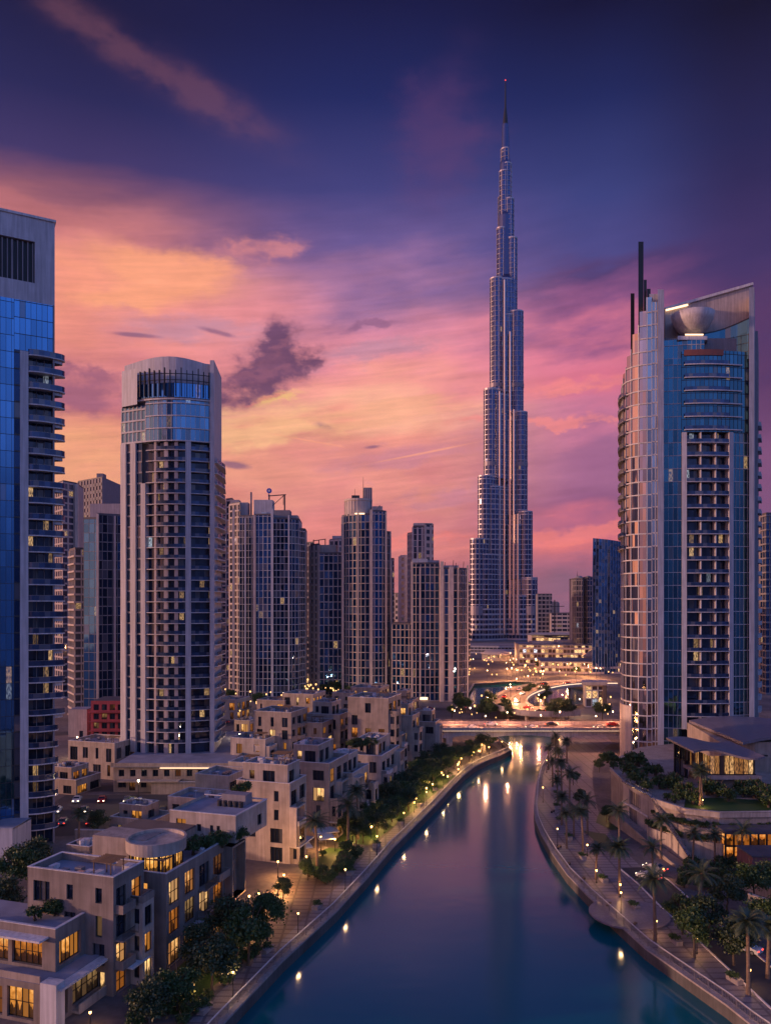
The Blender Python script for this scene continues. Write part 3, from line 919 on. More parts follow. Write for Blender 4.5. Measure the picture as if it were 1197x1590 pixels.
# ------------------------------------------------------------------ tower with the bowl roof (right)
def tower_right():
    root = thing('residential_tower', 'petrol glass tower with curved silver flank, slanted roof panel and white bowl', 'tower', (X(1080, 250), 252, 0))
    f = lambda px, y: (X(px, y), y)
    Zp = lambda py: ZZ(py, 237.0)
    fh = 4.0
    # curved flank, in three heights stepping up towards the pier
    flank = [f(972, 268), f(966, 258), f(964.5, 250), f(967, 245), f(973, 241.6), f(982, 239.2), f(993, 237.6), f(1003, 236.8), f(1012, 236.4)]
    def top(p):
        px = p[0] / p[1] * F_PX + CX
        return Zp(585 - (px - 965) * 3.1) if px < 1003 else Zp(462)
    n = len(flank)
    g = MB(); u = 0.0
    for i in range(n - 1):
        a, b = flank[i], flank[i + 1]; l = math.hypot(b[0] - a[0], b[1] - a[1]); z1 = top(((a[0] + b[0]) / 2, (a[1] + b[1]) / 2))
        g.face([(*a, 0), (*b, 0), (*b, z1), (*a, z1)], [(u / 1.25, 0), ((u + l) / 1.25, 0), ((u + l) / 1.25, z1 / fh), (u / 1.25, z1 / fh)]); u += l
        g.face([(*a, z1), (*b, z1), (b[0] + 5, b[1] + 9, z1), (a[0] + 5, a[1] + 9, z1)])
        g.face([(*a, z1), (a[0] + 5, a[1] + 9, z1), (a[0] + 5, a[1] + 9, z1 - 14), (*a, z1 - 14)])
    g.build('curved_glass', 'gl_curve', root)
    fr = MB(); k = 1
    while k * fh < Zp(480):
        z = k * fh; sub = [p for p in flank if top(p) > z + .5]
        if len(sub) > 1: band(fr, sub, z - .2, .36, .22)
        k += 1
    mullions(fr, flank, 0, 0, 2.5, .26, .24, zf=top)
    fr.build('curved_frame', 'white', root)
    # little balconies that break the silhouette of the flank
    for k in range(17, 30):
        z = k * fh - .1; q = flank[1:5]
        if z > top(flank[2]) - 1: continue
        m = MB(); o = offset_path(q, 1.1); m.prism([*q, *reversed(o)], z - .3, z, bottom=True); b = m.build('balcony', 'slabd', root)
        r = MB(); ribbon(r, o, z, z + 1.0, 1.2, 1.0); r.build('balustrade', 'railglass', b)
    # pier and narrow window strip beside it
    m = MB(); m.prism([f(1021, 235.6), f(1030.5, 235.6), f(1031, 240), f(1021.5, 240)], 0, Zp(452)); m.build('pier', 'slab', root)
    facade(root, [f(1012, 236.4), f(1021, 236.2)], 0, Zp(470), fh, 1.0, 'gl_curve', 'white', .4, .15, .18, .15, gname='strip_glass', fname='strip_frame')
    # plain base screen at the foot of the curved flank
    m = MB(); a = offset_path(flank[1:6], .5); m.prism([*a, *reversed(offset_path(flank[1:6], -.5))], 0, ZZ(1095, 242)); m.build('base_screen', 'beige', root)
    # core
    m = MB(); m.prism([f(1010, 239.5), f(1164, 240), f(1172, 268), f(985, 268)], 0, Zp(520)); m.build('core', 'slabd', root)
    # main face
    face = lambda a, b, off=0.0, nn=6: offset_path([f(a + (b - a) * k / nn, 238.2 - 2.0 * sin(pi * (a + (b - a) * k / nn - 1030) / 133)) for k in range(nn + 1)], off)
    zb, zm = Zp(672), Zp(548)
    facade(root, face(1030.5, 1058), 0, Zp(556), fh, 1.35, 'gl_right', 'slab', .22, .15, .09, .1)
    facade(root, face(1136, 1163), 0, zb, fh, 1.35, 'gl_right', 'slab', .22, .15, .09, .1)
    for a, b, t0, t1 in ((1058, 1065.5, 12, zb), (1130, 1136.5, 12, zb)):
        m = MB(); m.prism([*face(a, b, .8, 2), *reversed(face(a, b, -2.0, 2))], t0, t1); m.build('pier', 'slab', root)
    g = MB(); ribbon(g, face(1058, 1136, -1.6), 0, zb, 1.3, fh); g.build('bay_glazing', 'gl_bal', root)
    dv = MB()
    for px in (1087, 1110): dv.prism([*face(px, px + 1.6, .35, 1), *reversed(face(px, px + 1.6, -1.6, 1))], 12, zb)
    dv.build('bay_divider', 'white', root)
    nf = int(zb / fh)
    for i in range(1, nf + 1):
        z = i * fh
        lo, hi = (1065.7, 1129.8)
        m = MB(); m.prism([*face(lo, hi, .75), *reversed(face(lo, hi, -1.6))], z - .22, z, bottom=True); b = m.build('balcony', 'trim', root)
        r = MB(); ribbon(r, face(lo, hi, .65), z, z + 1.05, 1.2, 1.0); r.build('balustrade', 'railglass', b)
    # upper glazed storeys with slabs
    facade(root, face(1058, 1163, .15), zb + .02, Zp(545), fh, 1.35, 'gl_right', 'grate', .16, .1, .08, .1)
    for i in range(nf + 1, nf + 7):
        z = i * fh
        if z > Zp(560): break
        m = MB(); m.prism([*face(1062, 1150, .9), *reversed(face(1062, 1150, -.3))], z - .3, z, bottom=True); b = m.build('balcony', 'trim', root)
        r = MB(); ribbon(r, face(1062, 1130, .8), z, z + 1.05, 1.2, 1.0); r.build('balustrade', 'railglass', b)
    m = MB(); m.prism([*face(1062, 1122, .5), *reversed(face(1062, 1122, -.4))], Zp(553), Zp(544), bottom=True); m.build('fascia', plain('rust_fascia', (.22, .07, .05), .6), root)
    # crown: curved glass screen, slanted panel behind, bowl
    scr = [f(1094, 241.8), f(1110, 242.2), f(1126, 241.6), f(1145, 239.8), f(1164, 237.4)]
    sc = MB(); u = 0
    zs = lambda px: Zp(509 - (px - 1094) * .24)
    fr = MB()
    for a, b, q0, q1 in zip(scr, scr[1:], (1094, 1110, 1126, 1145), (1110, 1126, 1145, 1164)):
        l = math.hypot(b[0] - a[0], b[1] - a[1])
        sc.face([(*a, Zp(556)), (*b, Zp(556)), (*b, zs(q1)), (*a, zs(q0))], [(u / 1.6, 0), ((u + l) / 1.6, 0), ((u + l) / 1.6, 3), (u / 1.6, 3)]); u += l
        fr.bar((*a, zs(q0)), (*b, zs(q1)), .3, .35)
    sc.build('crown_glass', 'gl_right', root)
    for z in (Zp(544), Zp(531), Zp(518)): band(fr, scr, z, .12, .1)
    mullions(fr, scr, Zp(556), Zp(516), 2.2, .12, .1); fr.build('crown_frame', 'grate', root)
    facade(root, face(1031, 1094, -.3), Zp(556) + .02, Zp(526), fh, 1.35, 'gl_right', 'slab', .2, .15, .09, .1, gname='terrace_glass', fname='terrace_frame')
    m = MB()
    pa, pb = f(1032, 246.0), f(1168.5, 244.0)
    steps = 10
    for i in range(steps):
        u0, u1 = i / steps, (i + 1) / steps
        q0 = (pa[0] + (pb[0] - pa[0]) * u0, pa[1] + (pb[1] - pa[1]) * u0); q1 = (pa[0] + (pb[0] - pa[0]) * u1, pa[1] + (pb[1] - pa[1]) * u1)
        t0, t1 = ZZ(478 + (443 - 478) * u0, 245), ZZ(478 + (443 - 478) * u1, 245)
        l0 = l1 = Zp(527)
        m.hexa([(*q0, l0), (*q1, l1), (q1[0], q1[1] + 1.2, l1), (q0[0], q0[1] + 1.2, l0), (*q0, t0), (*q1, t1), (q1[0], q1[1] + 1.2, t1), (q0[0], q0[1] + 1.2, t0)])
    m.build('slanted_panel', 'beige', root)
    e = MB(); e.bar((pa[0], pa[1] + .3, ZZ(478, 245)), (pb[0], pb[1] + .3, ZZ(443, 245)), 2.0, .8); e.build('panel_edge', 'trim', root)
    s = MB(); s.bar((X(1034, 245), 245.2, ZZ(481, 245)), (X(1068, 245), 245.0, ZZ(473, 245)), .3, .5); s.build('strip_light', 'strip', root)
    m = MB(); c = (X(1076, 239.5), 239.8, Zp(483)); r = 6.6
    prof = [(.01, -6.4), (2.2, -6.3), (3.6, -5.6), (4.9, -4.2), (5.9, -2.2), (6.5, 0), (6.3, 0), (5.6, -2), (.01, -3)]
    m.lathe(c, prof, 40); m.build('bowl', 'white', root, smooth=True)
    m = MB(); m.prism([f(1052, 236.5), f(1098, 236.5), f(1098, 244), f(1052, 244)], Zp(528), Zp(522), bottom=True); m.build('bowl_terrace', 'trim', root)
    s = MB(); s.box(X(1064, 236.2), X(1092, 236.2), 236.2, 236.4, Zp(521.5), Zp(519.5)); s.build('terrace_light', 'strip', root)
    # right end: pier, set-back flank with balconies
    m = MB(); m.prism([f(1163, 236.8), f(1171, 236.8), f(1172, 246), f(1164, 246)], 0, Zp(446)); m.build('pier', 'slab', root)
    m = MB(); m.prism([f(1171, 246.2), f(1176.5, 246.2), f(1178, 268), f(1170, 268)], 0, Zp(497)); m.build('rear_wall', 'slabd', root)
    for k in range(3, 28):
        z = k * fh
        m = MB(); m.prism([f(1174, 247), f(1181.5, 247), f(1183, 254), f(1174, 254)], z - .4, z + .9, bottom=True); m.build('balcony', 'slab', root)
    # top of the flank: stepped dark mast
    mr = MB()
    mr.prism([f(991, 243), f(999, 243), f(999, 246), f(991, 246)], Zp(520), ZZ(377, 244)); mr.build('mast', 'dark', root)
    st = MB(); st.prism([f(999.4, 243), f(1004, 243), f(1004, 246), f(999.4, 246)], Zp(520), ZZ(436, 244)); st.prism([f(979, 247), f(985, 247), f(985, 251), f(979, 251)], Zp(560), ZZ(455, 247))
    st.prism([f(1004.3, 242), f(1010, 242), f(1010, 246), f(1004.3, 246)], Zp(520), ZZ(452, 244)); st.build('plant_screen', 'dark', root)
    m = MB(); m.prism([f(1008, 238), f(1021, 238), f(1021, 246), f(1008, 246)], Zp(520), Zp(454)); m.build('lift_head', 'slab', root)


tower_right()


# ------------------------------------------------------------------ the very tall stepped tower
def tall_tower():
    Yb = 1110.0; cx = X(788, Yb); cy = Yb + 20
    root = thing('skyscraper', 'very tall stepped silver skyscraper tapering to a needle spire', 'skyscraper', (cx, cy, 0))
    Zp = lambda py: ZZ(py, Yb + 12)
    C = V((cx, cy))

    def stadium(th, L, w, n=8):
        e = V((cos(th), sin(th))); l = V((-e.y, e.x)); out = [C - l * w]
        for k in range(n + 1):
            a = -pi / 2 + pi * k / n
            q = C + e * (L - w) + e * (w * cos(a)) + l * (w * sin(a)); out.append(q)
        out.append(C + l * w)
        return [(q.x, q.y) for q in out]

    def tier(th, L, w, z0, z1, big=False):
        p = stadium(th, L, w)
        t = MB(); ribbon(t, p, z0, z1, 2.2, 7.2)
        body = t.build('wing_tier', 'gl_tall', root)
        c = MB(); c.face([(*q, z1) for q in p]); c.build('setback_roof', 'slabd', body)
        f = MB(); k = math.ceil(z0 / 7.2)
        while k * 7.2 < z1 - 1:
            z = k * 7.2; h = 2.4 if z < 45 else (1.2 if z < 240 else (.7 if z < 380 else .4))
            band(f, p, z, h, .55)
            k += 1
        band(f, p, z1 - 2.0, 1.9, .5)
        mullions(f, p, z0, z1, 5.4, .55, .7)
        f.build('fin_frame', 'tallframe', body)

    M['tallframe'] = plain('pale_steel_fins', (.50, .44, .48), .45, .5); M['tallfin'] = plain('bright_steel_fin', (.70, .58, .52), .3, .7)
    thL, thR, thB = radians(180 + 32), radians(-30), radians(92)
    def Lw(hw, w): return (hw * .927 - w) / .86 + w
    left = [(60, 1010, 838), (46.5, 900, 741), (36.5, 745, 606), (26, 610, 433), (14.5, 436, 352), (10, 356, 262), (7, 265, 226)]
    right = [(46, 1010, 897), (39, 900, 795), (32, 800, 641), (26.5, 648, 484), (17.5, 490, 368), (13, 372, 306), (9.5, 310, 250)]
    for i, (hw, a, b) in enumerate(left):
        w = 9.5 if i < 4 else 7; tier(thL, Lw(hw, w), w, max(0, Zp(a)), Zp(b))
        if i < 4: tier(thL, Lw(hw, w) - 9, w + 5.2, max(0, Zp(a)), Zp(b) - 22 + 7 * i)
    for i, (hw, a, b) in enumerate(right):
        w = 9.5 if i < 4 else 7; tier(thR, Lw(hw, w), w, max(0, Zp(a)), Zp(b))
        if i < 4: tier(thR, Lw(hw, w) - 9, w + 5.2, max(0, Zp(a)), Zp(b) - 26 + 7 * i)
    for i, (L, b) in enumerate(((58, 860), (46, 700), (34, 560), (24, 400), (15, 300))):
        tier(thB, L, 10, 0, Zp(b))
    # core shaft, fins in the recess, upper shaft and needle
    m = MB()
    m.lathe((cx, cy, 0), [(15, 0), (14, Zp(432)), (11.4, Zp(426)), (10.4, Zp(332)), (8.6, Zp(326)), (7.8, Zp(250)), (6.0, Zp(240)), (4.6, Zp(188)), (.1, Zp(184))], 18)
    m.build('core_shaft', 'tallcore', root) if 'tallcore' in M else m.build('core_shaft', plain('dark_blue_steel', (.09, .10, .20), .3, .8), root)
    for px, a, b, y in ((783, 985, 440, -21), (791.5, 960, 520, -22), (797, 985, 640, -24), (775, 985, 612, -24), (803, 985, 800, -26)):
        m = MB(); m.tube((X(px, Yb), cy + y, Zp(a)), (X(px, Yb), cy + y, Zp(b)), 1.7, 1.3, 6); m.build('edge_fin', 'tallfin', root)
    m = MB(); m.lathe((cx, cy, 0), [(4.2, Zp(240)), (3.8, Zp(186)), (2.3, Zp(168)), (1.3, Zp(160)), (.85, Zp(130)), (.5, Zp(118))], 10); m.build('spire', 'dark', root)
    b = MB(); b.lathe((cx, cy, Zp(118)), [(.1, -1), (1.0, 0), (.1, 1)], 8); b.build('beacon', 'red', root)
    # mechanical storeys
    for z in (Zp(955), Zp(955) + 215, Zp(955) + 330):
        for th, hw in ((thL, 60 if z < 100 else (36.5 if z < 330 else 26)), (thR, 46 if z < 100 else (32 if z < 330 else 26.5))):
            m = MB(); p = stadium(th, Lw(hw, 9.5), 9.5); band(m, p, z, 13 if z < 100 else 6, .75); m.build('mechanical_storey', plain('mauve_louvre', (.26, .22, .26), .5, .4), root)


tall_tower()


# ------------------------------------------------------------------ mid-distance and far towers
def vol(root, pts, z0, z1, fh=4.0, bay=3.0, g='gl_dark', f='pink', bh=.6, bd=.3, mw=.5, md=.35, depth=18.0, roof='roofdark', every=1):
    """one volume of a tower: glazed faces along pts (photo column, distance), solid behind"""
    path = [(X(a, y), y) for a, y in pts]
    facade(root, path, z0, z1, fh, bay, g, f, bh, bd, mw, md, every=every)
    b0, b1 = path[-1], path[0]
    back = [(b0[0] * (1 + depth / b0[1] * .4), b0[1] + depth), (b1[0] * (1 + depth / b1[1] * .4), b1[1] + depth)]
    m = MB(); m.prism([*offset_path(path, -.06), *back], z0, z1 + .02); m.build('core', f, root)
    m = MB(); m.prism([*offset_path(path, .1), *back], z1 + .03, z1 + .9); m.build('roof', roof if roof in M else f, root)


def pier(root, px, w, Y, z0, z1, mat, d=1.0, name='pier'):
    m = MB(); x0 = X(px, Y); m.box(x0, x0 + w, Y - d, Y + .5, z0, z1); return m.build(name, mat, root)


def rbox(root, name, px0, px1, Y, y1, y0, mat, depth=6.0):
    m = MB(); m.box(X(px0, Y), X(px1, Y), Y, Y + depth, ZZ(y0, Y), ZZ(y1, Y)); return m.build(name, mat, root)


def far_towers():
    t = thing('apartment_tower', 'hazy rose apartment tower just beside the edge tower balconies', 'tower', (X(100, 420), 425, 0))
    vol(t, [(80, 428), (98, 412), (118, 420)], 0, ZZ(748, 412), 3.6, 4.0, 'gl_far', 'pink', .9, .3, 1.0, .2)
    pier(t, 117, 1.8, 419, 0, ZZ(752, 419), 'beige')
    t = thing('office_tower', 'grey office tower with a dotted grid front and plain side, behind the blue tower', 'tower', (X(150, 520), 525, 0))
    vol(t, [(121, 524), (159, 506)], 0, ZZ(742, 506), 4.6, 3.6, 'gl_far', 'slabd', 2.0, .3, 1.6, .3)
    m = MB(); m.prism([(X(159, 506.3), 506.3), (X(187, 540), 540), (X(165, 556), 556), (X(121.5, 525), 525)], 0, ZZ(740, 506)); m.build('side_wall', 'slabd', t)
    rbox(t, 'plant_room', 150, 160, 515, 735, 742, 'slabd')
    t = thing('apartment_tower', 'slim salmon tower with ladder-like balconies beside the blue glass tower', 'tower', (X(122, 345), 348, 0))
    vol(t, [(108, 352), (117, 341), (131, 343)], 0, ZZ(853, 341), 3.4, 2.6, 'gl_bal', 'beige', .8, .8, .5, .3, 10)
    t = thing('glass_tower', 'dark blue glass tower with rose edge fins between salmon tower and arched tower', 'tower', (X(160, 322), 330, 0))
    vol(t, [(130, 319), (151, 318)], 0, ZZ(806, 318), 3.8, 2.4, 'gl_left', 'slabd', .2, .1, .15, .1)
    vol(t, [(151, 317.5), (194, 323)], 0, ZZ(800, 318), 3.8, 2.0, 'gl_dark', 'slabd', .35, .15, .2, .15)
    pier(t, 150, .9, 317.5, 0, ZZ(798, 318), 'beige', .4); pier(t, 177, .7, 320.4, 0, ZZ(800, 318), 'pink', .4)
    rbox(t, 'plant_room', 140, 194, 326, 782, 806, 'pink', 10)
    t = thing('low_block', 'crimson lit low block at the foot of the blue glass tower', 'building', (X(165, 290), 292, 0))
    Y = 286; o = (X(141, Y), Y); W = X(196, Y) - o[0]; rects = [(1 + c * 3, 3 + c * 3, .8 + s * 3.4, 3 + s * 3.4) for c in range(4) for s in range(4)]
    w = MB(); wall_holes(w, o, (1, 0), (0, -1), W, 0, 14.5, rects, .5); w.face([(o[0], Y, 0), (o[0], Y + 14, 0), (o[0], Y + 14, 14.5), (o[0], Y, 14.5)]); w.build('wall', 'redwall', t)
    m = MB(); m.box(o[0], o[0] + W, Y + .6, Y + 14, 14.3, 14.55); m.build('roof', 'roofdark', t)
    for s in range(1, 4):
        m = MB(); m.box(o[0] - .5, o[0] + W + .5, Y - 1.4, Y, s * 3.5 - .2, s * 3.5); m.build('balcony', 'redwall', t)
    for i, r in enumerate(rects): window(t, o, (1, 0), (0, -1), r, 0, 'win_dim' if i % 5 == 1 else 'blackglass', rev=.45)
    t = thing('low_block', 'plain beige block with an arched door beside the crimson block', 'building', (X(120, 296), 298, 0))
    o = (X(106, 292), 292); W = X(135, 292) - o[0]
    w = MB(); wall_holes(w, o, (1, 0), (0, -1), W, 0, 10.5, [(4.2, 5.6, 0, 2.4)], .5); w.face([(o[0] + W, 292, 0), (o[0] + W, 300, 0), (o[0] + W, 300, 10.5), (o[0] + W, 292, 10.5)])
    w.face([(o[0], 292, 0), (o[0], 300, 0), (o[0], 300, 10.5), (o[0], 292, 10.5)]); w.build('wall', 'beige', t)
    m = MB(); m.box(o[0], o[0] + W, 292.1, 300, 10.3, 10.5); m.build('roof', 'roof', t)
    window(t, o, (1, 0), (0, -1), (4.2, 5.6, 0, 2.4), 0, 'blackglass', rev=.45)
    t = thing('apartment_tower', 'hazy mauve tower edge showing just behind the arched tower', 'tower', (X(352, 530), 535, 0))
    vol(t, [(338, 535), (361, 528)], 0, ZZ(775, 528), 4.5, 4.0, 'gl_far', 'pink', 1.0, .3, .9, .3)

    # dark pair with gantry roof
    t = thing('apartment_tower', 'dark blue apartment towers with white fins, rooftop gantry and round blue sign', 'tower', (X(415, 413), 420, 0))
    vol(t, [(357, 421), (373, 416)], 0, ZZ(782, 416), 3.6, 3.2, 'gl_far', 'beige', .9, .5, .8, .4, 20)
    vol(t, [(372, 414.5), (396, 413)], 0, ZZ(802, 413), 3.6, 1.7, 'gl_dark', 'slab', .25, .5, .22, .3, 22)
    vol(t, [(395, 411), (424, 410)], 0, ZZ(800, 410), 3.6, 2.4, 'gl_mid', 'slab', .22, .3, .28, .35, 24)
    vol(t, [(423, 409), (448, 409.5), (465, 414)], 0, ZZ(806, 409), 3.6, 2.1, 'gl_dark', 'slab', .3, .4, .22, .3, 22)
    vol(t, [(464, 417), (474, 421)], 0, ZZ(822, 417), 3.6, 1.6, 'gl_dark', 'slab', .5, .3, .2, .3, 16)
    for px, w, y, Y, mt in ((361, 1.2, 790, 415, 'beige'), (380, .7, 805, 412, 'slab'), (393, 1.5, 800, 410.6, 'pink'), (421, 1.2, 790, 408.6, 'slab'), (447.5, .7, 800, 408.8, 'slab')):
        pier(t, px, w, Y, 0, ZZ(y, Y), mt, .8)
    rbox(t, 'plant_room', 358, 371, 420, 776, 786, 'pink'); rbox(t, 'plant_room', 373, 385, 419, 780, 804, 'pink'); rbox(t, 'roof_wall', 394, 423, 416, 776, 802, 'slab', 8)
    rbox(t, 'roof_wall', 425, 450, 416, 792, 808, 'slabd', 8); rbox(t, 'roof_wall', 440, 462, 418, 800, 810, 'pink', 8)
    rbox(t, 'roof_opening', 406, 414, 415.7, 795, 806, 'gl_two', .2)
    rbox(t, 'mast', 388.6, 391, 420, 764, 800, 'slabd', 1)
    g = MB(); gy = 417
    for px in (418, 442): g.bar((X(px, gy), gy, ZZ(800, gy)), (X(px, gy), gy, ZZ(768, gy)), .7)
    g.bar((X(417, gy), gy, ZZ(770, gy)), (X(444, gy), gy, ZZ(768, gy)), .5); g.bar((X(418, gy), gy, ZZ(790, gy)), (X(442, gy), gy, ZZ(768, gy)), .3)
    g.bar((X(440, gy), gy, ZZ(768, gy)), (X(440, gy), gy, ZZ(784, gy)), .3); g.build('rooftop_gantry', 'grate', t)
    g = MB(); a = V((X(418, gy), gy, ZZ(762, gy))); g.tube(a - V((0, .3, 0)), a + V((0, .3, 0)), 1.4, 1.4, 16); g.bar(a + V((-.3, .1, -1)), a + V((-.5, .1, -3)), .3); sgn = g.build('round_sign', 'blue', t)
    g = MB(); g.tube(a - V((0, .36, 0)), a - V((0, .30, 0)), .6, .6, 12); g.build('sign_disc', 'canvas', sgn)

    # lower rose neighbour
    t = thing('apartment_tower', 'rose apartment block with plain pier left of the tower with cylinder crown', 'tower', (X(505, 425), 432, 0))
    vol(t, [(482, 436), (496, 428)], 0, ZZ(846, 428), 3.8, 4.4, 'gl_far', 'pink', 1.1, .4, 2.6, .3, 16)
    vol(t, [(496, 427.5), (531, 426)], 0, ZZ(860, 427), 4.3, 2.6, 'gl_mid2', 'pink', .5, .35, .45, .4, 18)
    rbox(t, 'roof_wall', 490, 522, 432, 846, 861, 'beige', 10)
    g = MB(); gy = 436
    for px in (487, 495, 505): g.bar((X(px, gy), gy, ZZ(850, gy)), (X(px, gy), gy, ZZ(838, gy)), .5)
    g.bar((X(486, gy), gy, ZZ(840, gy)), (X(506, gy), gy, ZZ(837, gy)), .4); g.build('rooftop_frame', 'dark', t)
    t = thing('apartment_tower', 'hazy blue tower slot between the dark towers and the rose block', 'tower', (X(478, 500), 505, 0))
    vol(t, [(468, 505), (486, 500)], 0, ZZ(843, 500), 4.2, 3.6, 'gl_far', 'slabd', 1.2, .3, 1.0, .3)

    # tower with cylinder crown
    t = thing('apartment_tower', 'rose gridded tower with a cylinder crown and thin antenna', 'tower', (X(568, 415), 422, 0))
    Zt = lambda py: ZZ(py, 412)
    vol(t, [(531, 420), (541, 414.5), (556, 412), (575, 411)], 0, Zt(800), 4.1, 2.35, 'gl_mid2', 'beige', .42, .35, .4, .4, 22)
    vol(t, [(575, 410), (592, 410.5), (600, 414)], 0, Zt(795), 4.1, 2.2, 'gl_mid', 'pink', .42, .3, .4, .4, 22)
    vol(t, [(600, 415), (607, 419)], 0, Zt(826), 4.1, 1.6, 'gl_dark', 'pink', .42, .3, .3, .3, 14)
    for px, w, y in ((531, 1.0, 800), (555, .8, 796), (574, 1.6, 792), (598.5, .7, 795), (606, .5, 824)): pier(t, px, w, 410.0 if px > 540 and px < 600 else 416, 0, Zt(y), 'beige', .7)
    m = MB(); c = (X(556, 419), 420, 0); m.lathe(c, [(7.4, Zt(800)), (7.4, Zt(777)), (7.7, Zt(776)), (7.7, Zt(773)), (.1, Zt(772))], 28); m.build('crown_cylinder', 'beige', t, smooth=False)
    m = MB()
    for k in range(28):
        a = 2 * pi * k / 28; m.box(c[0] + 7.45 * cos(a) - .12, c[0] + 7.45 * cos(a) + .12, c[1] + 7.45 * sin(a) - .12, c[1] + 7.45 * sin(a) + .12, Zt(797), Zt(777))
    m.build('crown_fin', 'pink', t)
    rbox(t, 'lift_tower', 564.5, 577.5, 417, 757, 800, 'slabd', 5)
    m = MB()
    for px in (566.5, 570, 573.5): m.box(X(px, 416.9), X(px, 416.9) + .4, 416.6, 417, Zt(795), Zt(757))
    m.build('lift_fin', 'pink', t)
    m = MB(); p = (X(564, 419), 419); m.tube((*p, Zt(775)), (*p, Zt(737)), .28, .08, 6); m.tube((X(551, 419), 419, Zt(772)), (X(551, 419), 419, Zt(756)), .14, .08, 5); m.build('antenna', 'grate', t)
    rbox(t, 'plant_room', 546, 558, 419, 769, 773, 'grate', 4)
    rbox(t, 'roof_wall', 578, 594, 414, 786, 797, 'pink', 7)
    rbox(t, 'lit_terrace', 551, 566, 410.9, 796.5, 798.5, 'strip', .3)
    g = MB(); g.bar((X(581, 414), 414, Zt(795)), (X(590, 414), 414, Zt(784)), .5); g.build('roof_fin', 'slabd', t)

    # gridded tower before the tall tower
    t = thing('apartment_tower', 'blue gridded tower with rose piers standing just left of the tall spire tower', 'tower', (X(665, 405), 412, 0))
    vol(t, [(609, 409), (639, 406)], 0, ZZ(970, 408), 4.1, 2.3, 'gl_mid', 'beige', .4, .3, .36, .4, 18)
    vol(t, [(639, 404), (661, 402), (682, 403)], 0, ZZ(876, 403), 4.1, 2.45, 'gl_mid2', 'beige', .4, .35, .4, .4, 22)
    vol(t, [(683, 401), (697, 400), (711, 401)], 0, ZZ(884, 401), 4.1, 2.3, 'gl_mid', 'beige', .4, .3, .4, .4, 22)
    vol(t, [(711, 402), (726, 407)], 0, ZZ(884, 402), 4.1, 1.7, 'gl_dark', 'pink', .4, .3, .35, .4, 20)
    for px, w, y in ((638, 1.1, 872), (651, .7, 880), (683.5, 1.7, 872), (697, 2.4, 880), (710, .8, 880), (724.5, .9, 878)): pier(t, px, w, 400.2 if px > 680 else 402, 0, ZZ(y, 401), 'beige' if px != 697 else 'pink', .8)
    rbox(t, 'roof_wall', 640, 664, 408, 868, 880, 'slab', 8); rbox(t, 'roof_wall', 662, 682, 410, 870, 878, 'pink', 8); rbox(t, 'roof_wall', 686, 712, 408, 878, 886, 'pink', 8)
    g = MB()
    for px, h in ((690, 873), (703, 870), (707, 874), (719, 872)): g.bar((X(px, 408), 408, ZZ(885, 408)), (X(px + 1, 408), 408, ZZ(h, 408)), .25)
    g.build('roof_mast', 'dark', t)
    rbox(t, 'lobby_light', 652, 664, 401.2, 1083, 1087, 'strip', .3)
    t = thing('apartment_tower', 'russet round-topped tower behind the blue gridded tower', 'tower', (X(655, 560), 568, 0))
    vol(t, [(633, 566), (641, 560)], 0, ZZ(828, 560), 4.4, 1.6, 'gl_far', 'pink', 1.4, .3, .7, .3, 16)
    vol(t, [(641, 559), (660, 558)], 0, ZZ(819, 559), 4.4, 3.4, 'gl_far', 'pink', .4, .2, 1.3, .4, 16)
    vol(t, [(660, 558), (673, 562)], 0, ZZ(815, 559), 5, 5.0, 'gl_far', 'pink', 2.0, .2, 2.0, .3, 16)
    rbox(t, 'roof_cap', 642, 672, 561, 812, 816, 'pink', 12)
    t = thing('office_tower', 'flat mauve slab tower left of the russet tower', 'tower', (X(631, 640), 645, 0))
    vol(t, [(621, 648), (640, 640)], 0, ZZ(863, 640), 5, 6.0, 'gl_far', 'pink', 2.2, .2, 3.2, .2)
    t = thing('office_tower', 'low hazy mauve tower seen in the gap by the cylinder crown tower', 'tower', (X(614, 700), 705, 0))
    vol(t, [(605, 705), (618, 700), (623, 702)], 0, ZZ(922, 700), 5, 5.0, 'gl_far', 'pink', 2.2, .2, 2.6, .2)

    for a, b, y, Y, lab in ((436, 470, 836, 540, 'hazy rose tower just showing between the dark gantry towers and rose block'), (512, 540, 838, 560, 'hazy mauve tower behind the left shoulder of the cylinder crown tower'), (588, 612, 868, 580, 'hazy rose tower behind the right shoulder of the cylinder crown tower'), (704, 730, 905, 620, 'hazy mauve tower in the slot before the tall spire tower'), (86, 108, 770, 600, 'hazy rose tower filling the gap behind the edge tower')):
        t = thing('apartment_tower', lab, 'tower', (X(a, Y), Y + 5, 0)); vol(t, [(a, Y + 5), ((a + b) / 2, Y), (b, Y + 4)], 0, ZZ(y, Y), 4.4, 4.2, 'gl_far', 'pink', 1.2, .3, 1.0, .3)
        rbox(t, 'plant_room', a + 4, b - 6, Y + 4, y - 6, y, 'pink', 8)
    # right of the tall tower
    t = thing('unfinished_tower', 'dark unfinished concrete block right of the tall spire tower', 'building', (X(846, 900), 905, 0))
    vol(t, [(835, 902), (857, 900)], 0, ZZ(923, 900), 5.0, 4.5, 'gl_far', 'slabd', 1.6, .6, 1.0, .4, 20)
    t = thing('low_block', 'long rose lowrise block beyond the tower crane', 'building', (X(874, 880), 890, 0))
    vol(t, [(856, 886), (892, 880)], 0, ZZ(953, 880), 4.6, 6, 'gl_far', 'pink', 1.8, .4, .8, .3, 24)
    t = thing('tower_crane', 'thin tower crane standing beside the dark unfinished block', 'crane', (X(861, 870), 870, 0))
    g = MB(); x = X(861, 870); g.bar((x, 870, 0), (x, 870, ZZ(932, 870)), 1.1); g.build('mast', 'dark', t)
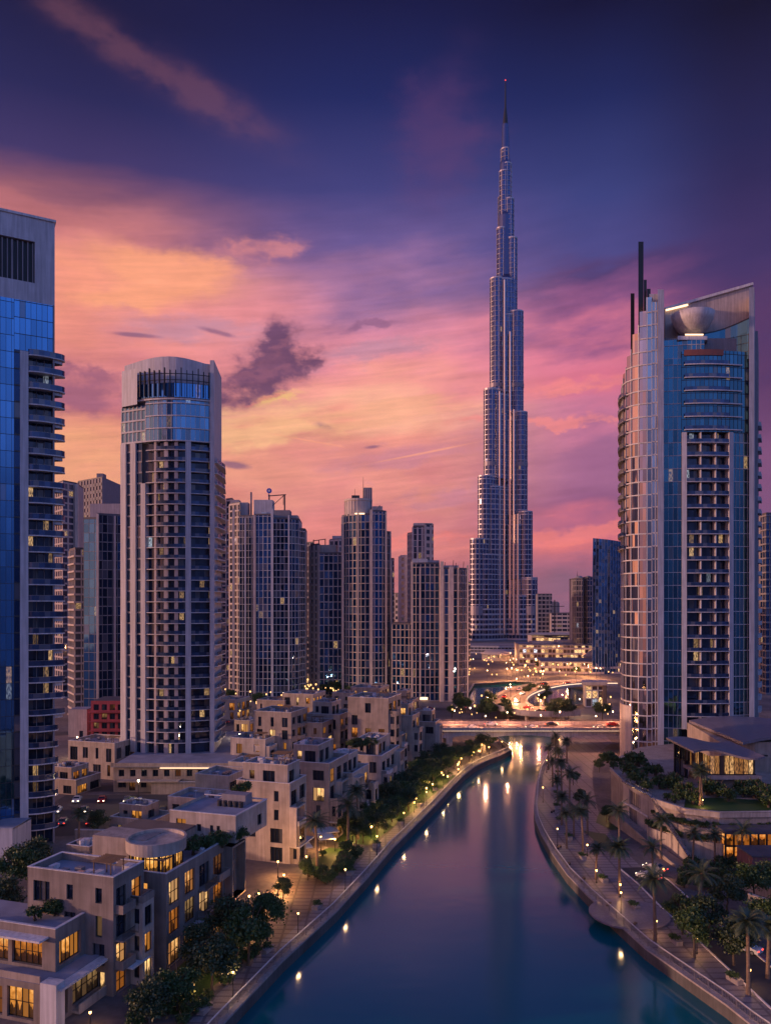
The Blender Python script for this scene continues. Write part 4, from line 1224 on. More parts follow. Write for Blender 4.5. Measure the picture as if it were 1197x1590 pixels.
    g = MB(); g.bar((x - 5, 870, ZZ(942, 870)), (x + 11, 870, ZZ(941.5, 870)), .7); g.build('jib', 'dark', t)
    g = MB(); g.bar((x - 6, 870, ZZ(944, 870)), (x - 3.6, 870, ZZ(944, 870)), 1.6); g.build('counterweight', 'slabd', t)
    t = thing('apartment_tower', 'dark twin shaft tower with rounded tops beside the blue sail tower', 'tower', (X(904, 640), 648, 0))
    vol(t, [(889, 652), (894, 643), (904, 641), (906, 646)], 0, ZZ(899, 643), 4.4, 1.9, 'gl_far', 'slabd', .8, .3, .5, .3, 20)
    vol(t, [(906, 650), (913, 642), (922, 643)], 0, ZZ(897, 643), 4.4, 2.4, 'gl_dark', 'slabd', .8, .3, .5, .3, 20)
    for px, r in ((899, 3.4), (913, 3.2)):
        m = MB(); m.lathe((X(px, 648), 648, ZZ(898, 648)), [(r, 0), (r * .85, 1.2), (r * .4, 2.0), (.05, 2.2)], 16); m.build('domed_roof', 'slabd', t, smooth=True)
    m = MB(); m.tube((X(896, 648), 648, ZZ(897, 648)), (X(896, 648), 648, ZZ(887, 648)), .3, .1, 5); m.build('antenna', 'dark', t)
    # sail shaped glass tower
    t = thing('glass_tower', 'curved blue sail shaped glass tower with vertical ribs behind the silver flank', 'tower', (X(945, 560), 570, 0))
    Y = 560
    prof = [(X(920, Y) - 0.0, 0), (X(923, Y), ZZ(836, Y))]
    gm = MB(); rb = MB(); nz = 10; nx = 12
    def pt(u, w):
        z = (ZZ(835 + 6 * u, Y)) * w
        x = X(920 + 2.5 * w * w + (54 - 2.5 * w * w) * u, Y)
        return (x, Y - 3.0 * sin(pi * u) + 6 * u + 3.0 * w * (1 - u), z)
    for i in range(nx):
        for j in range(nz):
            a, b, c, d = pt(i / nx, j / nz), pt((i + 1) / nx, j / nz), pt((i + 1) / nx, (j + 1) / nz), pt(i / nx, (j + 1) / nz)
            gm.face([a, b, c, d], [(i * 1.0, j * 4.0), (i + 1.0, j * 4.0), (i + 1.0, j * 4 + 4.0), (i * 1.0, j * 4 + 4.0)])
    gm.build('sail_glass', 'gl_sail', t)
    for i in range(nx + 1):
        for j in range(nz):
            p, q = V(pt(i / nx, j / nz)), V(pt(i / nx, (j + 1) / nz)); rb.bar(p - V((0, .2, 0)), q - V((0, .2, 0)), .35, .5)
    rb.build('sail_rib', plain('blue_rib', (.12, .17, .32), .4, .5), t)
    m = MB(); m.prism([pt(0, .999)[:2], pt(.5, .999)[:2], pt(1, .999)[:2], (X(974, Y + 22), Y + 24), (X(922, Y + 22), Y + 24)], 0, lambda k: [pt(0, .999)[2], pt(.5, .999)[2], pt(1, .999)[2], pt(1, .999)[2] - 1, pt(0, .999)[2] - 1][k] - .3); m.build('core', 'slabd', t)
    # beyond the right tower
    t = thing('apartment_tower', 'dark blue banded tower at the edge of the photo beyond the bowl roof tower', 'tower', (X(1195, 430), 440, 0))
    vol(t, [(1181, 440), (1190, 432), (1222, 436)], 0, ZZ(798, 432), 4.0, 3.4, 'gl_mid2', 'slabd', .9, .5, .5, .3, 22)


far_towers()


# ------------------------------------------------------------------ the lit low buildings at the foot of the tall tower
def mall():
    t = thing('round_hall', 'round lit hall at the foot of the tall spire tower', 'building', (X(779, 700), 715, 0))
    Y = 690; pth = [(X(752, Y) + (X(806, Y) - X(752, Y)) * (1 - cos(pi * k / 12)) / 2, Y + 14 - 14 * sin(pi * k / 12)) for k in range(13)]
    facade(t, pth, 0, ZZ(1020, Y) , 5.0, 2.4, 'gl_hall', 'beige', .8, .5, .8, .4) if 'gl_hall' in M else facade(t, pth, 0, ZZ(1018, Y), 5.2, 1.6, 'gl_mall', 'beige', 2.6, .3, .9, .4)
    m = MB(); m.lathe((X(779, Y), Y + 15, ZZ(1016, Y)), [(16.8, -.6), (16.8, .2), (12, 2.2), (5, 3.4), (.1, 3.8)], 32); m.build('domed_roof', 'pink', t, smooth=True)
    labels = ('long lit terrace building with bands of windows right of the round hall', 'wide lit building with a broad flat canopy roof under the twin shaft tower',
              'lowest lit terrace along the far lake shore', 'banded pale building directly under the tall spire tower')
    for i, (a, b, Y, y1, y0, bay, fh, mat) in enumerate(((806, 1000, 640, 1003, 1050, 3.0, 4.4, 'gl_mall'), (826, 905, 760, 988, 1030, 4.0, 4.4, 'gl_mall'), (840, 1010, 560, 1030, 1062, 2.6, 3.8, 'gl_mall'), (712, 836, 800, 1004, 1030, 4.0, 3.0, 'gl_far'))):
        t = thing('lit_lowrise', labels[i], 'building', (X((a + b) / 2, Y), Y + 10, 0))
        vol(t, [(a, Y + 8), ((a + b) / 2, Y), (b, Y + 6)], 0, ZZ(y1, Y), fh, bay, mat, 'pink' if i < 3 else 'white', 1.5, 1.4, .5, .4, 40, roof='slabd')
        if i == 1:
            m = MB(); m.prism([(X(a - 8, Y - 6), Y - 6), (X(b + 6, Y - 8), Y - 8), (X(b + 4, Y + 30), Y + 30), (X(a, Y + 30), Y + 30)], ZZ(986, Y), ZZ(984, Y), bottom=True); m.build('canopy_roof', 'beige', t)
        if i == 0:
            for k in range(3):
                m = MB(); aa = a + 20 + 40 * k; m.box(X(aa, Y + 16), X(aa + 34, Y + 16), Y + 16, Y + 32, ZZ(1004, Y), ZZ(998 - 2 * k, Y)); m.build('roof_pavilion', 'pink', t)
    t = thing('domed_hall', 'low grey domed roof under the blue sail tower', 'building', (X(945, 660), 665, 0))
    m = MB(); c = (X(938, 600), 606, 0); m.lathe(c, [(14, 0), (14, ZZ(1008, 600) * .6)], 28); m.build('drum', 'pink', t)
    m = MB(); m.lathe((c[0], c[1], ZZ(1008, 600) * .6), [(15, 0), (11, 3.6), (6, 6.2), (2, 7.6), (.1, 8)], 28); m.build('domed_roof', 'slabd', t, smooth=True)
    t = thing('gate_building', 'square lit gate building with a frame front where the curved road ends', 'building', (X(925, 385), 392, 0))
    Y = 378; vol(t, [(909, Y), (937, Y)], 0, ZZ(1066, Y), 4, 3.0, 'gl_mall', 'white', .5, .5, .5, .5, 8, roof='beige')
    m = MB(); m.prism([(X(903, Y - 1.5), Y - 1.5), (X(943, Y - 1.5), Y - 1.5), (X(943, Y + 9), Y + 9), (X(903, Y + 9), Y + 9)], ZZ(1064, Y), ZZ(1059, Y), bottom=True); m.build('canopy_roof', 'beige', t)
    m = MB(); m.box(X(936, Y - 1), X(942, Y - 1), Y - 1, Y + 7, 0, ZZ(1064, Y)); m.build('gold_pier', 'pavew', t)


mall()
mb = MB()
for i in range(420):
    y = R.uniform(1000, 3800); x = R.uniform(-1.0, 1.0) * y * .62
    if abs(x - X(788, 1110)) < 80 and y < 1300: continue
    w, d, h = R.uniform(12, 40), R.uniform(12, 40), R.uniform(6, 26) * (1 + (R.random() < .06) * 1.2)
    mb.box(x - w, x + w, y - d, y + d, 0, h)
tag(mb.build('distant_city', 'slabd'), 'far low city blocks fading towards the horizon', None, None, 'stuff')


# ------------------------------------------------------------------ bridge, curved road
def road_bridge():
    Y0, Y1, zd = 264.0, 279.0, 7.0
    x0, x1 = X(560, 264), 135.0
    t = thing('road_bridge', 'pale concrete road bridge crossing the canal with warm lit deck', 'bridge', (X(830, 270), 271, 0))
    m = MB(); m.box(x0, x1, Y0, Y1, zd - .5, zd); m.build('deck', 'deck', t)
    m = MB(); m.box(x0, x1, Y0 + 1.6, Y1 - 1.6, zd + .004, zd + .02); m.build('carriageway', 'warmroad', t)
    m = MB()
    x = x0
    while x < x1: m.box(x, x + 2.2, (Y0 + Y1) / 2 - .08, (Y0 + Y1) / 2 + .08, zd + .022, zd + .03); x += 5
    m.build('lane_marking', 'paint', t)
    for y in (Y0, Y1 - .35):
        m = MB(); m.box(x0, x1, y - .12, y + .35, zd + .002, zd + 1.0); m.build('parapet', 'deck', t)
        m = MB(); x = x0
        m.box(x0, x1, y + .05, y + .16, zd + 1.42, zd + 1.52)
        while x < x1: m.box(x, x + .1, y + .05, y + .15, zd + 1.0, zd + 1.42); x += 2
        m.build('handrail', 'rail', t)
    # haunched girders between the piers
    piers = [X(697, 266), X(748, 266), X(872, 266), X(985, 266), 125.0]
    for k in (0, 1):
        m = MB(); yy = (Y0 + .5, Y1 - 1.7)[k]
        pts = [x0] + piers + [x1]
        for a, b in zip(pts, pts[1:]):
            n = 10
            for i in range(n):
                u0, u1 = i / n, (i + 1) / n
                zz = lambda u: zd - .5 - (1.15 + 1.2 * (2 * u - 1) ** 2)
                xa, xb = a + (b - a) * u0, a + (b - a) * u1
                m.hexa([(xa, yy, zz(u0)), (xb, yy, zz(u1)), (xb, yy + 1.2, zz(u1)), (xa, yy + 1.2, zz(u0)), (xa, yy, zd - .5), (xb, yy, zd - .5), (xb, yy + 1.2, zd - .5), (xa, yy + 1.2, zd - .5)])
        m.build('girder', 'deck', t)
    for x in piers[:-1]:
        m = MB(); m.box(x - 1.1, x + 1.1, Y0 + .6, Y1 - .6, -2.6, zd - 2.7); m.build('pier', 'deck', t)
    m = MB(); m.box(x0, x1, Y0 - .16, Y0 - .125, zd - .10, zd - .05); m.build('fascia_light', 'strip', t)


road_bridge()


def curved_road():
    px = [(884, 1103, 4), (850, 1105, 4), (818, 1103, 4.5), (797, 1097, 5.2), (791, 1089, 6), (797, 1081, 6.5), (812, 1074, 7), (833, 1068, 7), (858, 1063.5, 7), (885, 1061, 7), (912, 1060, 7), (960, 1060, 7)]
    ctr = []
    for a, b, z in px: q = G(a, b, z); ctr.append((q.x, q.y, z))
    # smooth
    pts = []
    for i in range(len(ctr) - 1):
        p0, p1, p2, p3 = (V(ctr[max(0, i - 1)]), V(ctr[i]), V(ctr[i + 1]), V(ctr[min(len(ctr) - 1, i + 2)]))
        for k in range(5):
            u = k / 5; pts.append(.5 * ((2 * p1) + (-p0 + p2) * u + (2 * p0 - 5 * p1 + 4 * p2 - p3) * u * u + (-p0 + 3 * p1 - 3 * p2 + p3) * u ** 3))
    path = [(p.x, p.y) for p in pts]; zs = [p.z for p in pts]
    t = thing('elevated_road', 'curved elevated road sweeping round the lake beyond the bridge', 'road', (path[20][0], path[20][1], 0))
    W = 7.5; A, B = offset_path(path, W), offset_path(path, -W)
    def rib(o0, o1, dz0, dz1, name, mat):
        a, b = offset_path(path, o0), offset_path(path, o1); m = MB(); n = len(path)
        for i in range(n - 1):
            m.hexa([(*a[i], zs[i] + dz0), (*a[i + 1], zs[i + 1] + dz0), (*b[i + 1], zs[i + 1] + dz0), (*b[i], zs[i] + dz0), (*a[i], zs[i] + dz1), (*a[i + 1], zs[i + 1] + dz1), (*b[i + 1], zs[i + 1] + dz1), (*b[i], zs[i] + dz1)])
        return m.build(name, mat, t)
    rib(W, -W, -1.4, 0, 'deck', 'deck'); rib(W + .3, W, -1.0, 1.1, 'parapet', 'deck'); rib(-W, -W - .3, -1.0, 1.1, 'parapet', 'deck')
    rib(W - .6, .3, .01, .02, 'carriageway', 'warmroad'); rib(-.3, -W + .6, .01, .02, 'carriageway', 'warmroad')
    rib(W + .36, W + .31, .2, .5, 'edge_light', 'strip')
    for i in range(3, len(path), 7):
        m = MB(); m.tube((*path[i], -2), (*path[i], zs[i] - 1.4), .9, .9, 10); m.build('pillar', 'deck', t)
    return path, zs


RING, RINGZ = curved_road()


# ------------------------------------------------------------------ cars
def make_car(paint):
    t = thing('parked_car', None, 'car', (0, 0, 0))
    prof = [(-2.15, .28), (-2.2, .62), (-2.05, .86), (-1.35, .94), (-.75, 1.40), (.55, 1.42), (1.15, .98), (1.95, .86), (2.15, .62), (2.15, .28)]
    m = MB()
    for (xa, za), (xb, zb) in zip(prof, prof[1:] + prof[:1]):
        ya = .86 if za < 1.1 else .66; yb = .86 if zb < 1.1 else .66
        m.face([(xa, -ya, za), (xb, -yb, zb), (xb, yb, zb), (xa, ya, za)])
    low = [(x, z) for x, z in prof if z < 1.1]; up = [prof[3], prof[4], prof[5], prof[6]]
    for s in (-1, 1):
        m.face([(x, s * .86, z) for x, z in low])
        m.face([(up[0][0], s * .86, up[0][1]), (up[1][0], s * .66, up[1][1]), (up[2][0], s * .66, up[2][1]), (up[3][0], s * .86, up[3][1])])
    m.build('body', paint, t)
    g = MB()
    def sub(a, b, u, off):     # point on the segment
        return (a[0] + (b[0] - a[0]) * u, a[1] + (b[1] - a[1]) * u)
    a, b = prof[3], prof[4]; p, q = sub(a, b, .12, 0), sub(a, b, .92, 0); g.face([(p[0] - .02, -.74, p[1] + .02), (q[0] - .02, -.62, q[1] + .02), (q[0] - .02, .62, q[1] + .02), (p[0] - .02, .74, p[1] + .02)])
    a, b = prof[6], prof[5]; p, q = sub(a, b, .12, 0), sub(a, b, .92, 0); g.face([(p[0] + .02, -.74, p[1] + .02), (q[0] + .02, -.62, q[1] + .02), (q[0] + .02, .62, q[1] + .02), (p[0] + .02, .74, p[1] + .02)])
    for s in (-1, 1): g.face([(-1.1, s * .835, 1.0), (-.72, s * .69, 1.34), (.5, s * .69, 1.35), (.95, s * .835, 1.02)])
    g.build('glazing', 'blackglass', t)
    for x in (-1.35, 1.35):
        for s in (-1, 1):
            w = MB(); w.tube((x, s * .70, .33), (x, s * .90, .33), .33, .33, 14); wo = w.build('wheel', 'tyre', t)
            w = MB(); w.tube((x, s * .88, .33), (x, s * .915, .33), .2, .2, 10); w.build('rim', 'car_s', wo)
    for s in (-1, 1):
        m = MB(); m.box(2.10, 2.19, s * .6 - .18, s * .6 + .18, .60, .76); m.build('headlight', 'head', t)
        m = MB(); m.box(-2.24, -2.15, s * .6 - .18, s * .6 + .18, .64, .78); m.build('tail_light', 'red', t)
    return t


CARS = {k: make_car(k) for k in ('car_w', 'car_s', 'car_d', 'car_r')}
CNAME = {'car_w': 'white', 'car_s': 'silver', 'car_d': 'black', 'car_r': 'dark red'}
used_car = set()


def car(x, y, z, ang, label, group, paint=None):
    paint = paint or R.choice(list(CARS))
    o = CARS[paint] if paint not in used_car else copy_tree(CARS[paint]); used_car.add(paint)
    o.location = (x, y, z); o.rotation_euler = (0, 0, ang); o['label'] = label.replace('PAINT', CNAME[paint]); o['group'] = group
    return o


ORD = ('first', 'second', 'third', 'fourth', 'fifth', 'sixth', 'seventh', 'eighth', 'ninth', 'tenth', 'eleventh', 'twelfth', 'thirteenth', 'fourteenth', 'fifteenth', 'sixteenth', 'seventeenth', 'eighteenth', 'nineteenth', 'twentieth', 'twenty-first', 'twenty-second', 'twenty-third', 'twenty-fourth', 'twenty-fifth', 'twenty-sixth')
bx = X(700, 270)
for i in range(3):
    car(bx + 6 + i * 22.2 + R.uniform(-1.5, 1.5), 268.4, 7.02, pi, 'PAINT car on the near lane of the bridge, %s from its villa end' % ORD[i], 'cars crossing the bridge')
for i in range(3):
    car(bx + 15 + i * 21.4 + R.uniform(-1.5, 1.5), 274.6, 7.02, 0, 'PAINT car on the far lane of the bridge, %s from its villa end' % ORD[i], 'cars crossing the bridge')
for i in range(11):
    k = 3 + i * 4; a, b = RING[k], RING[k + 1]; an = atan2(b[1] - a[1], b[0] - a[0]); s = 1 if i % 2 else -1
    n = (-(b[1] - a[1]), b[0] - a[0]); l = math.hypot(*n)
    car(a[0] + n[0] / l * 3 * s, a[1] + n[1] / l * 3 * s, RINGZ[k] + .02, an + (0 if s > 0 else pi), 'PAINT car on the curved elevated road, %s from its lower end' % ORD[i], 'cars on the curved road')


# ------------------------------------------------------------------ villas along the canal
def villa(label, corner, h, n, Lu, Wv, seed, mat='villa', top=(3.5, 3.0), lit=.25, cut_front=0.0, portals=1, canopy=True, skip_front=0):
    rr = random.Random(seed)
    root = thing('villa', label, 'villa', (corner[0], corner[1], 0))
    fr = Frame(corner); fh = h / n; hb = h - fh if top else h
    wall = MB(); right_r, front_r = [], []
    panes = []
    def pick(big=False):
        q = rr.random()
        return 'win_amber' if q < lit * .5 else 'win_gold' if q < lit else 'win_dim' if q < lit + .12 else 'blackglass'
    lit = min(.55, lit * 1.6)
    nb = max(2, round(Lu / 4.0)); bw = Lu / nb; ns = round(hb / fh)
    kinds = [rr.choice(('balcony', 'window', 'tall', 'balcony')) for _ in range(nb)]
    balc = []
    for b in range(nb):
        u0 = b * bw + .6; u1 = (b + 1) * bw - .6
        for s in range(ns):
            z = s * fh
            if s == 0: right_r.append((u0, u1, .15, fh - .7)); panes.append((right_r[-1], 'R', rr.choice(('win_gold', 'win_amber', 'win_amber', 'blackglass')) if rr.random() < lit * 2.4 else 'blackglass')); continue
            if kinds[b] == 'balcony':
                right_r.append((u0, u1, z + .05, z + fh - .7)); balc.append((u0, u1, z))
            elif kinds[b] == 'window':
                right_r.append((u0 + .3, u1 - .3, z + .95, z + fh - .65))
            else:
                right_r.append((u0 + .1, u1 - .1, z + .35, z + fh - .45))
            panes.append((right_r[-1], 'R', pick()))
    nf = max(1, round((Wv - 1) / 4.2)); fw = Wv / nf
    for b in range(nf):
        for s in range(ns):
            if rr.random() < .14 or s < skip_front: continue
            c = (b + .5) * fw; w = rr.choice((1.0, 1.8, 2.6)) / 2
            if c + w > Wv - .5: continue
            front_r.append((c - w, c + w, s * fh + rr.choice((.2, .95)), s * fh + fh - .65)); panes.append((front_r[-1], 'F', pick()))
    oR = fr.p(0, 0, 0); uR = (BD.x, BD.y); nR = (-BN.x, -BN.y)
    oF = fr.p(0, Wv, 0); uF = (-BN.x, -BN.y); nF = (-BD.x, -BD.y)
    wall_holes(wall, oR, uR, nR, Lu, 0, hb, right_r); wall_holes(wall, oF, uF, nF, Wv, 0, hb, front_r)
    wall.face([fr.p(Lu, 0, 0), fr.p(Lu, Wv, 0), fr.p(Lu, Wv, hb), fr.p(Lu, 0, hb)]); wall.face([fr.p(0, Wv, 0), fr.p(Lu, Wv, 0), fr.p(Lu, Wv, hb), fr.p(0, Wv, hb)])
    # terrace / roof
    rf = MB(); rf.face([fr.p(.2, .2, hb - .02), fr.p(Lu - .2, .2, hb - .02), fr.p(Lu - .2, Wv - .2, hb - .02), fr.p(.2, Wv - .2, hb - .02)])
    def parap(z, u0, u1, v0, v1, ph=.95, th=.25):
        m = MB(); fr.box(m, u0, u1, v0, v0 + th, z, z + ph); fr.box(m, u0, u1, v1 - th, v1, z, z + ph); fr.box(m, u0, u0 + th, v0 + th, v1 - th, z, z + ph); fr.box(m, u1 - th, u1, v0 + th, v1 - th, z, z + ph)
        po = m.build('parapet', mat, root)
        m = MB(); e = .06; c = .1
        fr.box(m, u0 - e, u1 + e, v0 - e, v0 + th + e, z + ph, z + ph + c); fr.box(m, u0 - e, u1 + e, v1 - th - e, v1 + e, z + ph, z + ph + c)
        fr.box(m, u0 - e, u0 + th + e, v0 + th + e, v1 - th - e, z + ph, z + ph + c); fr.box(m, u1 - th - e, u1 + e, v0 + th + e, v1 - th - e, z + ph, z + ph + c)
        m.build('coping', 'trim', po)
    parap(hb, 0, Lu, 0, Wv)
    top_r = []
    if top:
        tu, tv = top; L2, W2 = Lu - tu - .6, Wv - tv - .6
        f2 = Frame(fr.p(tu, tv, 0).to_2d())
        rr2 = [(.8, min(L2 - .6, 3.2), .2, fh - .8)] + ([(4.2, min(L2 - .5, 6.4), .2, fh - .8)] if L2 > 6 else [])
        ff2 = [(W2 * .15, W2 * .15 + 1.1, 1.0, fh - .9), (W2 * .45, W2 * .45 + 2.6, .2, fh - .8)] if W2 > 5 else [(.6, 1.8, .9, fh - .9)]
        o1 = f2.p(0, 0, hb); o2 = f2.p(0, W2, hb)
        wall_holes(wall, o1, uR, nR, L2, hb, fh, rr2); wall_holes(wall, o2, uF, nF, W2, hb, fh, ff2)
        wall.face([f2.p(L2, 0, hb), f2.p(L2, W2, hb), f2.p(L2, W2, h), f2.p(L2, 0, h)]); wall.face([f2.p(0, W2, hb), f2.p(L2, W2, hb), f2.p(L2, W2, h), f2.p(0, W2, h)])
        rf.face([f2.p(0, 0, h + .05), f2.p(L2, 0, h + .05), f2.p(L2, W2, h + .05), f2.p(0, W2, h + .05)])
        parap(h - .02, tu, tu + L2, tv, tv + W2, .5, .2)
        for r in rr2: window(root, o1, uR, nR, r, hb, pick())
        for r in ff2: window(root, o2, uF, nF, r, hb, pick())
        uz, uu, vv = h + .06, (tu + .8, tu + L2 - 1.6), (tv + .6, tv + W2 - 1.6)
    else:
        uz, uu, vv = hb, (.8, Lu - 2), (.8, Wv - 2)
    wo = wall.build('wall', mat, root); rf.build('roof', 'roof', root)
    for i in range(rr.randint(4, 8)):
        m = MB(); a, b = rr.uniform(*uu), rr.uniform(*vv); w, d, hh = rr.uniform(.7, 1.5), rr.uniform(.7, 1.2), rr.uniform(.5, 1.1)
        fr.box(m, a, a + w, b, b + d, uz + .15, uz + hh); fr.box(m, a + .1, a + w - .1, b + .1, b + d - .1, uz, uz + .15); q = m.build('rooftop_unit', rr.choice(('trim', 'slabd', 'steel')), root)
    m = MB(); a = rr.uniform(*uu); fr.box(m, a, a + .08, vv[0], vv[1] + .9, uz, uz + .08); fr.box(m, uu[0], uu[1], vv[0] + .7, vv[0] + .78, uz, uz + .08); m.build('roof_pipe', 'steel', root)
    for r, s, mt in panes:
        if s == 'R': window(root, oR, uR, nR, r, 0, mt, rows=2 if r[3] - r[2] > 2.4 else 1)
        else: window(root, oF, uF, nF, r, 0, mt)
    for u0, u1, z in balc:
        m = MB(); d = 1.25; fr.box(m, u0 - .3, u1 + .3, -d, -.003, z - .22, z)
        b = m.build('balcony', mat, root)
        if rr.random() < .55:
            m = MB(); fr.box(m, u0 - .3, u1 + .3, -d, -d + .14, z + .002, z + .9); fr.box(m, u0 - .3, u0 - .16, -d + .14, -.003, z + .002, z + .9); fr.box(m, u1 + .16, u1 + .3, -d + .14, -.003, z + .002, z + .9)
            m.build('balcony_parapet', mat, b)
        else:
            m = MB(); fr.box(m, u0 - .28, u1 + .28, -d + .03, -d + .08, z + .95, z + 1.02)
            k = u0 - .28
            while k < u1 + .28: fr.box(m, k, k + .035, -d + .035, -d + .07, z, z + .95); k += .22
            m.build('railing', 'dark', b)
    for q in range(0 if portals == 0 and not canopy else 1 + (nb > 2)):
        b = rr.randrange(nb); s1 = rr.randint(1, max(1, ns - 1)); u0, u1 = b * bw + .35, (b + 1) * bw - .35; d = rr.uniform(1.7, 2.6); z1 = s1 * fh + .1
        f5 = Frame(fr.p(u0, -d, 0).to_2d()); w5 = MB(); ww = u1 - u0; r5 = [(.5, ww - .5, k * fh + .4, k * fh + fh - .6) for k in range(s1)]
        wall_holes(w5, f5.p(0, 0, 0), uR, nR, ww, 0, z1, r5, .3); wall_holes(w5, f5.p(0, d, 0), uF, nF, d, 0, z1, [(.5, d - .5, k * fh + .9, k * fh + fh - .7) for k in range(s1)], .3)
        w5.face([f5.p(ww, 0, 0), f5.p(ww, d, 0), f5.p(ww, d, z1), f5.p(ww, 0, z1)]); w5.face([f5.p(0, 0, z1), f5.p(ww, 0, z1), f5.p(ww, d, z1), f5.p(0, d, z1)])
        bo = w5.build('projecting_bay', rr.choice((mat, 'villa3', 'villa2')), root)
        for r in r5: window(bo, f5.p(0, 0, 0), uR, nR, r, 0, pick(), rev=.3)
        for k in range(s1): window(bo, f5.p(0, d, 0), uF, nF, (.5, d - .5, k * fh + .9, k * fh + fh - .7), 0, 'blackglass', rev=.3)
        m = MB(); f5.box(m, -.05, ww + .05, -.05, .1, z1, z1 + .9); f5.box(m, -.05, .1, .1, d, z1, z1 + .9); f5.box(m, ww - .1, ww + .05, .1, d, z1, z1 + .9); m.build('terrace_parapet', 'trim' if rr.random() < .4 else mat, root)
    for q in range(rr.randint(1, 3)):
        p = fr.p(rr.uniform(*uu), rr.uniform(*vv), uz); m = MB()
        if rr.random() < .5: m.tube(p, p + V((0, 0, 1.1)), .5, .5, 12); m.build('water_tank', rr.choice(('trim', 'steel')), root)
        else: m.tube(p, p + V((0, 0, 1.2)), .05, .05, 6); m.lathe(p + V((0, 0, 1.3)), [(.02, 0), (.3, .06), (.45, .2)], 12); m.build('satellite_dish', 'trim', root)
    if rr.random() < .6 and uu[1] - uu[0] > 3:
        m = MB(); a, c0 = uu[0] + .3, vv[0] + .4
        for i in (0, 2.6):
            for j in (0, 2.6): fr.box(m, a + i, a + i + .12, c0 + j, c0 + j + .12, uz, uz + 2.3)
        for i in range(8): fr.box(m, a - .2 + i * .42, a - .1 + i * .42, c0 - .3, c0 + 3.0, uz + 2.3, uz + 2.42)
        m.build('pergola', 'timber', root)
    for p in range(portals):
        b = rr.randrange(nb); s0 = 1; u0, u1 = b * bw + .12, (b + 1) * bw - .12; z0, z1 = s0 * fh - .25, min(hb, (s0 + 2) * fh) + .1
        m = MB(); d = 1.5; th = .32
        fr.box(m, u0 - th, u0, -d, -.004, z0, z1); fr.box(m, u1, u1 + th, -d, -.004, z0, z1); fr.box(m, u0, u1, -d, -.004, z1 - th, z1); fr.box(m, u0, u1, -d, -.004, z0 - .02, z0 + .25)
        m.build('portal_frame', 'villa3', root)
    if canopy:
        m = MB(); a, b2 = rr.uniform(0, Lu * .3), rr.uniform(Lu * .65, Lu); fr.box(m, a, b2, -2.0, -.005, fh - .42, fh - .22); m.build('canopy', 'trim', root)
    return root, fr


def Gc(px, py, z): q = G(px, py, z); return (q.x, q.y)


VL = []
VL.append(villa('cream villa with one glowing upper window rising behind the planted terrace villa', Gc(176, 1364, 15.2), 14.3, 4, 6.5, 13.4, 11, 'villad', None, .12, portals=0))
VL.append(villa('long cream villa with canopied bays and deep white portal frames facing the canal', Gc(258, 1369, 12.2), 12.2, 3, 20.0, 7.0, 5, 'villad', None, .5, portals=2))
VL.append(villa('tall rose villa with blue roof windows and stacked canal balconies above the lit plaza', Gc(450, 1196, 18.2), 18.2, 5, 8.0, 11.5, 9, 'villa', (1.6, 1.2), .08, portals=1))
VL.append(villa('rose villa with open roof terrace next along the canal after the plaza villa', Gc(511, 1166, 18.8), 18.8, 5, 12.0, 10.0, 23, 'villa2', (2.4, 3.5), .10, portals=1))
VL.append(villa('low pale villa with flat white roof light behind the canal palms', Gc(548, 1182, 15.0), 15.0, 4, 11.0, 8.0, 31, 'villa3', (3.0, 2.5), .12))
VL.append(villa('pale villa with narrow bays half hidden by the canal trees', Gc(592, 1158, 14.6), 14.6, 4, 16.0, 9.0, 37, 'villa', (5.0, 2.5), .12))
VL.append(villa('tallest beige villa block with a lit corner window above the tree walk', Gc(603, 1090, 22.0), 22.0, 6, 13.0, 12.5, 41, 'villa2', None, .10, portals=1, skip_front=3))
VL.append(villa('stepped beige villa between the tallest villa block and the bridge', Gc(640, 1098, 18.5), 18.5, 5, 9.0, 9.0, 43, 'villa', (2.5, 2.0), .06))
VL.append(villa('small beige villa with dark slots beside the end of the bridge', Gc(676, 1108, 15.2), 15.2, 4, 6.5, 8.0, 47, 'villa2', (1.8, 1.6), .06))
VL.append(villa('beige back row block with small square windows behind the rose villas', Gc(452, 1112, 18.0), 18.0, 5, 12.0, 12.0, 53, 'villa2', None, .05, canopy=False, portals=0))
VL.append(villa('plain beige back row block standing left of the tallest villa block', Gc(528, 1096, 19.0), 19.0, 5, 12.0, 11.0, 59, 'villa', (3.0, 4.0), .06, canopy=False, portals=0))
VL.append(villa('low cream house among strip lights right of the arched tower podium', Gc(412, 1154, 11.0), 11.0, 3, 10.0, 11.0, 61, 'villa3', None, .15, canopy=False, portals=0))
VL.append(villa('low cream house behind the back row block near the dark gantry towers', Gc(486, 1082, 12.0), 12.0, 3, 14.0, 14.0, 67, 'villa', None, .25, canopy=False, portals=0))
VL.append(villa('grey roofed house at the foot of the rose gridded towers', Gc(590, 1072, 12.0), 12.0, 3, 14.0, 14.0, 71, 'villa2', None, .2, canopy=False, portals=0))


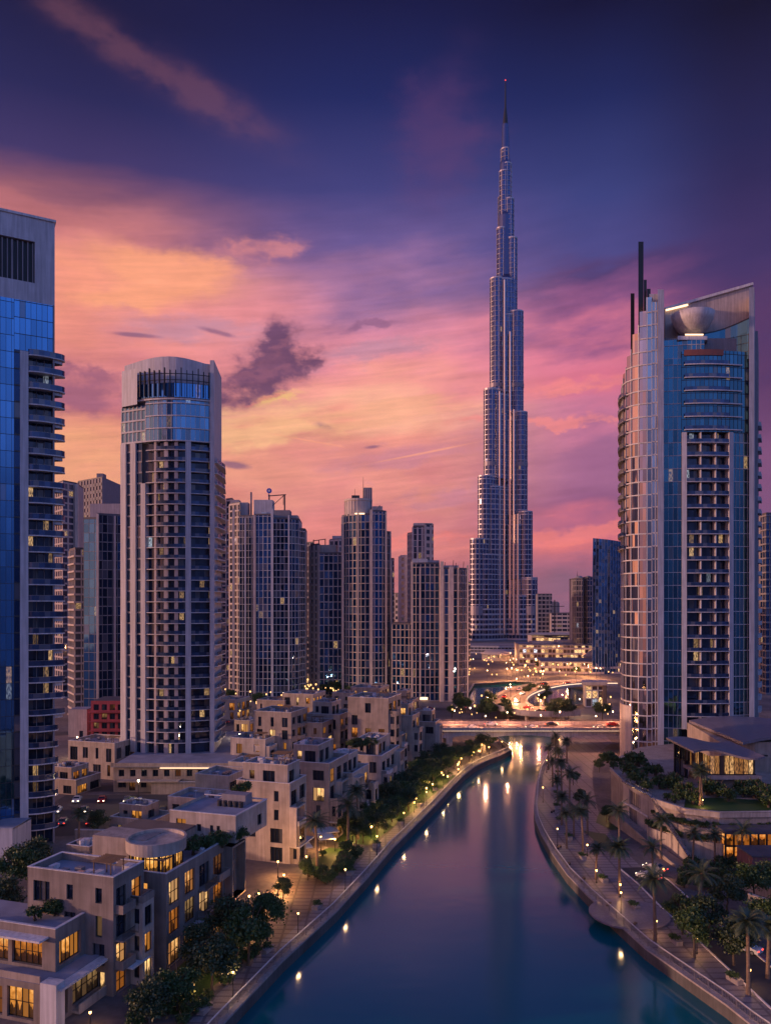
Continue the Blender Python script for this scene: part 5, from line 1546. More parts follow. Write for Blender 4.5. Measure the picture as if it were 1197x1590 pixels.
for px, py, h, n, Lu, Wv, sd, mt, lt, lab in ((396, 1124, 9.0, 2, 10, 10, 81, 'villa', .2, 'low cream house on the street under the dark gantry towers'), (442, 1092, 9.0, 2, 12, 13, 83, 'villa2', .3, 'wide low house in front of the rose block'),
        (178, 1160, 9.5, 2, 12, 16, 87, 'villa', .05, 'blank cream block between the edge tower and the podium'), (118, 1200, 6.0, 2, 10, 11, 89, 'villa2', .1, 'low mauve block beside the edge tower balconies'), (545, 1080, 10.0, 3, 12, 9, 91, 'villa', .2, 'narrow cream house at the foot of the cylinder crown tower'),
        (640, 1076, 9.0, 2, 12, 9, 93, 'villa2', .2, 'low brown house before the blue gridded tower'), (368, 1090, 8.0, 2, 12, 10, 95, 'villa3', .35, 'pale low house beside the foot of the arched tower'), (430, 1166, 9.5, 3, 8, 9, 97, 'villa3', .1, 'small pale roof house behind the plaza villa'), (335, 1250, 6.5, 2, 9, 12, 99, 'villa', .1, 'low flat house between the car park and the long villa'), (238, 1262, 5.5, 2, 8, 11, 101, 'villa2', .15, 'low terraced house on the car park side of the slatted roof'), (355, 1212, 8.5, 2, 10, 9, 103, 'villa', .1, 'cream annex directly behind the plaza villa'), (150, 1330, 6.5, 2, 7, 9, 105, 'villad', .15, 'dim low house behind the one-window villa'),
        (398, 1192, 9.0, 3, 8, 8, 107, 'villa3', .1, 'pale stepped house filling the gap behind the plaza villa'), (560, 1122, 13.0, 4, 9, 10, 109, 'villa3', .1, 'pale house wedged under the tallest villa block'), (500, 1128, 14.0, 4, 9, 9, 111, 'villa2', .12, 'rose house between the back row blocks'), (620, 1128, 13.0, 4, 8, 8, 113, 'villa', .15, 'cream house stepping down below the tallest villa block')):
    VL.append(villa(lab, Gc(px, py, h), h, n, Lu, Wv, sd, mt, (2.5, 3.5) if sd % 4 == 1 else None, lt, canopy=False, portals=0))


def villa_front():
    """the planted-terrace villa in the corner, and the drum room on the long villa"""
    c = Gc(86, 1444, 10.2); fr = Frame(c); root = thing('villa', 'dark cream villa with planted roof terrace and amber lit rooms in the bottom corner', 'villa', (*c, 0))
    uR, nR, uF, nF = (BD.x, BD.y), (-BN.x, -BN.y), (-BN.x, -BN.y), (-BD.x, -BD.y)
    L, W, h = 7.6, 16.0, 10.2
    w = MB(); oR, oF = fr.p(0, 0, 0), fr.p(0, W, 0)
    rR = [(.7, 4.6, 5.4, 8.4)]; rF = [(W - 10.4, W - 7.2, 5.3, 8.3), (W - 6.6, W - 2.0, 5.3, 8.3), (W - 13, W - 11, 5.3, 8.3)]
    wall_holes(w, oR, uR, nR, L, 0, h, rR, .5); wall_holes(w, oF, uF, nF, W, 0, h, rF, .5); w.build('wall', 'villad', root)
    for r in rR: window(root, oR, uR, nR, r, 0, 'win_gold', rev=.5, cols=5)
    for r, mt in zip(rF, ('win_amber', 'win_amber', 'win_dim')): window(root, oF, uF, nF, r, 0, mt, rev=.5, rows=2)
    m = MB(); m.face([fr.p(.2, .2, h - .9), fr.p(L, .2, h - .9), fr.p(L, W, h - .9), fr.p(.2, W, h - .9)]); m.build('roof_terrace', 'roof', root)
    m = MB(); fr.box(m, -.08, L, -.08, .3, h, h + .1); fr.box(m, -.08, .3, .3, W, h, h + .1); m.build('coping', 'trim', root)
    m = MB(); fr.box(m, .28, .3, .3, W, h - .9, h); fr.box(m, .3, L, .28, .3, h - .9, h); m.build('parapet_lining', 'villa2', root)
    m = MB(); fr.box(m, -1.6, -.01, 1.0, W, h - 1.25, h - 1.0); m.build('brow_canopy', 'trim', root)
    # lower projecting storey with its own terrace, white pier and canopied bay
    r2R = [(1.0, 2.6, .6, 4.2), (3.4, 8.6, .9, 4.0)]; f3 = Frame(fr.p(-3.0, -2.2, 0).to_2d()); L3, W3, h3 = 11.0, 13.0, 4.9
    w = MB(); o1, o2 = f3.p(0, 0, 0), f3.p(0, W3, 0); r2F = [(.6, 3.0, .4, 3.9), (3.8, 5.6, .4, 3.9), (6.3, 10.2, .4, 4.1)]
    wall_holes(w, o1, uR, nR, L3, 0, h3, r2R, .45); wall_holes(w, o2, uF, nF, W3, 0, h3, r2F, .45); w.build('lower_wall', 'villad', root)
    for r, mt in zip(r2R, ('blackglass', 'win_dim')): window(root, o1, uR, nR, r, 0, mt, rev=.45, rows=2)
    for r, mt in zip(r2F, ('win_amber', 'win_amber', 'win_gold')): window(root, o2, uF, nF, r, 0, mt, rev=.45, rows=2)
    m = MB(); m.face([f3.p(0, 0, h3), f3.p(L3, 0, h3), f3.p(L3, 2.2, h3), f3.p(3, 2.2, h3), f3.p(3, W3, h3), f3.p(0, W3, h3)]); m.build('lower_terrace', 'roof', root)
    m = MB(); f3.box(m, -.12, L3, -1.4, -.003, h3 - .35, h3 - .05); m.build('canopy', 'trim', root)
    m = MB(); f3.box(m, -.5, 1.0, -.9, 1.4, 0, h3 + .5); m.build('corner_pier', 'white', root)
    m = MB(); f3.box(m, 3.2, 8.8, -1.2, -.003, .2, .5); f3.box(m, 3.2, 8.8, -1.2, -1.05, .5, 1.4); m.build('balcony', 'villa', root)
    m = MB(); f3.box(m, 8.8, 9.1, -1.35, -.003, 0, h3 - .36); m.build('canopy_post', 'villa', root)
    s = MB(); f3.box(s, 8.75, 8.8, -1.3, -1.2, .6, h3 - .5); s.build('strip_light', 'strip', root)
    m = MB(); f3.box(m, .1, .25, 2.0, W3, h3, h3 + .85); m.build('terrace_parapet', 'villa2', root)
    # drum room
    c2 = Gc(243, 1308, 15.8); r = 3.7
    t = thing('rooftop_pavilion', 'round white rooftop room glowing gold behind its curved window wall', 'pavilion', (*c2, 12.2))
    c0 = Vector((*c2, 12.2))
    g = MB(); n = 22; a0, a1 = radians(190), radians(372)
    arc = [(c2[0] + r * cos(a0 + (a1 - a0) * k / n), c2[1] + r * sin(a0 + (a1 - a0) * k / n)) for k in range(n + 1)]
    for k in range(2, n - 2): g.face([(*arc[k], 12.3), (*arc[k + 1], 12.3), (*arc[k + 1], 14.9), (*arc[k], 14.9)], [(k * .6, .01), (k * .6 + .6, .01), (k * .6 + .6, .99), (k * .6, .99)])
    g.build('curved_window', 'win_gold2', t) if 'win_gold2' in M else g.build('curved_window', lit_window('drum_window', (1.0, .40, .06), 1.6), t)
    f = MB()
    for k in range(2, n - 1): p = arc[k]; d = V((p[0] - c2[0], p[1] - c2[1], 0)).normalized(); s = V((-d.y, d.x, 0)); f.obox(V((*p, 12.3)) - s * .06 - d * .02, s * (.12 if k % 4 else .4), d * .14, (0, 0, 2.6))
    band(f, arc[2:-2], 12.2, .25, .12); band(f, arc[2:-2], 14.75, .2, .12); f.build('window_frame', 'dark', t)
    m = MB(); m.lathe(c0, [(r + .5, 2.7), (r + .55, 4.4), (r + .2, 4.4), (r + .2, 3.9), (.05, 3.9)], 40); m.lathe(c0, [(.1, 2.68), (r + .5, 2.7)], 40); m.build('drum_parapet', 'villa3', t)
    fr2 = Frame(c2); m = MB(); fr2.box(m, -1.0, 3.6, 1.2, 10.2, 0, 4.0)
    m2 = MB(); v = m.v
    m2.v = [(x, y, z + 12.21) for x, y, z in m.v]; m2.f = m.f; m2.uv = m.uv; m2.build('rear_wall', 'villa2', t)
    m = MB(); q = Frame(c2); q.box(m, 3.7, 13.5, 1.5, 12.5, 12.3, 14.4); m.build('side_wing', 'villa', t)
    m = MB(); q.box(m, 3.6, 13.6, 1.4, 12.6, 14.4, 14.5)
    for k in range(20): q.box(m, 3.7 + k * .5, 3.95 + k * .5, 1.5, 12.5, 14.5, 14.62)
    m.build('slatted_roof', 'roofdark', t)
    # upper block of the long villa with arched small windows
    c3 = Gc(366, 1268, 16.6); fr3 = Frame(c3); t = thing('rooftop_block', 'cream upper block with white roof edge and twin slot windows above the planted terrace', 'building', (*c3, 12.2))
    w = MB(); L, W, z0, hh = 11.0, 12.0, 12.2, 4.4; rF = [(W - 4.6, W - 4.0, 1.0, 2.6), (W - 3.4, W - 2.8, 1.0, 2.6), (W - 10.8, W - 9.0, .3, 3.2), (W - 7, W - 6.2, 1.4, 2.6)]
    wall_holes(w, fr3.p(0, W, 0), uF, nF, W, z0, hh, rF); wall_holes(w, fr3.p(0, 0, 0), uR, nR, L, z0, hh, [(7.6, 9.2, .8, 2.6)])
    w.face([fr3.p(0, W, z0), fr3.p(L, W, z0), fr3.p(L, W, z0 + hh), fr3.p(0, W, z0 + hh)]); w.build('wall', 'villa3', t)
    for r_, mt in zip(rF, ('blackglass', 'blackglass', 'win_gold', 'blackglass')): window(t, fr3.p(0, W, 0), uF, nF, r_, z0, mt)
    window(t, fr3.p(0, 0, 0), uR, nR, (7.6, 9.2, .8, 2.6), z0, 'blackglass')
    m = MB(); m.face([fr3.p(0, 0, z0 + hh - .5), fr3.p(L, 0, z0 + hh - .5), fr3.p(L, W, z0 + hh - .5), fr3.p(0, W, z0 + hh - .5)]); m.build('roof', 'roof', t)
    m = MB(); fr3.box(m, -.1, L + .1, -.1, .25, z0 + hh, z0 + hh + .14); fr3.box(m, -.1, .25, .25, W, z0 + hh, z0 + hh + .14); fr3.box(m, L - .25, L + .1, .25, W, z0 + hh, z0 + hh + .14); m.build('coping', 'trim', t)
    m = MB(); fr3.box(m, L - 3, L - .6, 2.5, 7, z0 + hh - .48, z0 + hh + 1.2); m.build('plant_room', 'slabd', t)
    for k in range(5):
        m = MB(); p = fr3.p(L - 4.4, 2.6 + k * 1.0, z0 + hh - .45); m.tube(p, p + V((0, 0, .9)), .4, .4, 10); m.build('rooftop_fan', 'grate', t)


villa_front()

# ------------------------------------------------------------------ right bank: terrace, pavilions, walls
def right_bank():
    zt = 8.0
    terr = [(55.6, 178), (57.0, 163), (60.5, 155), (66, 152.5), (76, 153), (90, 154), (120, 156), (120, 236), (92, 236), (75, 228), (62, 210), (57, 195)]
    t = thing('garden_terrace', 'raised mauve garden terrace with curved edge below the bowl roof tower', 'terrace', (75, 180, 0))
    m = MB(); m.prism(terr, 0, zt); m.build('terrace_wall', 'villa2', t)
    m = MB(); band(m, terr[:7], zt, 1.0, .35, back=.1); band(m, terr[:7], zt + 1.0, .12, .45, back=.2); m.build('parapet', 'villa3', t)
    m = MB(); band(m, [(terr[-1][0], terr[-1][1]), terr[0]], zt, 1.0, .3); m.build('parapet', 'villa3', t)
    for off, zz, lab in ((2.2, 3.4, 'lower'), (1.1, 5.8, 'upper')):
        pth = terr[1:6]; o = offset_path(pth, off); m = MB(); m.prism([*o, *reversed(offset_path(pth, .02))], 0, zz); m.build('planter_step', 'villa3' if off > 2 else 'villa2', t)
    lawn = [(62, 160), (68, 157), (78, 157.5), (84, 160), (80, 166), (72, 168), (65, 167)]
    m = MB(); m.prism(lawn, zt + .01, zt + .06); m.build('lawn', 'grass', t)
    # west wall with dark glazing panels and a ramp
    o = (55.2, 177.0)
    w = thing('ramp_wall', 'pale mauve wall with dark glazed panels and a sloping ramp beside the promenade', 'wall', (56, 165, 0))
    P0, P1 = V((55.0, 178.5)), V((58.6, 147.0)); D = (P1 - P0); L = D.length; ud = D / L; nd = V((ud.y, -ud.x))
    if nd.x > 0: nd = -nd
    mb = MB(); n = 24
    prof = lambda u: 10.2 - 1.0 * min(1, u * 3) if u < .45 else 9.2 - 8.2 * ((u - .45) / .55) ** .9
    wl = MB(); holes = [(3.2, 9.0, 4.9, 8.4), (3.2, 7.4, .5, 4.2)]
    wall_holes(wl, P0, ud, nd, 13.0, 0, 9.0, holes, .5); 
    wl.face([(*P0, 0), (P0.x + 2.5, P0.y + 4, 0), (P0.x + 2.5, P0.y + 4, 9.0), (*P0, 9.0)])
    wl.build('wall', 'villa3', w)
    for r in holes: window(w, P0, ud, nd, r, 0, 'blackglass', rev=.5)
    m = MB(); q = P0 + nd * .25; m.obox((*q, 4.35), (*(ud * 13), 0), (*(-nd * .22), 0), (0, 0, .35)); m.build('string_course', 'trim', w)
    rp = MB()
    for k in range(n):
        u0, u1 = k / n, (k + 1) / n
        a, b = P0 + D * u0 + nd * .3, P0 + D * u1 + nd * .3; a2, b2 = a + nd * 3.2, b + nd * 3.2
        h0, h1 = [max(.25, 5.6 * (1 - u * 1.02)) for u in (u0, u1)]
        a3, b3 = a + nd * .0, b + nd * .0
        rp.hexa([(*a, 0), (*b, 0), (*b2, 0), (*a2, 0), (*a, max(.1, h0 * .5 - .6)), (*b, max(.1, h1 * .5 - .6)), (*b2, max(.1, h1 * .5 - .6)), (*a2, max(.1, h0 * .5 - .6))])
        rp.hexa([(*(a2 - nd * .25), max(.1, h0 * .5 - .58)), (*(b2 - nd * .25), max(.1, h1 * .5 - .58)), (*(b2 + nd * .02), max(.1, h1 * .5 - .58)), (*(a2 + nd * .02), max(.1, h0 * .5 - .58)), (*(a2 - nd * .25), h0 * .5 + .5), (*(b2 - nd * .25), h1 * .5 + .5), (*(b2 + nd * .02), h1 * .5 + .5), (*(a2 + nd * .02), h0 * .5 + .5)])
    rp.build('ramp', 'villa2', w)
    mb = MB()
    for k in range(n):
        u0, u1 = k / n, (k + 1) / n
        if u0 * L < 13: continue
        a, b = P0 + D * u0, P0 + D * u1
        mb.hexa([(*a, 0), (*b, 0), (*(b - nd * .5), 0), (*(a - nd * .5), 0), (*a, prof(u0)), (*b, prof(u1)), (*(b - nd * .5), prof(u1)), (*(a - nd * .5), prof(u0))])
    mb.build('sloping_wall', 'villa3', w)
    mb = MB()
    for k in range(n):
        u0, u1 = k / n, (k + 1) / n
        a, b = P0 + D * u0 + nd * .1, P0 + D * u1 + nd * .1
        z0, z1 = (9.0, 9.0) if u1 * L < 13 else (prof(u0), prof(u1))
        mb.bar((*a, z0 + .2), (*b, z1 + .2), .5, .16)
        mb.bar((*a, z0 + 1.1), (*b, z1 + 1.1), .08, .08)
        mb.bar((*a, z0), (*a, z0 + 1.1), .07, .07)
    mb.build('ramp_rail', 'steel', w)
    # pavilion with wavy roof
    pv = thing('restaurant_pavilion', 'dark glazed restaurant pavilion lit gold under a wavy mauve roof', 'pavilion', (78, 182, zt))
    x0, x1, y0, y1 = X(1100, 176), X(1172, 176), 176.0, 190.0
    fl = MB(); fl.box(x0 - 1, x1 + 1, y0 - 1.2, y1, zt + 2.4, zt + 3.2); fl.build('floor_slab', 'slabd', pv)
    facade(pv, [(x0, y1), (x0, y0), (x1, y0), (x1 + .5, y1)], zt + 3.2, zt + 7.6, 4.4, 1.1, 'gl_shop', 'dark', .25, .15, .12, .12)
    m = MB(); m.prism([(x0 + 1, y0 + 1), (x1, y0 + 1), (x1, y1), (x0 + 1, y1)], zt, zt + 2.4); m.build('base', 'villa2', pv)
    def wavy(name, root, xa, xb, ya, yb, zf, th, mat, nx=26, ny=5):
        m = MB(); top = [[(xa + (xb - xa) * i / nx, ya + (yb - ya) * j / ny + 1.6 * sin(i / nx * 5.5) * (1 - j / ny), zf(i / nx, j / ny)) for j in range(ny + 1)] for i in range(nx + 1)]
        for i in range(nx):
            for j in range(ny):
                a, b, c, d = top[i][j], top[i + 1][j], top[i + 1][j + 1], top[i][j + 1]
                m.hexa([(p[0], p[1], p[2] - th) for p in (a, b, c, d)] + [a, b, c, d])
        return m.build(name, mat, root)
    M['roofmauve'] = stucco('mauve_metal_roof', (.20, .17, .21, 1), .4, .2, .5)
    wavy('wavy_roof', pv, X(1046, 186), X(1158, 182), 174, 191, lambda u, v: zt + 8.3 + .7 * (1 - u) ** 2 + .55 * sin(u * 6) + v * .2, .45, 'roofmauve')
    facade(pv, [(X(1050, 190), 191), (x0 - .4, 187)], zt, zt + 8.2, 4.1, 1.8, 'blackglass', 'dark', .3, .2, .3, .2)
    hb = thing('banquet_hall', 'mauve walled hall under a large curved roof at the edge of the photo', 'building', (98, 205, zt))
    m = MB(); m.prism([(X(1128, 196), 199), (X(1172, 194), 194), (125, 190), (125, 230), (90, 230)], zt, lambda k: (14.5, 15.5, 16, 16, 15)[k]); m.build('wall', 'villa2', hb)
    wavy('curved_roof', hb, X(1118, 205), 128, 192, 226, lambda u, v: 15.4 + 1.5 * sin(pi * min(1, u * .9 + .1)) + .4 * sin(u * 7) + v * .4, .7, 'roofmauve')
    s = MB(); s.box(X(1180, 190), X(1197, 190), 191.5, 192.2, 12.4, 12.7); s.build('sill', 'dark', hb)
    # lower lit restaurant under the terrace edge
    lr = thing('lit_restaurant', 'amber lit restaurant front tucked under the terrace edge', 'restaurant', (80, 150, 0))
    x0, x1 = X(1128, 149), X(1225, 149)
    g = MB(); g.face([(x0, 150.2, .2), (x1, 150.2, .2), (x1, 150.2, 6.2), (x0, 150.2, 6.2)], [(0, 0), (9, 0), (9, 1.99), (0, 1.99)]); g.box(x0, x1, 150.4, 151, .1, 6.2); g.build('lit_interior', lit_window('restaurant_glow', (1.0, .28, .03), 1.2), lr)
    f = MB(); k = x0
    while k < x1: f.box(k, k + .28, 149.6, 149.9, 0, 6.2); k += 1.6
    f.box(x0, x1, 149.62, 149.85, 3.0, 3.35); f.build('shopfront_frame', 'dark', lr)
    m = MB(); m.box(x0 - 1, x1, 147.2, 152.4, 6.2, 6.7); m.build('awning_roof', 'roofdark', lr)
    ki = thing('kiosk', 'dark red low kiosk in front of the amber lit restaurant', 'kiosk', (X(1190, 138), 139, 0))
    w = MB(); o = (X(1168, 137), 137); wall_holes(w, o, (1, 0), (0, -1), 9, 0, 5.2, [(2.2, 3.4, 1.2, 4), (4.6, 5.8, 1.2, 4)], .3); w.face([(*o, 0), (o[0], 143, 0), (o[0], 143, 5.2), (*o, 5.2)]); w.build('wall', stucco('plum_wall', (.20, .09, .10, 1)), ki)
    m = MB(); m.box(o[0] - .2, o[0] + 9, 136.8, 143, 5.2, 5.45); m.build('roof', 'roofdark', ki)
    for r in ((2.2, 3.4, 1.2, 4), (4.6, 5.8, 1.2, 4)): window(ki, o, (1, 0), (0, -1), r, 0, 'blackglass')
    # garden walls and lower road
    gw = thing('garden_wall', 'long low pink garden wall below the lit restaurant', 'wall', (72, 130, 0))
    m = MB(); pts = [(60.5, 139), (66, 131), (75, 128.5), (95, 128)]
    band(m, pts, 0, 1.6, .2, back=.2); m.build('wall', 'villa3', gw); m = MB(); band(m, pts, 1.6, .14, .3, back=.3); m.build('coping', 'trim', gw)
    gw = thing('garden_wall', 'tall beige retaining wall behind the dark trees by the lower road', 'wall', (66, 115, 0))
    m = MB(); pts = [(57, 121), (61, 115), (75, 113), (95, 112)]; band(m, pts, 0, 4.6, .2, back=.3); m.build('wall', 'villa2', gw); m = MB(); band(m, pts, 4.6, .16, .3, back=.35); m.build('coping', 'villa3', gw)
    road = [G(*p) for p in ((985, 1348), (1015, 1372), (1060, 1415), (1115, 1462), (1175, 1515), (1260, 1590))]
    strip('road', road, -3.2, 3.0, .03, 'asphalt', 'dark service road running behind the promenade palms')
    for o, lab in ((-3.2, 'pale kerb between promenade and service road'), (3.0, 'pale kerb on the garden side of the service road')):
        m = MB(); band(m, offset_path([(p.x, p.y) for p in road], o), 0, .16, .12, back=.12); tag(m.build('kerb', 'trim'), lab, None, None, 'structure')
    for pts, z, lab in (([(930, 1262), (985, 1268), (990, 1282), (950, 1290), (925, 1278)], .05, 'oval lawn bed under the promenade tree'), ([(905, 1290), (940, 1296), (968, 1330), (940, 1322)], .05, 'narrow planted bed on the promenade')):
        sheet('lawn', [G(*p) for p in pts], z, 'grass', lab)
    # round plaza disc by the water
    c = G(965, 1425); m = MB(); m.lathe((c.x + 1.5, c.y + 1, 0), [(6.3, .02), (6.3, .28), (6.0, .28), (.05, .29)], 40); tag(m.build('viewing_deck', 'roofmauve'), 'round dark viewing deck at the water edge of the promenade', 'deck')


right_bank()
STREET = [V((-150, 292)), V((-72, 318)), V((-40, 352)), V((0, 372)), V((60, 368))]
strip('road', STREET, -4.5, 4.5, .03, 'asphalt', 'lamp lit street under the gantry towers')
strip('road', [V((-130, 214)), V((-60, 209)), V((-18, 208)), V((-6, 250))], -3.5, 3.5, .034, 'asphalt', 'back street below the podium')
sheet('car_park', [(-84, 165), (-30, 172), (-25, 203), (-84, 203)], .03, 'asphalt', 'dark car park between the podium and the villas')
sheet('plaza', [bank(18, 3), bank(50, 3), bank(50, 14), bank(30, 13), bank(18, 13)], .03, 'pavew', 'warm paved plaza beside the canal walk')
for i, (s0, s1) in enumerate(((0, 17), (52, 66), (70, 140))):
    sheet('lawn', [bank(s0, 5.6), bank(s1, 5.6), bank(s1, 13), bank(s0, 13)] if i < 2 else [bank(70, 5), bank(105, 3), bank(140, 2), bank(140, 15), bank(70, 13)], .04, 'grass', ('dark lawn below the planted terrace villa', 'clipped lawn between plaza and palms', 'shaded lawn under the canal trees')[i])


# ------------------------------------------------------------------ vegetation
def crown(name, parent, seed, rx, rz, zc, nleaf, size, mat='leaf', nclu=16, hollow=.45):
    rr = random.Random(seed); m = MB(); cl = []
    for i in range(nclu):
        a, b = rr.uniform(0, 2 * pi), math.asin(rr.uniform(-.75, 1)); r = rr.uniform(hollow, .86)
        cl.append((V((rx * r * cos(a) * cos(b), rx * r * sin(a) * cos(b), zc + rz * r * sin(b))), rr.uniform(.22, .40)))
    for i in range(nleaf):
        c, sp = rr.choice(cl); g = lambda: rr.gauss(0, .55)
        p = c + V((g() * sp * rx, g() * sp * rx, g() * sp * rz * .85))
        d = V((rr.gauss(0, 1), rr.gauss(0, 1), rr.gauss(.3, .8))).normalized(); e = d.cross(V((rr.gauss(0, 1), rr.gauss(0, 1), rr.gauss(0, 1)))).normalized()
        s = size * rr.uniform(.6, 1.3)
        m.face([p - e * s * .45, p + d * s * .55, p + e * s * .45, p - d * s * .8])
    return m.build(name, mat, parent, off=None if parent else V((0, 0, 0)))


def make_tree(kind, seed, h, rx, rz, nleaf=5200, size=.29, mat='leaf'):
    rr = random.Random(seed); t = thing(kind, None, 'tree', (0, 0, 0)); m = MB(); zt = h - rz * 1.25
    p = V((0, 0, 0)); r = .2
    for k in range(4):
        q = p + V((rr.uniform(-.15, .15), rr.uniform(-.15, .15), zt / 4)); m.tube(p, q, r, r * .88, 8, cap=False); p, r = q, r * .88
    for k in range(7):
        a = 2 * pi * k / 7 + rr.uniform(-.3, .3); q = p + V((cos(a) * rx * .55, sin(a) * rx * .55, rz * rr.uniform(.6, 1.3))); m.tube(p, q, r * .55, .04, 6)
    m.build('trunk', 'bark', t); crown('crown', t, seed + 1, rx, rz, h - rz, nleaf, size, mat)
    return t


def make_palm(seed, h, nf=30, L=2.9):
    rr = random.Random(seed); t = thing('palm_tree', None, 'palm', (0, 0, 0)); m = MB(); lean = V((rr.uniform(-.4, .4), rr.uniform(-.4, .4), 0)); n = 9; prev = None
    ring = []
    for k in range(n + 1):
        u = k / n; c = lean * u * u + V((0, 0, h * u)); r = .26 - .09 * u + (.05 if k == 0 else 0) + (.02 if k % 2 else 0)
        if prev: m.tube(prev[0], c, prev[1], r, 9, cap=False)
        prev = (c, r)
    top = prev[0]; m.lathe(top, [(.2, -.9), (.38, -.4), (.34, .1), (.1, .4)], 9); m.build('trunk', 'uplit', t)
    f = MB()
    for k in range(nf):
        a = k * 2.39996 + rr.uniform(-.2, .2); el = radians(78 - 100 * (k / nf) ** .8 + rr.uniform(-8, 8)); ln = L * rr.uniform(.85, 1.12)
        d = V((cos(a), sin(a), 0)); pts = []; p = top + V((0, 0, .15)); ang = el
        for s in range(9): pts.append(p.copy()); p = p + (d * cos(ang) + V((0, 0, sin(ang)))) * ln / 8; ang -= radians(7 + 5 * s / 8)
        sd = V((-d.y, d.x, 0))
        for s in range(8):
            p0, p1 = pts[s], pts[s + 1]; fw = (p1 - p0).normalized(); up = sd.cross(fw)
            f.face([p0 - sd * .03, p1 - sd * .025, p1 + sd * .025, p0 + sd * .03])
            w = .62 * sin(pi * min(1, .18 + .86 * (s + .5) / 8)) + .1
            for q in range(3):
                b = p0 + (p1 - p0) * (q + .5) / 3
                for sg in (-1, 1):
                    tip = b + sd * sg * w + fw * w * .75 - V((0, 0, .25 * w)) + up * 0.05
                    f.face([b - fw * .05, b + fw * .06, tip])
    f.build('crown', 'palm', t); return t


class Stock:
    def __init__(s, protos): s.p = protos; s.used = [False] * len(protos); s.i = 0
    def put(s, x, y, z, sc, label, group, rot=None):
        k = s.i % len(s.p); s.i += 1
        o = copy_tree(s.p[k]) if s.used[k] else s.p[k]; s.used[k] = True
        o.location = (x, y, z); o.scale = (sc, sc, sc * R.uniform(.92, 1.1)); o.rotation_euler = (0, 0, R.uniform(0, 6.28) if rot is None else rot)
        o['label'] = label; o['group'] = group
        return o


TREES = Stock([make_tree('leafy_tree', s, 7.0, 3.0, 2.4, 5200, .29, 'leaf' if s % 2 else 'leaf2') for s in (1, 2, 3, 4)])
SHRUBS = Stock([make_tree('shrub', s, 2.0, 1.15, .95, 1300, .2, 'leaf') for s in (11, 12, 13)])
PALMS = Stock([make_palm(s, h, nf, L) for s, h, nf, L in ((21, 8.2, 30, 2.9), (22, 7.4, 22, 3.3), (23, 9.0, 36, 2.6), (24, 6.6, 26, 2.4), (25, 8.8, 24, 3.1), (26, 7.9, 40, 2.7), (27, 7.0, 20, 2.8))])

# dense tree walk towards the bridge
walk = [p for p in LB if p.y > 158]
i = 0
for off, step in ((5.6, 5.6), (8.6, 6.4), (11.2, 7.5)):
    for (p, n, t) in along([(q.x, q.y) for q in walk], step, start=1.0):
        o = off + R.uniform(-1, 1); x, y = p[0] - n[0] * o + R.uniform(-1, 1), p[1] - n[1] * o + R.uniform(-1, 1)
        if y > 250 and off > 7: continue
        TREES.put(x, y, 0, R.uniform(.6, .98), 'leafy green tree in the dense tree walk between the villas and the canal', 'trees of the canal tree walk'); i += 1
for (px, py, sc, lab) in ((330, 1545, 1.0, 'dark leafy tree at the villa corner nearest the canal bend'), (385, 1500, 1.05, 'broad dark tree in front of the long villa portals'), (355, 1478, 1.1, 'tallest dark tree against the long villa'), (415, 1462, .95, 'dark tree at the edge of the lit plaza'),
                           (312, 1510, .95, 'dark tree close to the ground floor windows of the long villa'), (275, 1570, .85, 'small dark tree over the lit shopfront at the photo bottom'), (232, 1600, .9, 'dark tree cut by the bottom edge of the photo'), (478, 1368, .6, 'small clipped tree standing on the warm plaza'), (440, 1398, .55, 'small tree beside the plaza lawn')):
    q = G(px, py); TREES.put(q.x, q.y, 0, sc, lab, 'trees below the villas')
for k in range(70):
    q = bank(R.uniform(-4, 66), R.choice((R.uniform(4.3, 5.6), R.uniform(4.8, 12))))
    if 20 < (q - BO).dot(BD) < 46: continue
    SHRUBS.put(q.x, q.y, 0, R.uniform(.7, 1.3), 'low green shrub in the beds between the villas and the canal walk', 'shrubs along the canal walk')
for (px, py, sc, lab) in ((492, 1345, 1.0, 'palm before the plaza villa, its crown beside the balconies'), (540, 1320, 1.15, 'tall uplit palm between the villas and the first canal trees'), (556, 1304, .95, 'shorter palm beside the tall uplit palm on the canal walk')):
    q = G(px, py); PALMS.put(q.x, q.y, 0, sc * 1.1, lab, 'palms on the villa bank')
# back street trees near the edge tower
for (px, py, sc, lab) in ((25, 1395, 1.2, 'dark tree at the left edge below the edge tower'), (48, 1375, 1.1, 'dark round tree beside the small white block'), (62, 1352, .9, 'dark tree by the foot of the edge tower'), (152, 1300, .8, 'dark tree at the corner of the car park'), (205, 1262, .55, 'small tree on the car park side of the podium'), (8, 1430, 1.0, 'dark tree cut by the photo edge above the terrace villa')):
    q = G(px, py); TREES.put(q.x, q.y, 0, sc, lab, 'trees behind the villas')
q = G(122, 1312); PALMS.put(q.x, q.y, 0, 1.0, 'lone dark palm standing at the car park behind the villas', 'palms behind the villas')
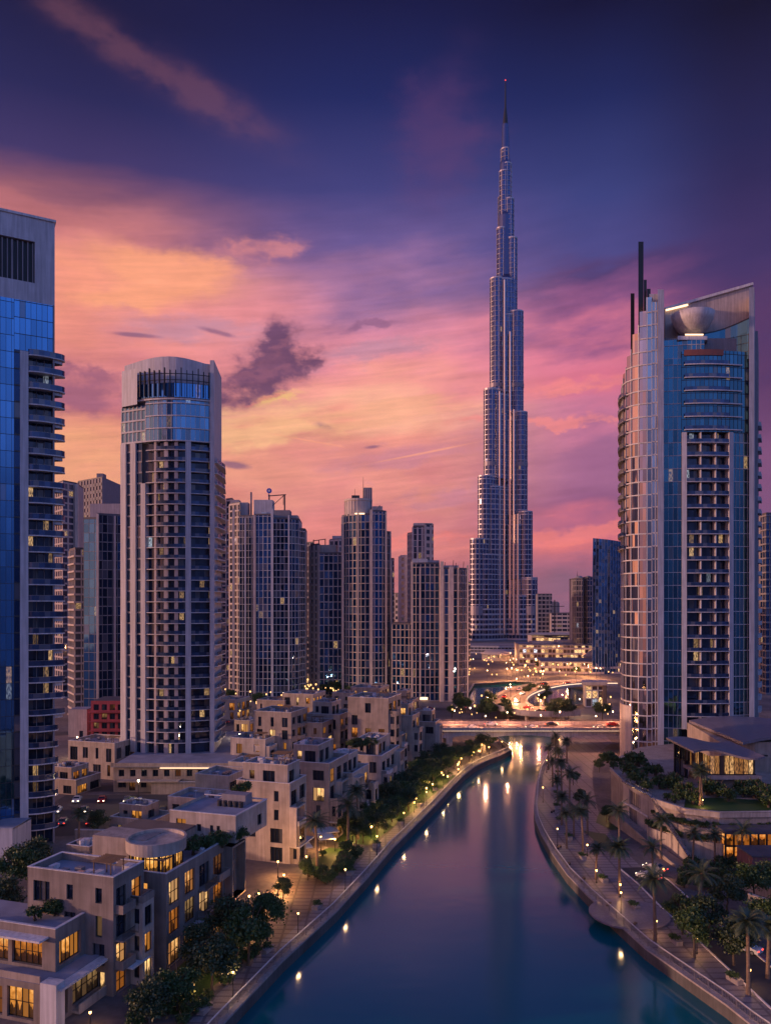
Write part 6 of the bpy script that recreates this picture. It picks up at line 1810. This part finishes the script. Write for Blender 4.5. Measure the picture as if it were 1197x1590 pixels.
# promenade palms, counted from the bridge
PP = [(862, 1178), (880, 1186), (851, 1196), (866, 1206), (858, 1222), (872, 1236), (866, 1252), (884, 1262), (872, 1282), (891, 1300), (880, 1318), (912, 1296), (905, 1322), (925, 1366), (962, 1330), (962, 1390), (1014, 1378), (1017, 1462), (1085, 1432), (1162, 1545), (1192, 1520)]
for k, (px, py) in enumerate(PP):
    q = G(px, py); PALMS.put(q.x, q.y, 0, R.uniform(.84, 1.02) if k < 17 else 1.05, 'date palm on the curved promenade, %s from the bridge' % ORD[k], 'palms on the curved promenade')
for (x, y, z, sc, lab) in ((X(1089, 160), 161, 8, .86, 'twin stemmed uplit palm on the terrace lawn, front stem'), (X(1093, 161), 162, 8, .95, 'twin stemmed uplit palm on the terrace lawn, rear stem'), (X(1076, 146), 146, 0, .9, 'palm at the foot of the terrace edge, beside the ramp'), (X(1110, 147), 147, 0, .8, 'palm leaning by the amber lit restaurant'), (X(1150, 146), 146, 0, .95, 'palm directly before the amber lit restaurant windows'), (X(1026, 152), 152, 0, .92, 'slender palm against the ramp wall')):
    PALMS.put(x, y, z, sc, lab, 'palms around the garden terrace')
for (px, py, sc, lab) in ((1078, 1488, .98, 'large dark tree by the service road, its crown before the beige wall'), (1100, 1465, 1.0, 'widest dark tree over the service road'), (1060, 1452, .9, 'dark tree on the palm side of the service road trees'), (1140, 1500, 1.0, 'dark tree before the tall beige retaining wall'), (1195, 1480, 1.1, 'dark tree at the right edge beside the white car'), (1130, 1418, .9, 'dark tree in the garden above the retaining wall'), (1170, 1405, 1.0, 'dark tree in the garden under the kiosk'),
                           (1197, 1398, 1.0, 'dark garden tree cut by the photo edge under the kiosk'), (942, 1278, .62, 'round tree on the oval lawn bed of the promenade'), (900, 1252, .6, 'leafy tree beside the open promenade paving'), (890, 1220, .55, 'small tree near the promenade bend'), (930, 1200, .55, 'small tree under the end of the bridge')):
    q = G(px, py); TREES.put(q.x, q.y, 0, sc, lab, 'trees on the promenade bank')
for k in range(34):
    x, y = R.uniform(60.5, 84), R.uniform(158, 174)
    if 65 < x < 79 and 159 < y < 168 and R.random() < .85: continue
    SHRUBS.put(x, y, 8, R.uniform(.9, 1.9), 'dense green shrub planted on the garden terrace', 'shrubs on the garden terrace')
for k, (p, n, d) in enumerate(along([(57.0, 163), (60.5, 155), (66, 152.5), (76, 153), (90, 154)], .95)):
    for o, z in ((1.75, 3.4), (.6, 5.8)):
        if R.random() < .8: SHRUBS.put(p[0] + n[0] * o, p[1] + n[1] * o, z, R.uniform(.45, .8), 'small shrub planted on the stepped planters under the garden terrace edge', 'shrubs on the stepped planters')
for k in range(24):
    SHRUBS.put(R.uniform(58.2, 68), R.uniform(172, 206), 8, R.uniform(1.0, 2.0), 'green shrub in the hedge between the ramp wall and the pavilion', 'shrubs of the terrace hedge')
for k in range(30):
    q = G(R.uniform(1060, 1200), R.uniform(1345, 1385)); SHRUBS.put(q.x, q.y, 0, R.uniform(.9, 1.7), 'dark shrub in the garden between the low pink wall and the beige wall', 'shrubs in the lower garden')
# roof gardens of the villas
for (px0, py0, px1, py1, z, n, lab, g) in ((50, 1432, 130, 1410, 9.4, 9, 'shrub on the roof terrace of the dark corner villa', 'shrubs on the corner villa terrace'), (298, 1330, 368, 1308, 12.3, 13, 'bushy shrub on the long villa roof, beside the round glowing room', 'shrubs on the long villa roof'), (365, 1240, 380, 1232, 14.6, 3, 'shrub on the plaza villa terrace', 'shrubs on the plaza villa')):
    for k in range(n):
        u = R.random(); q = G(px0 + (px1 - px0) * u, py0 + (py1 - py0) * u, z); SHRUBS.put(q.x + R.uniform(-.4, .8), q.y + R.uniform(0, 2.0), z, R.uniform(.8, 1.35), lab, g)
for k in range(5):
    q = G(545 + k * 9, 1166 - k * 2, 14.0); TREES.put(q.x, q.y + R.uniform(2, 6), 12.5, R.uniform(.45, .6), 'leafy roof tree between the rose villas and the tallest villa block', 'roof trees by the tallest villa')
# trees in the middle distance
for k in range(46):
    px, py = R.choice(((R.uniform(500, 560), R.uniform(1076, 1086)), (R.uniform(690, 790), R.uniform(1094, 1118)), (R.uniform(700, 960), R.uniform(1106, 1122)), (R.uniform(740, 960), R.uniform(1040, 1056)), (R.uniform(350, 480), R.uniform(1088, 1100)), (R.uniform(815, 850), R.uniform(1076, 1096))))
    q = G(px, py); TREES.put(q.x, q.y, 0, R.uniform(.8, 1.3), 'dark tree in the lit district beyond the bridge', 'trees beyond the bridge')


# ------------------------------------------------------------------ lamps
def make_lamp(kind, h, power, mat='lamp', col=(1.0, .58, .25), r=.15):
    t = thing(kind, None, 'lamp', (0, 0, 0)); m = MB(); m.tube((0, 0, 0), (0, 0, h - .25), .07, .05, 8); m.lathe((0, 0, 0), [(.16, 0), (.14, .3), (.07, .4)], 10); m.build('pole', 'dark', t)
    m = MB(); m.lathe((0, 0, h), [(.02, -r * 1.3), (r * .8, -r), (r, 0), (r * .8, r), (.02, r * 1.3)], 12); m.build('lantern', mat, t)
    m = MB(); m.lathe((0, 0, h), [(r * .5, r * 1.1), (r * 1.35, r * 1.1), (.02, r * 1.9)], 12); m.build('lantern_cap', 'dark', t)
    if power:
        d = bpy.data.lights.new(kind + '_light', 'POINT'); d.energy = power; d.color = col; d.shadow_soft_size = .25
        o = bpy.data.objects.new('light', d); COL.objects.link(o); o.parent = t; o.location = (0, 0, h - r * 1.6)
    return t


QL = Stock([make_lamp('quay_lamp', 3.6, 260)]); GL = Stock([make_lamp('garden_lamp', 2.2, 170, col=(1.0, .50, .18), r=.16)]); GL2 = Stock([make_lamp('garden_lamp', 2.4, 520, col=(1.0, .52, .16), r=.2)]); SL = Stock([make_lamp('street_lamp', 7.5, 2600, 'lampw', (1.0, .70, .42), .26)]); DL = Stock([make_lamp('distant_lamp', 6.0, 0, 'lampd', r=.42)])
for k, (p, n, t) in enumerate(along([(q.x, q.y) for q in LB[1:]], 19.5, start=40)):
    QL.put(p[0] - n[0] * 1.6, p[1] - n[1] * 1.6, 0, 1.0, 'quay lamp on the villa bank, %s from the bottom of the photo' % ORD[k], 'lamps along the villa quay')
for k, (p, n, t) in enumerate(along([(q.x, q.y) for q in RB[1:]], 36.0, start=30)):
    QL.put(p[0] + n[0] * 1.8, p[1] + n[1] * 1.8, 0, 1.0, 'quay lamp on the palm promenade, %s from the bottom of the photo' % ORD[k], 'lamps along the promenade quay')
for k, (px, py, lab) in enumerate(((402, 1412, 'garden lamp on the warm plaza beside the long villa'), (432, 1392, 'garden lamp on the plaza corner by the canal walk'), (300, 1560, 'garden lamp under the trees at the long villa shopfronts'), (345, 1520, 'garden lamp before the portal frames of the long villa'), (476, 1350, 'garden lamp at the palm before the plaza villa'), (520, 1322, 'garden lamp in the hedge by the cafe umbrellas'), (552, 1300, 'garden lamp at the foot of the tall uplit palm'), (140, 1600, 'garden lamp by the corner villa'))):
    q = G(px, py); (GL2 if k in (0, 1, 4, 5) else GL).put(q.x, q.y, 0, 1.0, lab, 'garden lamps on the villa bank')
for k in range(22):
    q = walk[0].lerp(walk[-1], (k + .5) / 22); x, y = q.x - 7.2 + R.uniform(-2.4, 2.4), q.y + R.uniform(-2, 2); GL2.put(x, y, 0, 1.0, 'garden lamp glowing between the trees of the canal tree walk', 'lamps among the canal trees')
for k, (px, py, lab) in enumerate(((926, 1372, 'garden lamp on the promenade lit at the palm by the water'), (963, 1394, 'garden lamp at the foot of the promenade palm beside the viewing deck'), (912, 1330, 'garden lamp at the planted promenade bed'), (945, 1274, 'garden lamp on the oval lawn bed'), (1078, 1300, 'garden lamp at the foot of the terrace palm'), (1082, 1482, 'garden lamp under the large dark tree by the service road'), (1019, 1452, 'garden lamp lighting the palm trunk beside the road bend'), (1164, 1534, 'garden lamp at the palm by the white car'), (1030, 1368, 'garden lamp beside the parked cars on the service road'))):
    q = G(px, py); GL.put(q.x, q.y, 0, 1.0, lab, 'garden lamps on the promenade bank')
PZ = Stock([make_lamp('plaza_lamp', 3.0, 1500, col=(1.0, .45, .14), r=.17)])
for k, (q, lab) in enumerate(((bank(30, 12), 'plaza lamp at the wall of the long villa'), (bank(41, 11), 'plaza lamp in the middle of the warm plaza'), (bank(47, 15), 'plaza lamp at the foot of the plaza villa'), (bank(64, 13.5), 'plaza lamp by the cafe umbrellas'), (bank(84, 13), 'plaza lamp in the gap between the rose villas'), (bank(104, 13), 'plaza lamp below the pale narrow bay villa'), (bank(6, 15.5), 'plaza lamp at the shopfront of the one-window villa'),
                          (bank(66, 34), 'plaza lamp in the lane behind the plaza villa'), (bank(95, 36), 'plaza lamp in the lane behind the rose villas'), (bank(120, 38), 'plaza lamp in the lane by the back row block'), (bank(50, 46), 'plaza lamp beside the low house near the podium'))):
    PZ.put(q.x, q.y, 0, 1.0, lab, 'plaza lamps between the villas')
GL.put(X(1091, 160), 160, 8, .7, 'garden lamp uplighting the twin palm on the terrace', 'garden lamps on the promenade bank')
BL = Stock([make_lamp('street_lamp', 6.0, 6500, 'lampw', (1.0, .40, .20), .24)]); ML = Stock([make_lamp('street_lamp', 8.0, 9000, 'lampw', (1.0, .42, .15), .22)])
for k in range(8): BL.put(bx + 2 + k * 9.5, 265.2 if k % 2 else 277.8, 7.0, .8, 'street lamp on the bridge, %s from its villa end' % ORD[k], 'lamps on the bridge')
for k in range(11):
    j = 2 + k * 5; ML.put(RING[j][0], RING[j][1], RINGZ[j] + .02, .9, 'street lamp on the curved elevated road, %s from its lower end' % ORD[k], 'lamps on the curved road')
for k, (px, py, lab) in enumerate(((405, 1150, 'bright street lamp beside the low cream house'), (372, 1180, 'street lamp between podium and rose villas'), (358, 1110, 'street lamp at the foot of the dark gantry towers'), (590, 1092, 'bright street lamp behind the tallest villa block'), (480, 1100, 'street lamp behind the back row block'), (440, 1100, 'street lamp in the street under the gantry towers'), (215, 1262, 'street lamp over the car park'), (120, 1180, 'street lamp near the crimson block'), (730, 1128, 'street lamp at the trees by the villa end of the bridge'), (800, 1112, 'street lamp at the start of the curved road'), (900, 1112, 'street lamp below the gate building'))):
    q = G(px, py); SL.put(q.x, q.y, 0, 1.0, lab, 'street lamps of the district')
for k in range(30):
    q = G(R.uniform(730, 960), R.uniform(1026, 1060)); ML.put(q.x, q.y, 0, 1.0, 'street lamp among the lit buildings at the foot of the tall spire tower', 'street lamps of the lit district')
for k in range(190):
    px, py = R.choice(((R.uniform(728, 962), R.uniform(1022, 1062)), (R.uniform(728, 962), R.uniform(1036, 1060)), (R.uniform(700, 960), R.uniform(1098, 1125)), (R.uniform(350, 480), R.uniform(1075, 1120)), (R.uniform(478, 490), R.uniform(960, 1070)) if 0 else (R.uniform(470, 530), R.uniform(1066, 1090))))
    q = G(px, py); DL.put(q.x, q.y, 0, R.uniform(.45, 1.0) * (1 if q.y < 420 else 1.3), 'small glowing lamp in the lit district beyond the bridge', 'distant lamps beyond the bridge')


# ------------------------------------------------------------------ railings along both quays
def railing(line, off, label):
    pth = offset_path([(p.x, p.y) for p in line], off); t = thing('railing', label, 'railing', (*pth[0], 0))
    st = max(2.4, plen(pth) / 98)
    pts = along(pth, st)
    for k, (p, n, d) in enumerate(pts):
        m = MB(); m.box(p[0] - .06, p[0] + .06, p[1] - .06, p[1] + .06, .25, 1.42); m.build('post', 'rail', t)
        if k + 1 < len(pts):
            q = pts[k + 1][0]; m = MB(); a, b = V((*p, 0)), V((*q, 0)); e = (b - a)
            for z in (.5, 1.28): m.bar(a + V((0, 0, z)), b + V((0, 0, z)), .06, .05)
            for i in range(1, 9): c = a + e * i / 9; m.bar(c + V((0, 0, .5)), c + V((0, 0, 1.28)), .035, .035)
            m.build('railing_panel', 'rail', t)
    m = MB()
    for a, b in zip(pth, pth[1:]): m.bar((*a, 1.45), (*b, 1.45), .16, .08)
    m.build('handrail', 'trim', t)


railing(LB[1:] + tail_l[:1], -.3, 'pale slatted railing along the villa bank of the canal')
railing(RB[1:] + tail_r[:1], .3, 'pale slatted railing along the curved palm promenade')

# ------------------------------------------------------------------ cars near by, umbrellas, benches, planters
for k, (x, y, a, p, lab) in enumerate(((X(1165, 110), 111.5, 2.25, 'car_w', 'white car with lit headlights standing by the beige wall at the right edge'), (X(1020, 144), 145, 2.3, 'car_s', 'silver car parked where the service road begins'), (X(1010, 139.5), 140.5, 2.3, 'car_w', 'white car parked beside the silver car at the road start'))):
    car(x, y, .035, a, lab, 'cars on the promenade bank', p)
k = 0
for row, y in enumerate((176, 186, 196)):
    for c in range(8):
        if R.random() < .15 or k > 21: continue
        car(-80 + c * 6.4 + row * .8, y, .035, R.choice((pi / 2, -pi / 2)) + .2, 'PAINT parked car in the dark car park, %s counted from its front' % ORD[k], 'cars in the car park'); k += 1

for k, (p, n, t) in enumerate(along([(q.x, q.y) for q in STREET], 15.0, start=60)):
    if k < 12: car(p[0] + n[0] * (2 if k % 2 else -2), p[1] + n[1] * (2 if k % 2 else -2), .035, atan2(t[1], t[0]) + (0 if k % 2 else pi), 'PAINT car on the street under the gantry towers, %s from the podium side' % ORD[k], 'cars on the back street')


def make_umbrella():
    t = thing('cafe_umbrella', None, 'umbrella', (0, 0, 0)); m = MB(); m.tube((0, 0, 0), (0, 0, 2.9), .04, .04, 8); m.build('pole', 'steel', t)
    m = MB(); n = 4
    c = [(1.7, 1.7, 2.35), (-1.7, 1.7, 2.35), (-1.7, -1.7, 2.35), (1.7, -1.7, 2.35)]
    for i in range(4): a, b = c[i], c[(i + 1) % 4]; m.face([a, b, (0, 0, 3.05)]); m.face([a, b, (b[0] * 1.01, b[1] * 1.01, 2.15), (a[0] * 1.01, a[1] * 1.01, 2.15)])
    m.build('canopy', 'canvas', t); m = MB(); m.box(-.35, .35, -.35, .35, 0, .12); m.build('base', 'slabd', t); return t


UM = Stock([make_umbrella()])
for px, py, lab in ((506, 1318, 'white square cafe umbrella at the foot of the rose villas, front one'), (512, 1306, 'white square cafe umbrella behind the front one'), (498, 1308, 'white square cafe umbrella closest to the plaza villa'), (470, 1330, 'white square cafe umbrella by the plaza villa arch')):
    q = G(px, py); UM.put(q.x, q.y, 0, 1.0, lab, 'cafe umbrellas by the rose villas', .3)


def make_bench():
    t = thing('park_bench', None, 'bench', (0, 0, 0)); m = MB()
    for k in range(4): m.box(-.9, .9, -.24 + k * .12, -.14 + k * .12, .42, .46)
    m.build('seat', 'timber', t)
    for s in (-.7, .7): m = MB(); m.box(s - .05, s + .05, -.22, .2, 0, .418); m.build('leg', 'dark', t)
    return t


BE = Stock([make_bench()])
for k, (px, py) in enumerate(((882, 1345), (905, 1368), (868, 1318), (945, 1408), (985, 1440), (858, 1262))):
    q = G(px, py); BE.put(q.x, q.y, .012, 1.0, 'timber bench on the curved promenade, %s' % ('facing the canal bend', 'opposite the quay lamp', 'near the middle palms', 'above the viewing deck', 'beside the road palm', 'by the promenade widening')[k], 'benches on the promenade', 1.0)


def make_planter():
    t = thing('planter', None, 'planter', (0, 0, 0)); m = MB(); m.prism(rectangle(-1.1, 1.1, -.5, .5), 0, .55); m.prism(rectangle(-1.16, 1.16, -.56, .56), .551, .63); m.build('trough', 'cope', t)
    crown('foliage', t, 77, 1.0, .45, .8, 700, .16, 'leaf', 10); return t


PL = Stock([make_planter()])
for k, (p, n, d) in enumerate(along([(q.x, q.y) for q in RB[2:]], 13.0, start=9)):
    if k < 12: PL.put(p[0] + n[0] * 5.2, p[1] + n[1] * 5.2, .012, 1.0, 'stone planter with greenery on the curved promenade, %s from the bottom of the photo' % ORD[k], 'planters on the promenade', atan2(d[1], d[0]))
for k, (p, n, d) in enumerate(along([(q.x, q.y) for q in LB[2:]], 17.0, start=10)):
    if k < 9: PL.put(p[0] - n[0] * 3.4, p[1] - n[1] * 3.4, .012, 1.0, 'stone planter with greenery on the villa bank walk, %s from the bottom of the photo' % ORD[k], 'planters on the villa bank', atan2(d[1], d[0]))


def small_block():
    c = G(-10, 1350); t = thing('low_block', 'small white walled block at the left edge below the edge tower', 'building', (c.x, c.y, 0)); fr = Frame(c)
    x0, x1, y = X(-25, 150), X(19, 150), 150.0; w = MB(); W = x1 - x0; H = 6.5
    wall_holes(w, (x0, y), (1, 0), (0, -1), W, 0, H, [(1.0, 2.2, 3.4, 5.2)], .3); w.face([(x1, y, 0), (x1, y + 8, 0), (x1, y + 8, H), (x1, y, H)]); w.build('wall', 'white', t)
    m = MB(); m.box(x0, x1, y + .35, y + 8, H - .3, H - .1); m.build('roof', 'roof', t); m = MB(); m.box(x0 - .1, x1 + .1, y - .1, y + .3, H, H + .12); m.build('coping', 'trim', t)
    window(t, (x0, y), (1, 0), (0, -1), (1.0, 2.2, 3.4, 5.2), 0, 'blackglass')
    # low walls by the car park
    for pts, h, lab in (([(-66, 164), (-46, 163), (-28, 171)], 2.2, 'curved cream wall at the villa side of the car park'), ([(-62, 204), (-24, 204)], 3.2, 'long dim beige wall below the podium windows')):
        g = thing('garden_wall', lab, 'wall', (*pts[0], 0)); m = MB(); band(m, pts, 0, h, .2, back=.25); m.build('wall', 'villa2', g); m = MB(); band(m, pts, h, .12, .3, back=.35); m.build('coping', 'trim', g)


small_block()


# ------------------------------------------------------------------ haze: one even box of air round the scene
def haze():
    m = bpy.data.materials.new('haze'); m.use_nodes = True; t = NT(m.node_tree)
    v = t.node('ShaderNodeVolumePrincipled'); v.inputs['Density'].default_value = HAZE; v.inputs['Color'].default_value = (.30, .42, .85, 1); v.inputs['Anisotropy'].default_value = .2
    o = t.node('ShaderNodeOutputMaterial'); t.t.links.new(v.outputs[0], o.inputs['Volume'])
    mb = MB(); mb.box(-2600, 2600, -600, 4200, -4.5, 835)
    M['haze'] = m; tag(mb.build('haze', 'haze'), 'thin mauve dusk haze over the whole city', None, None, 'stuff')


haze()
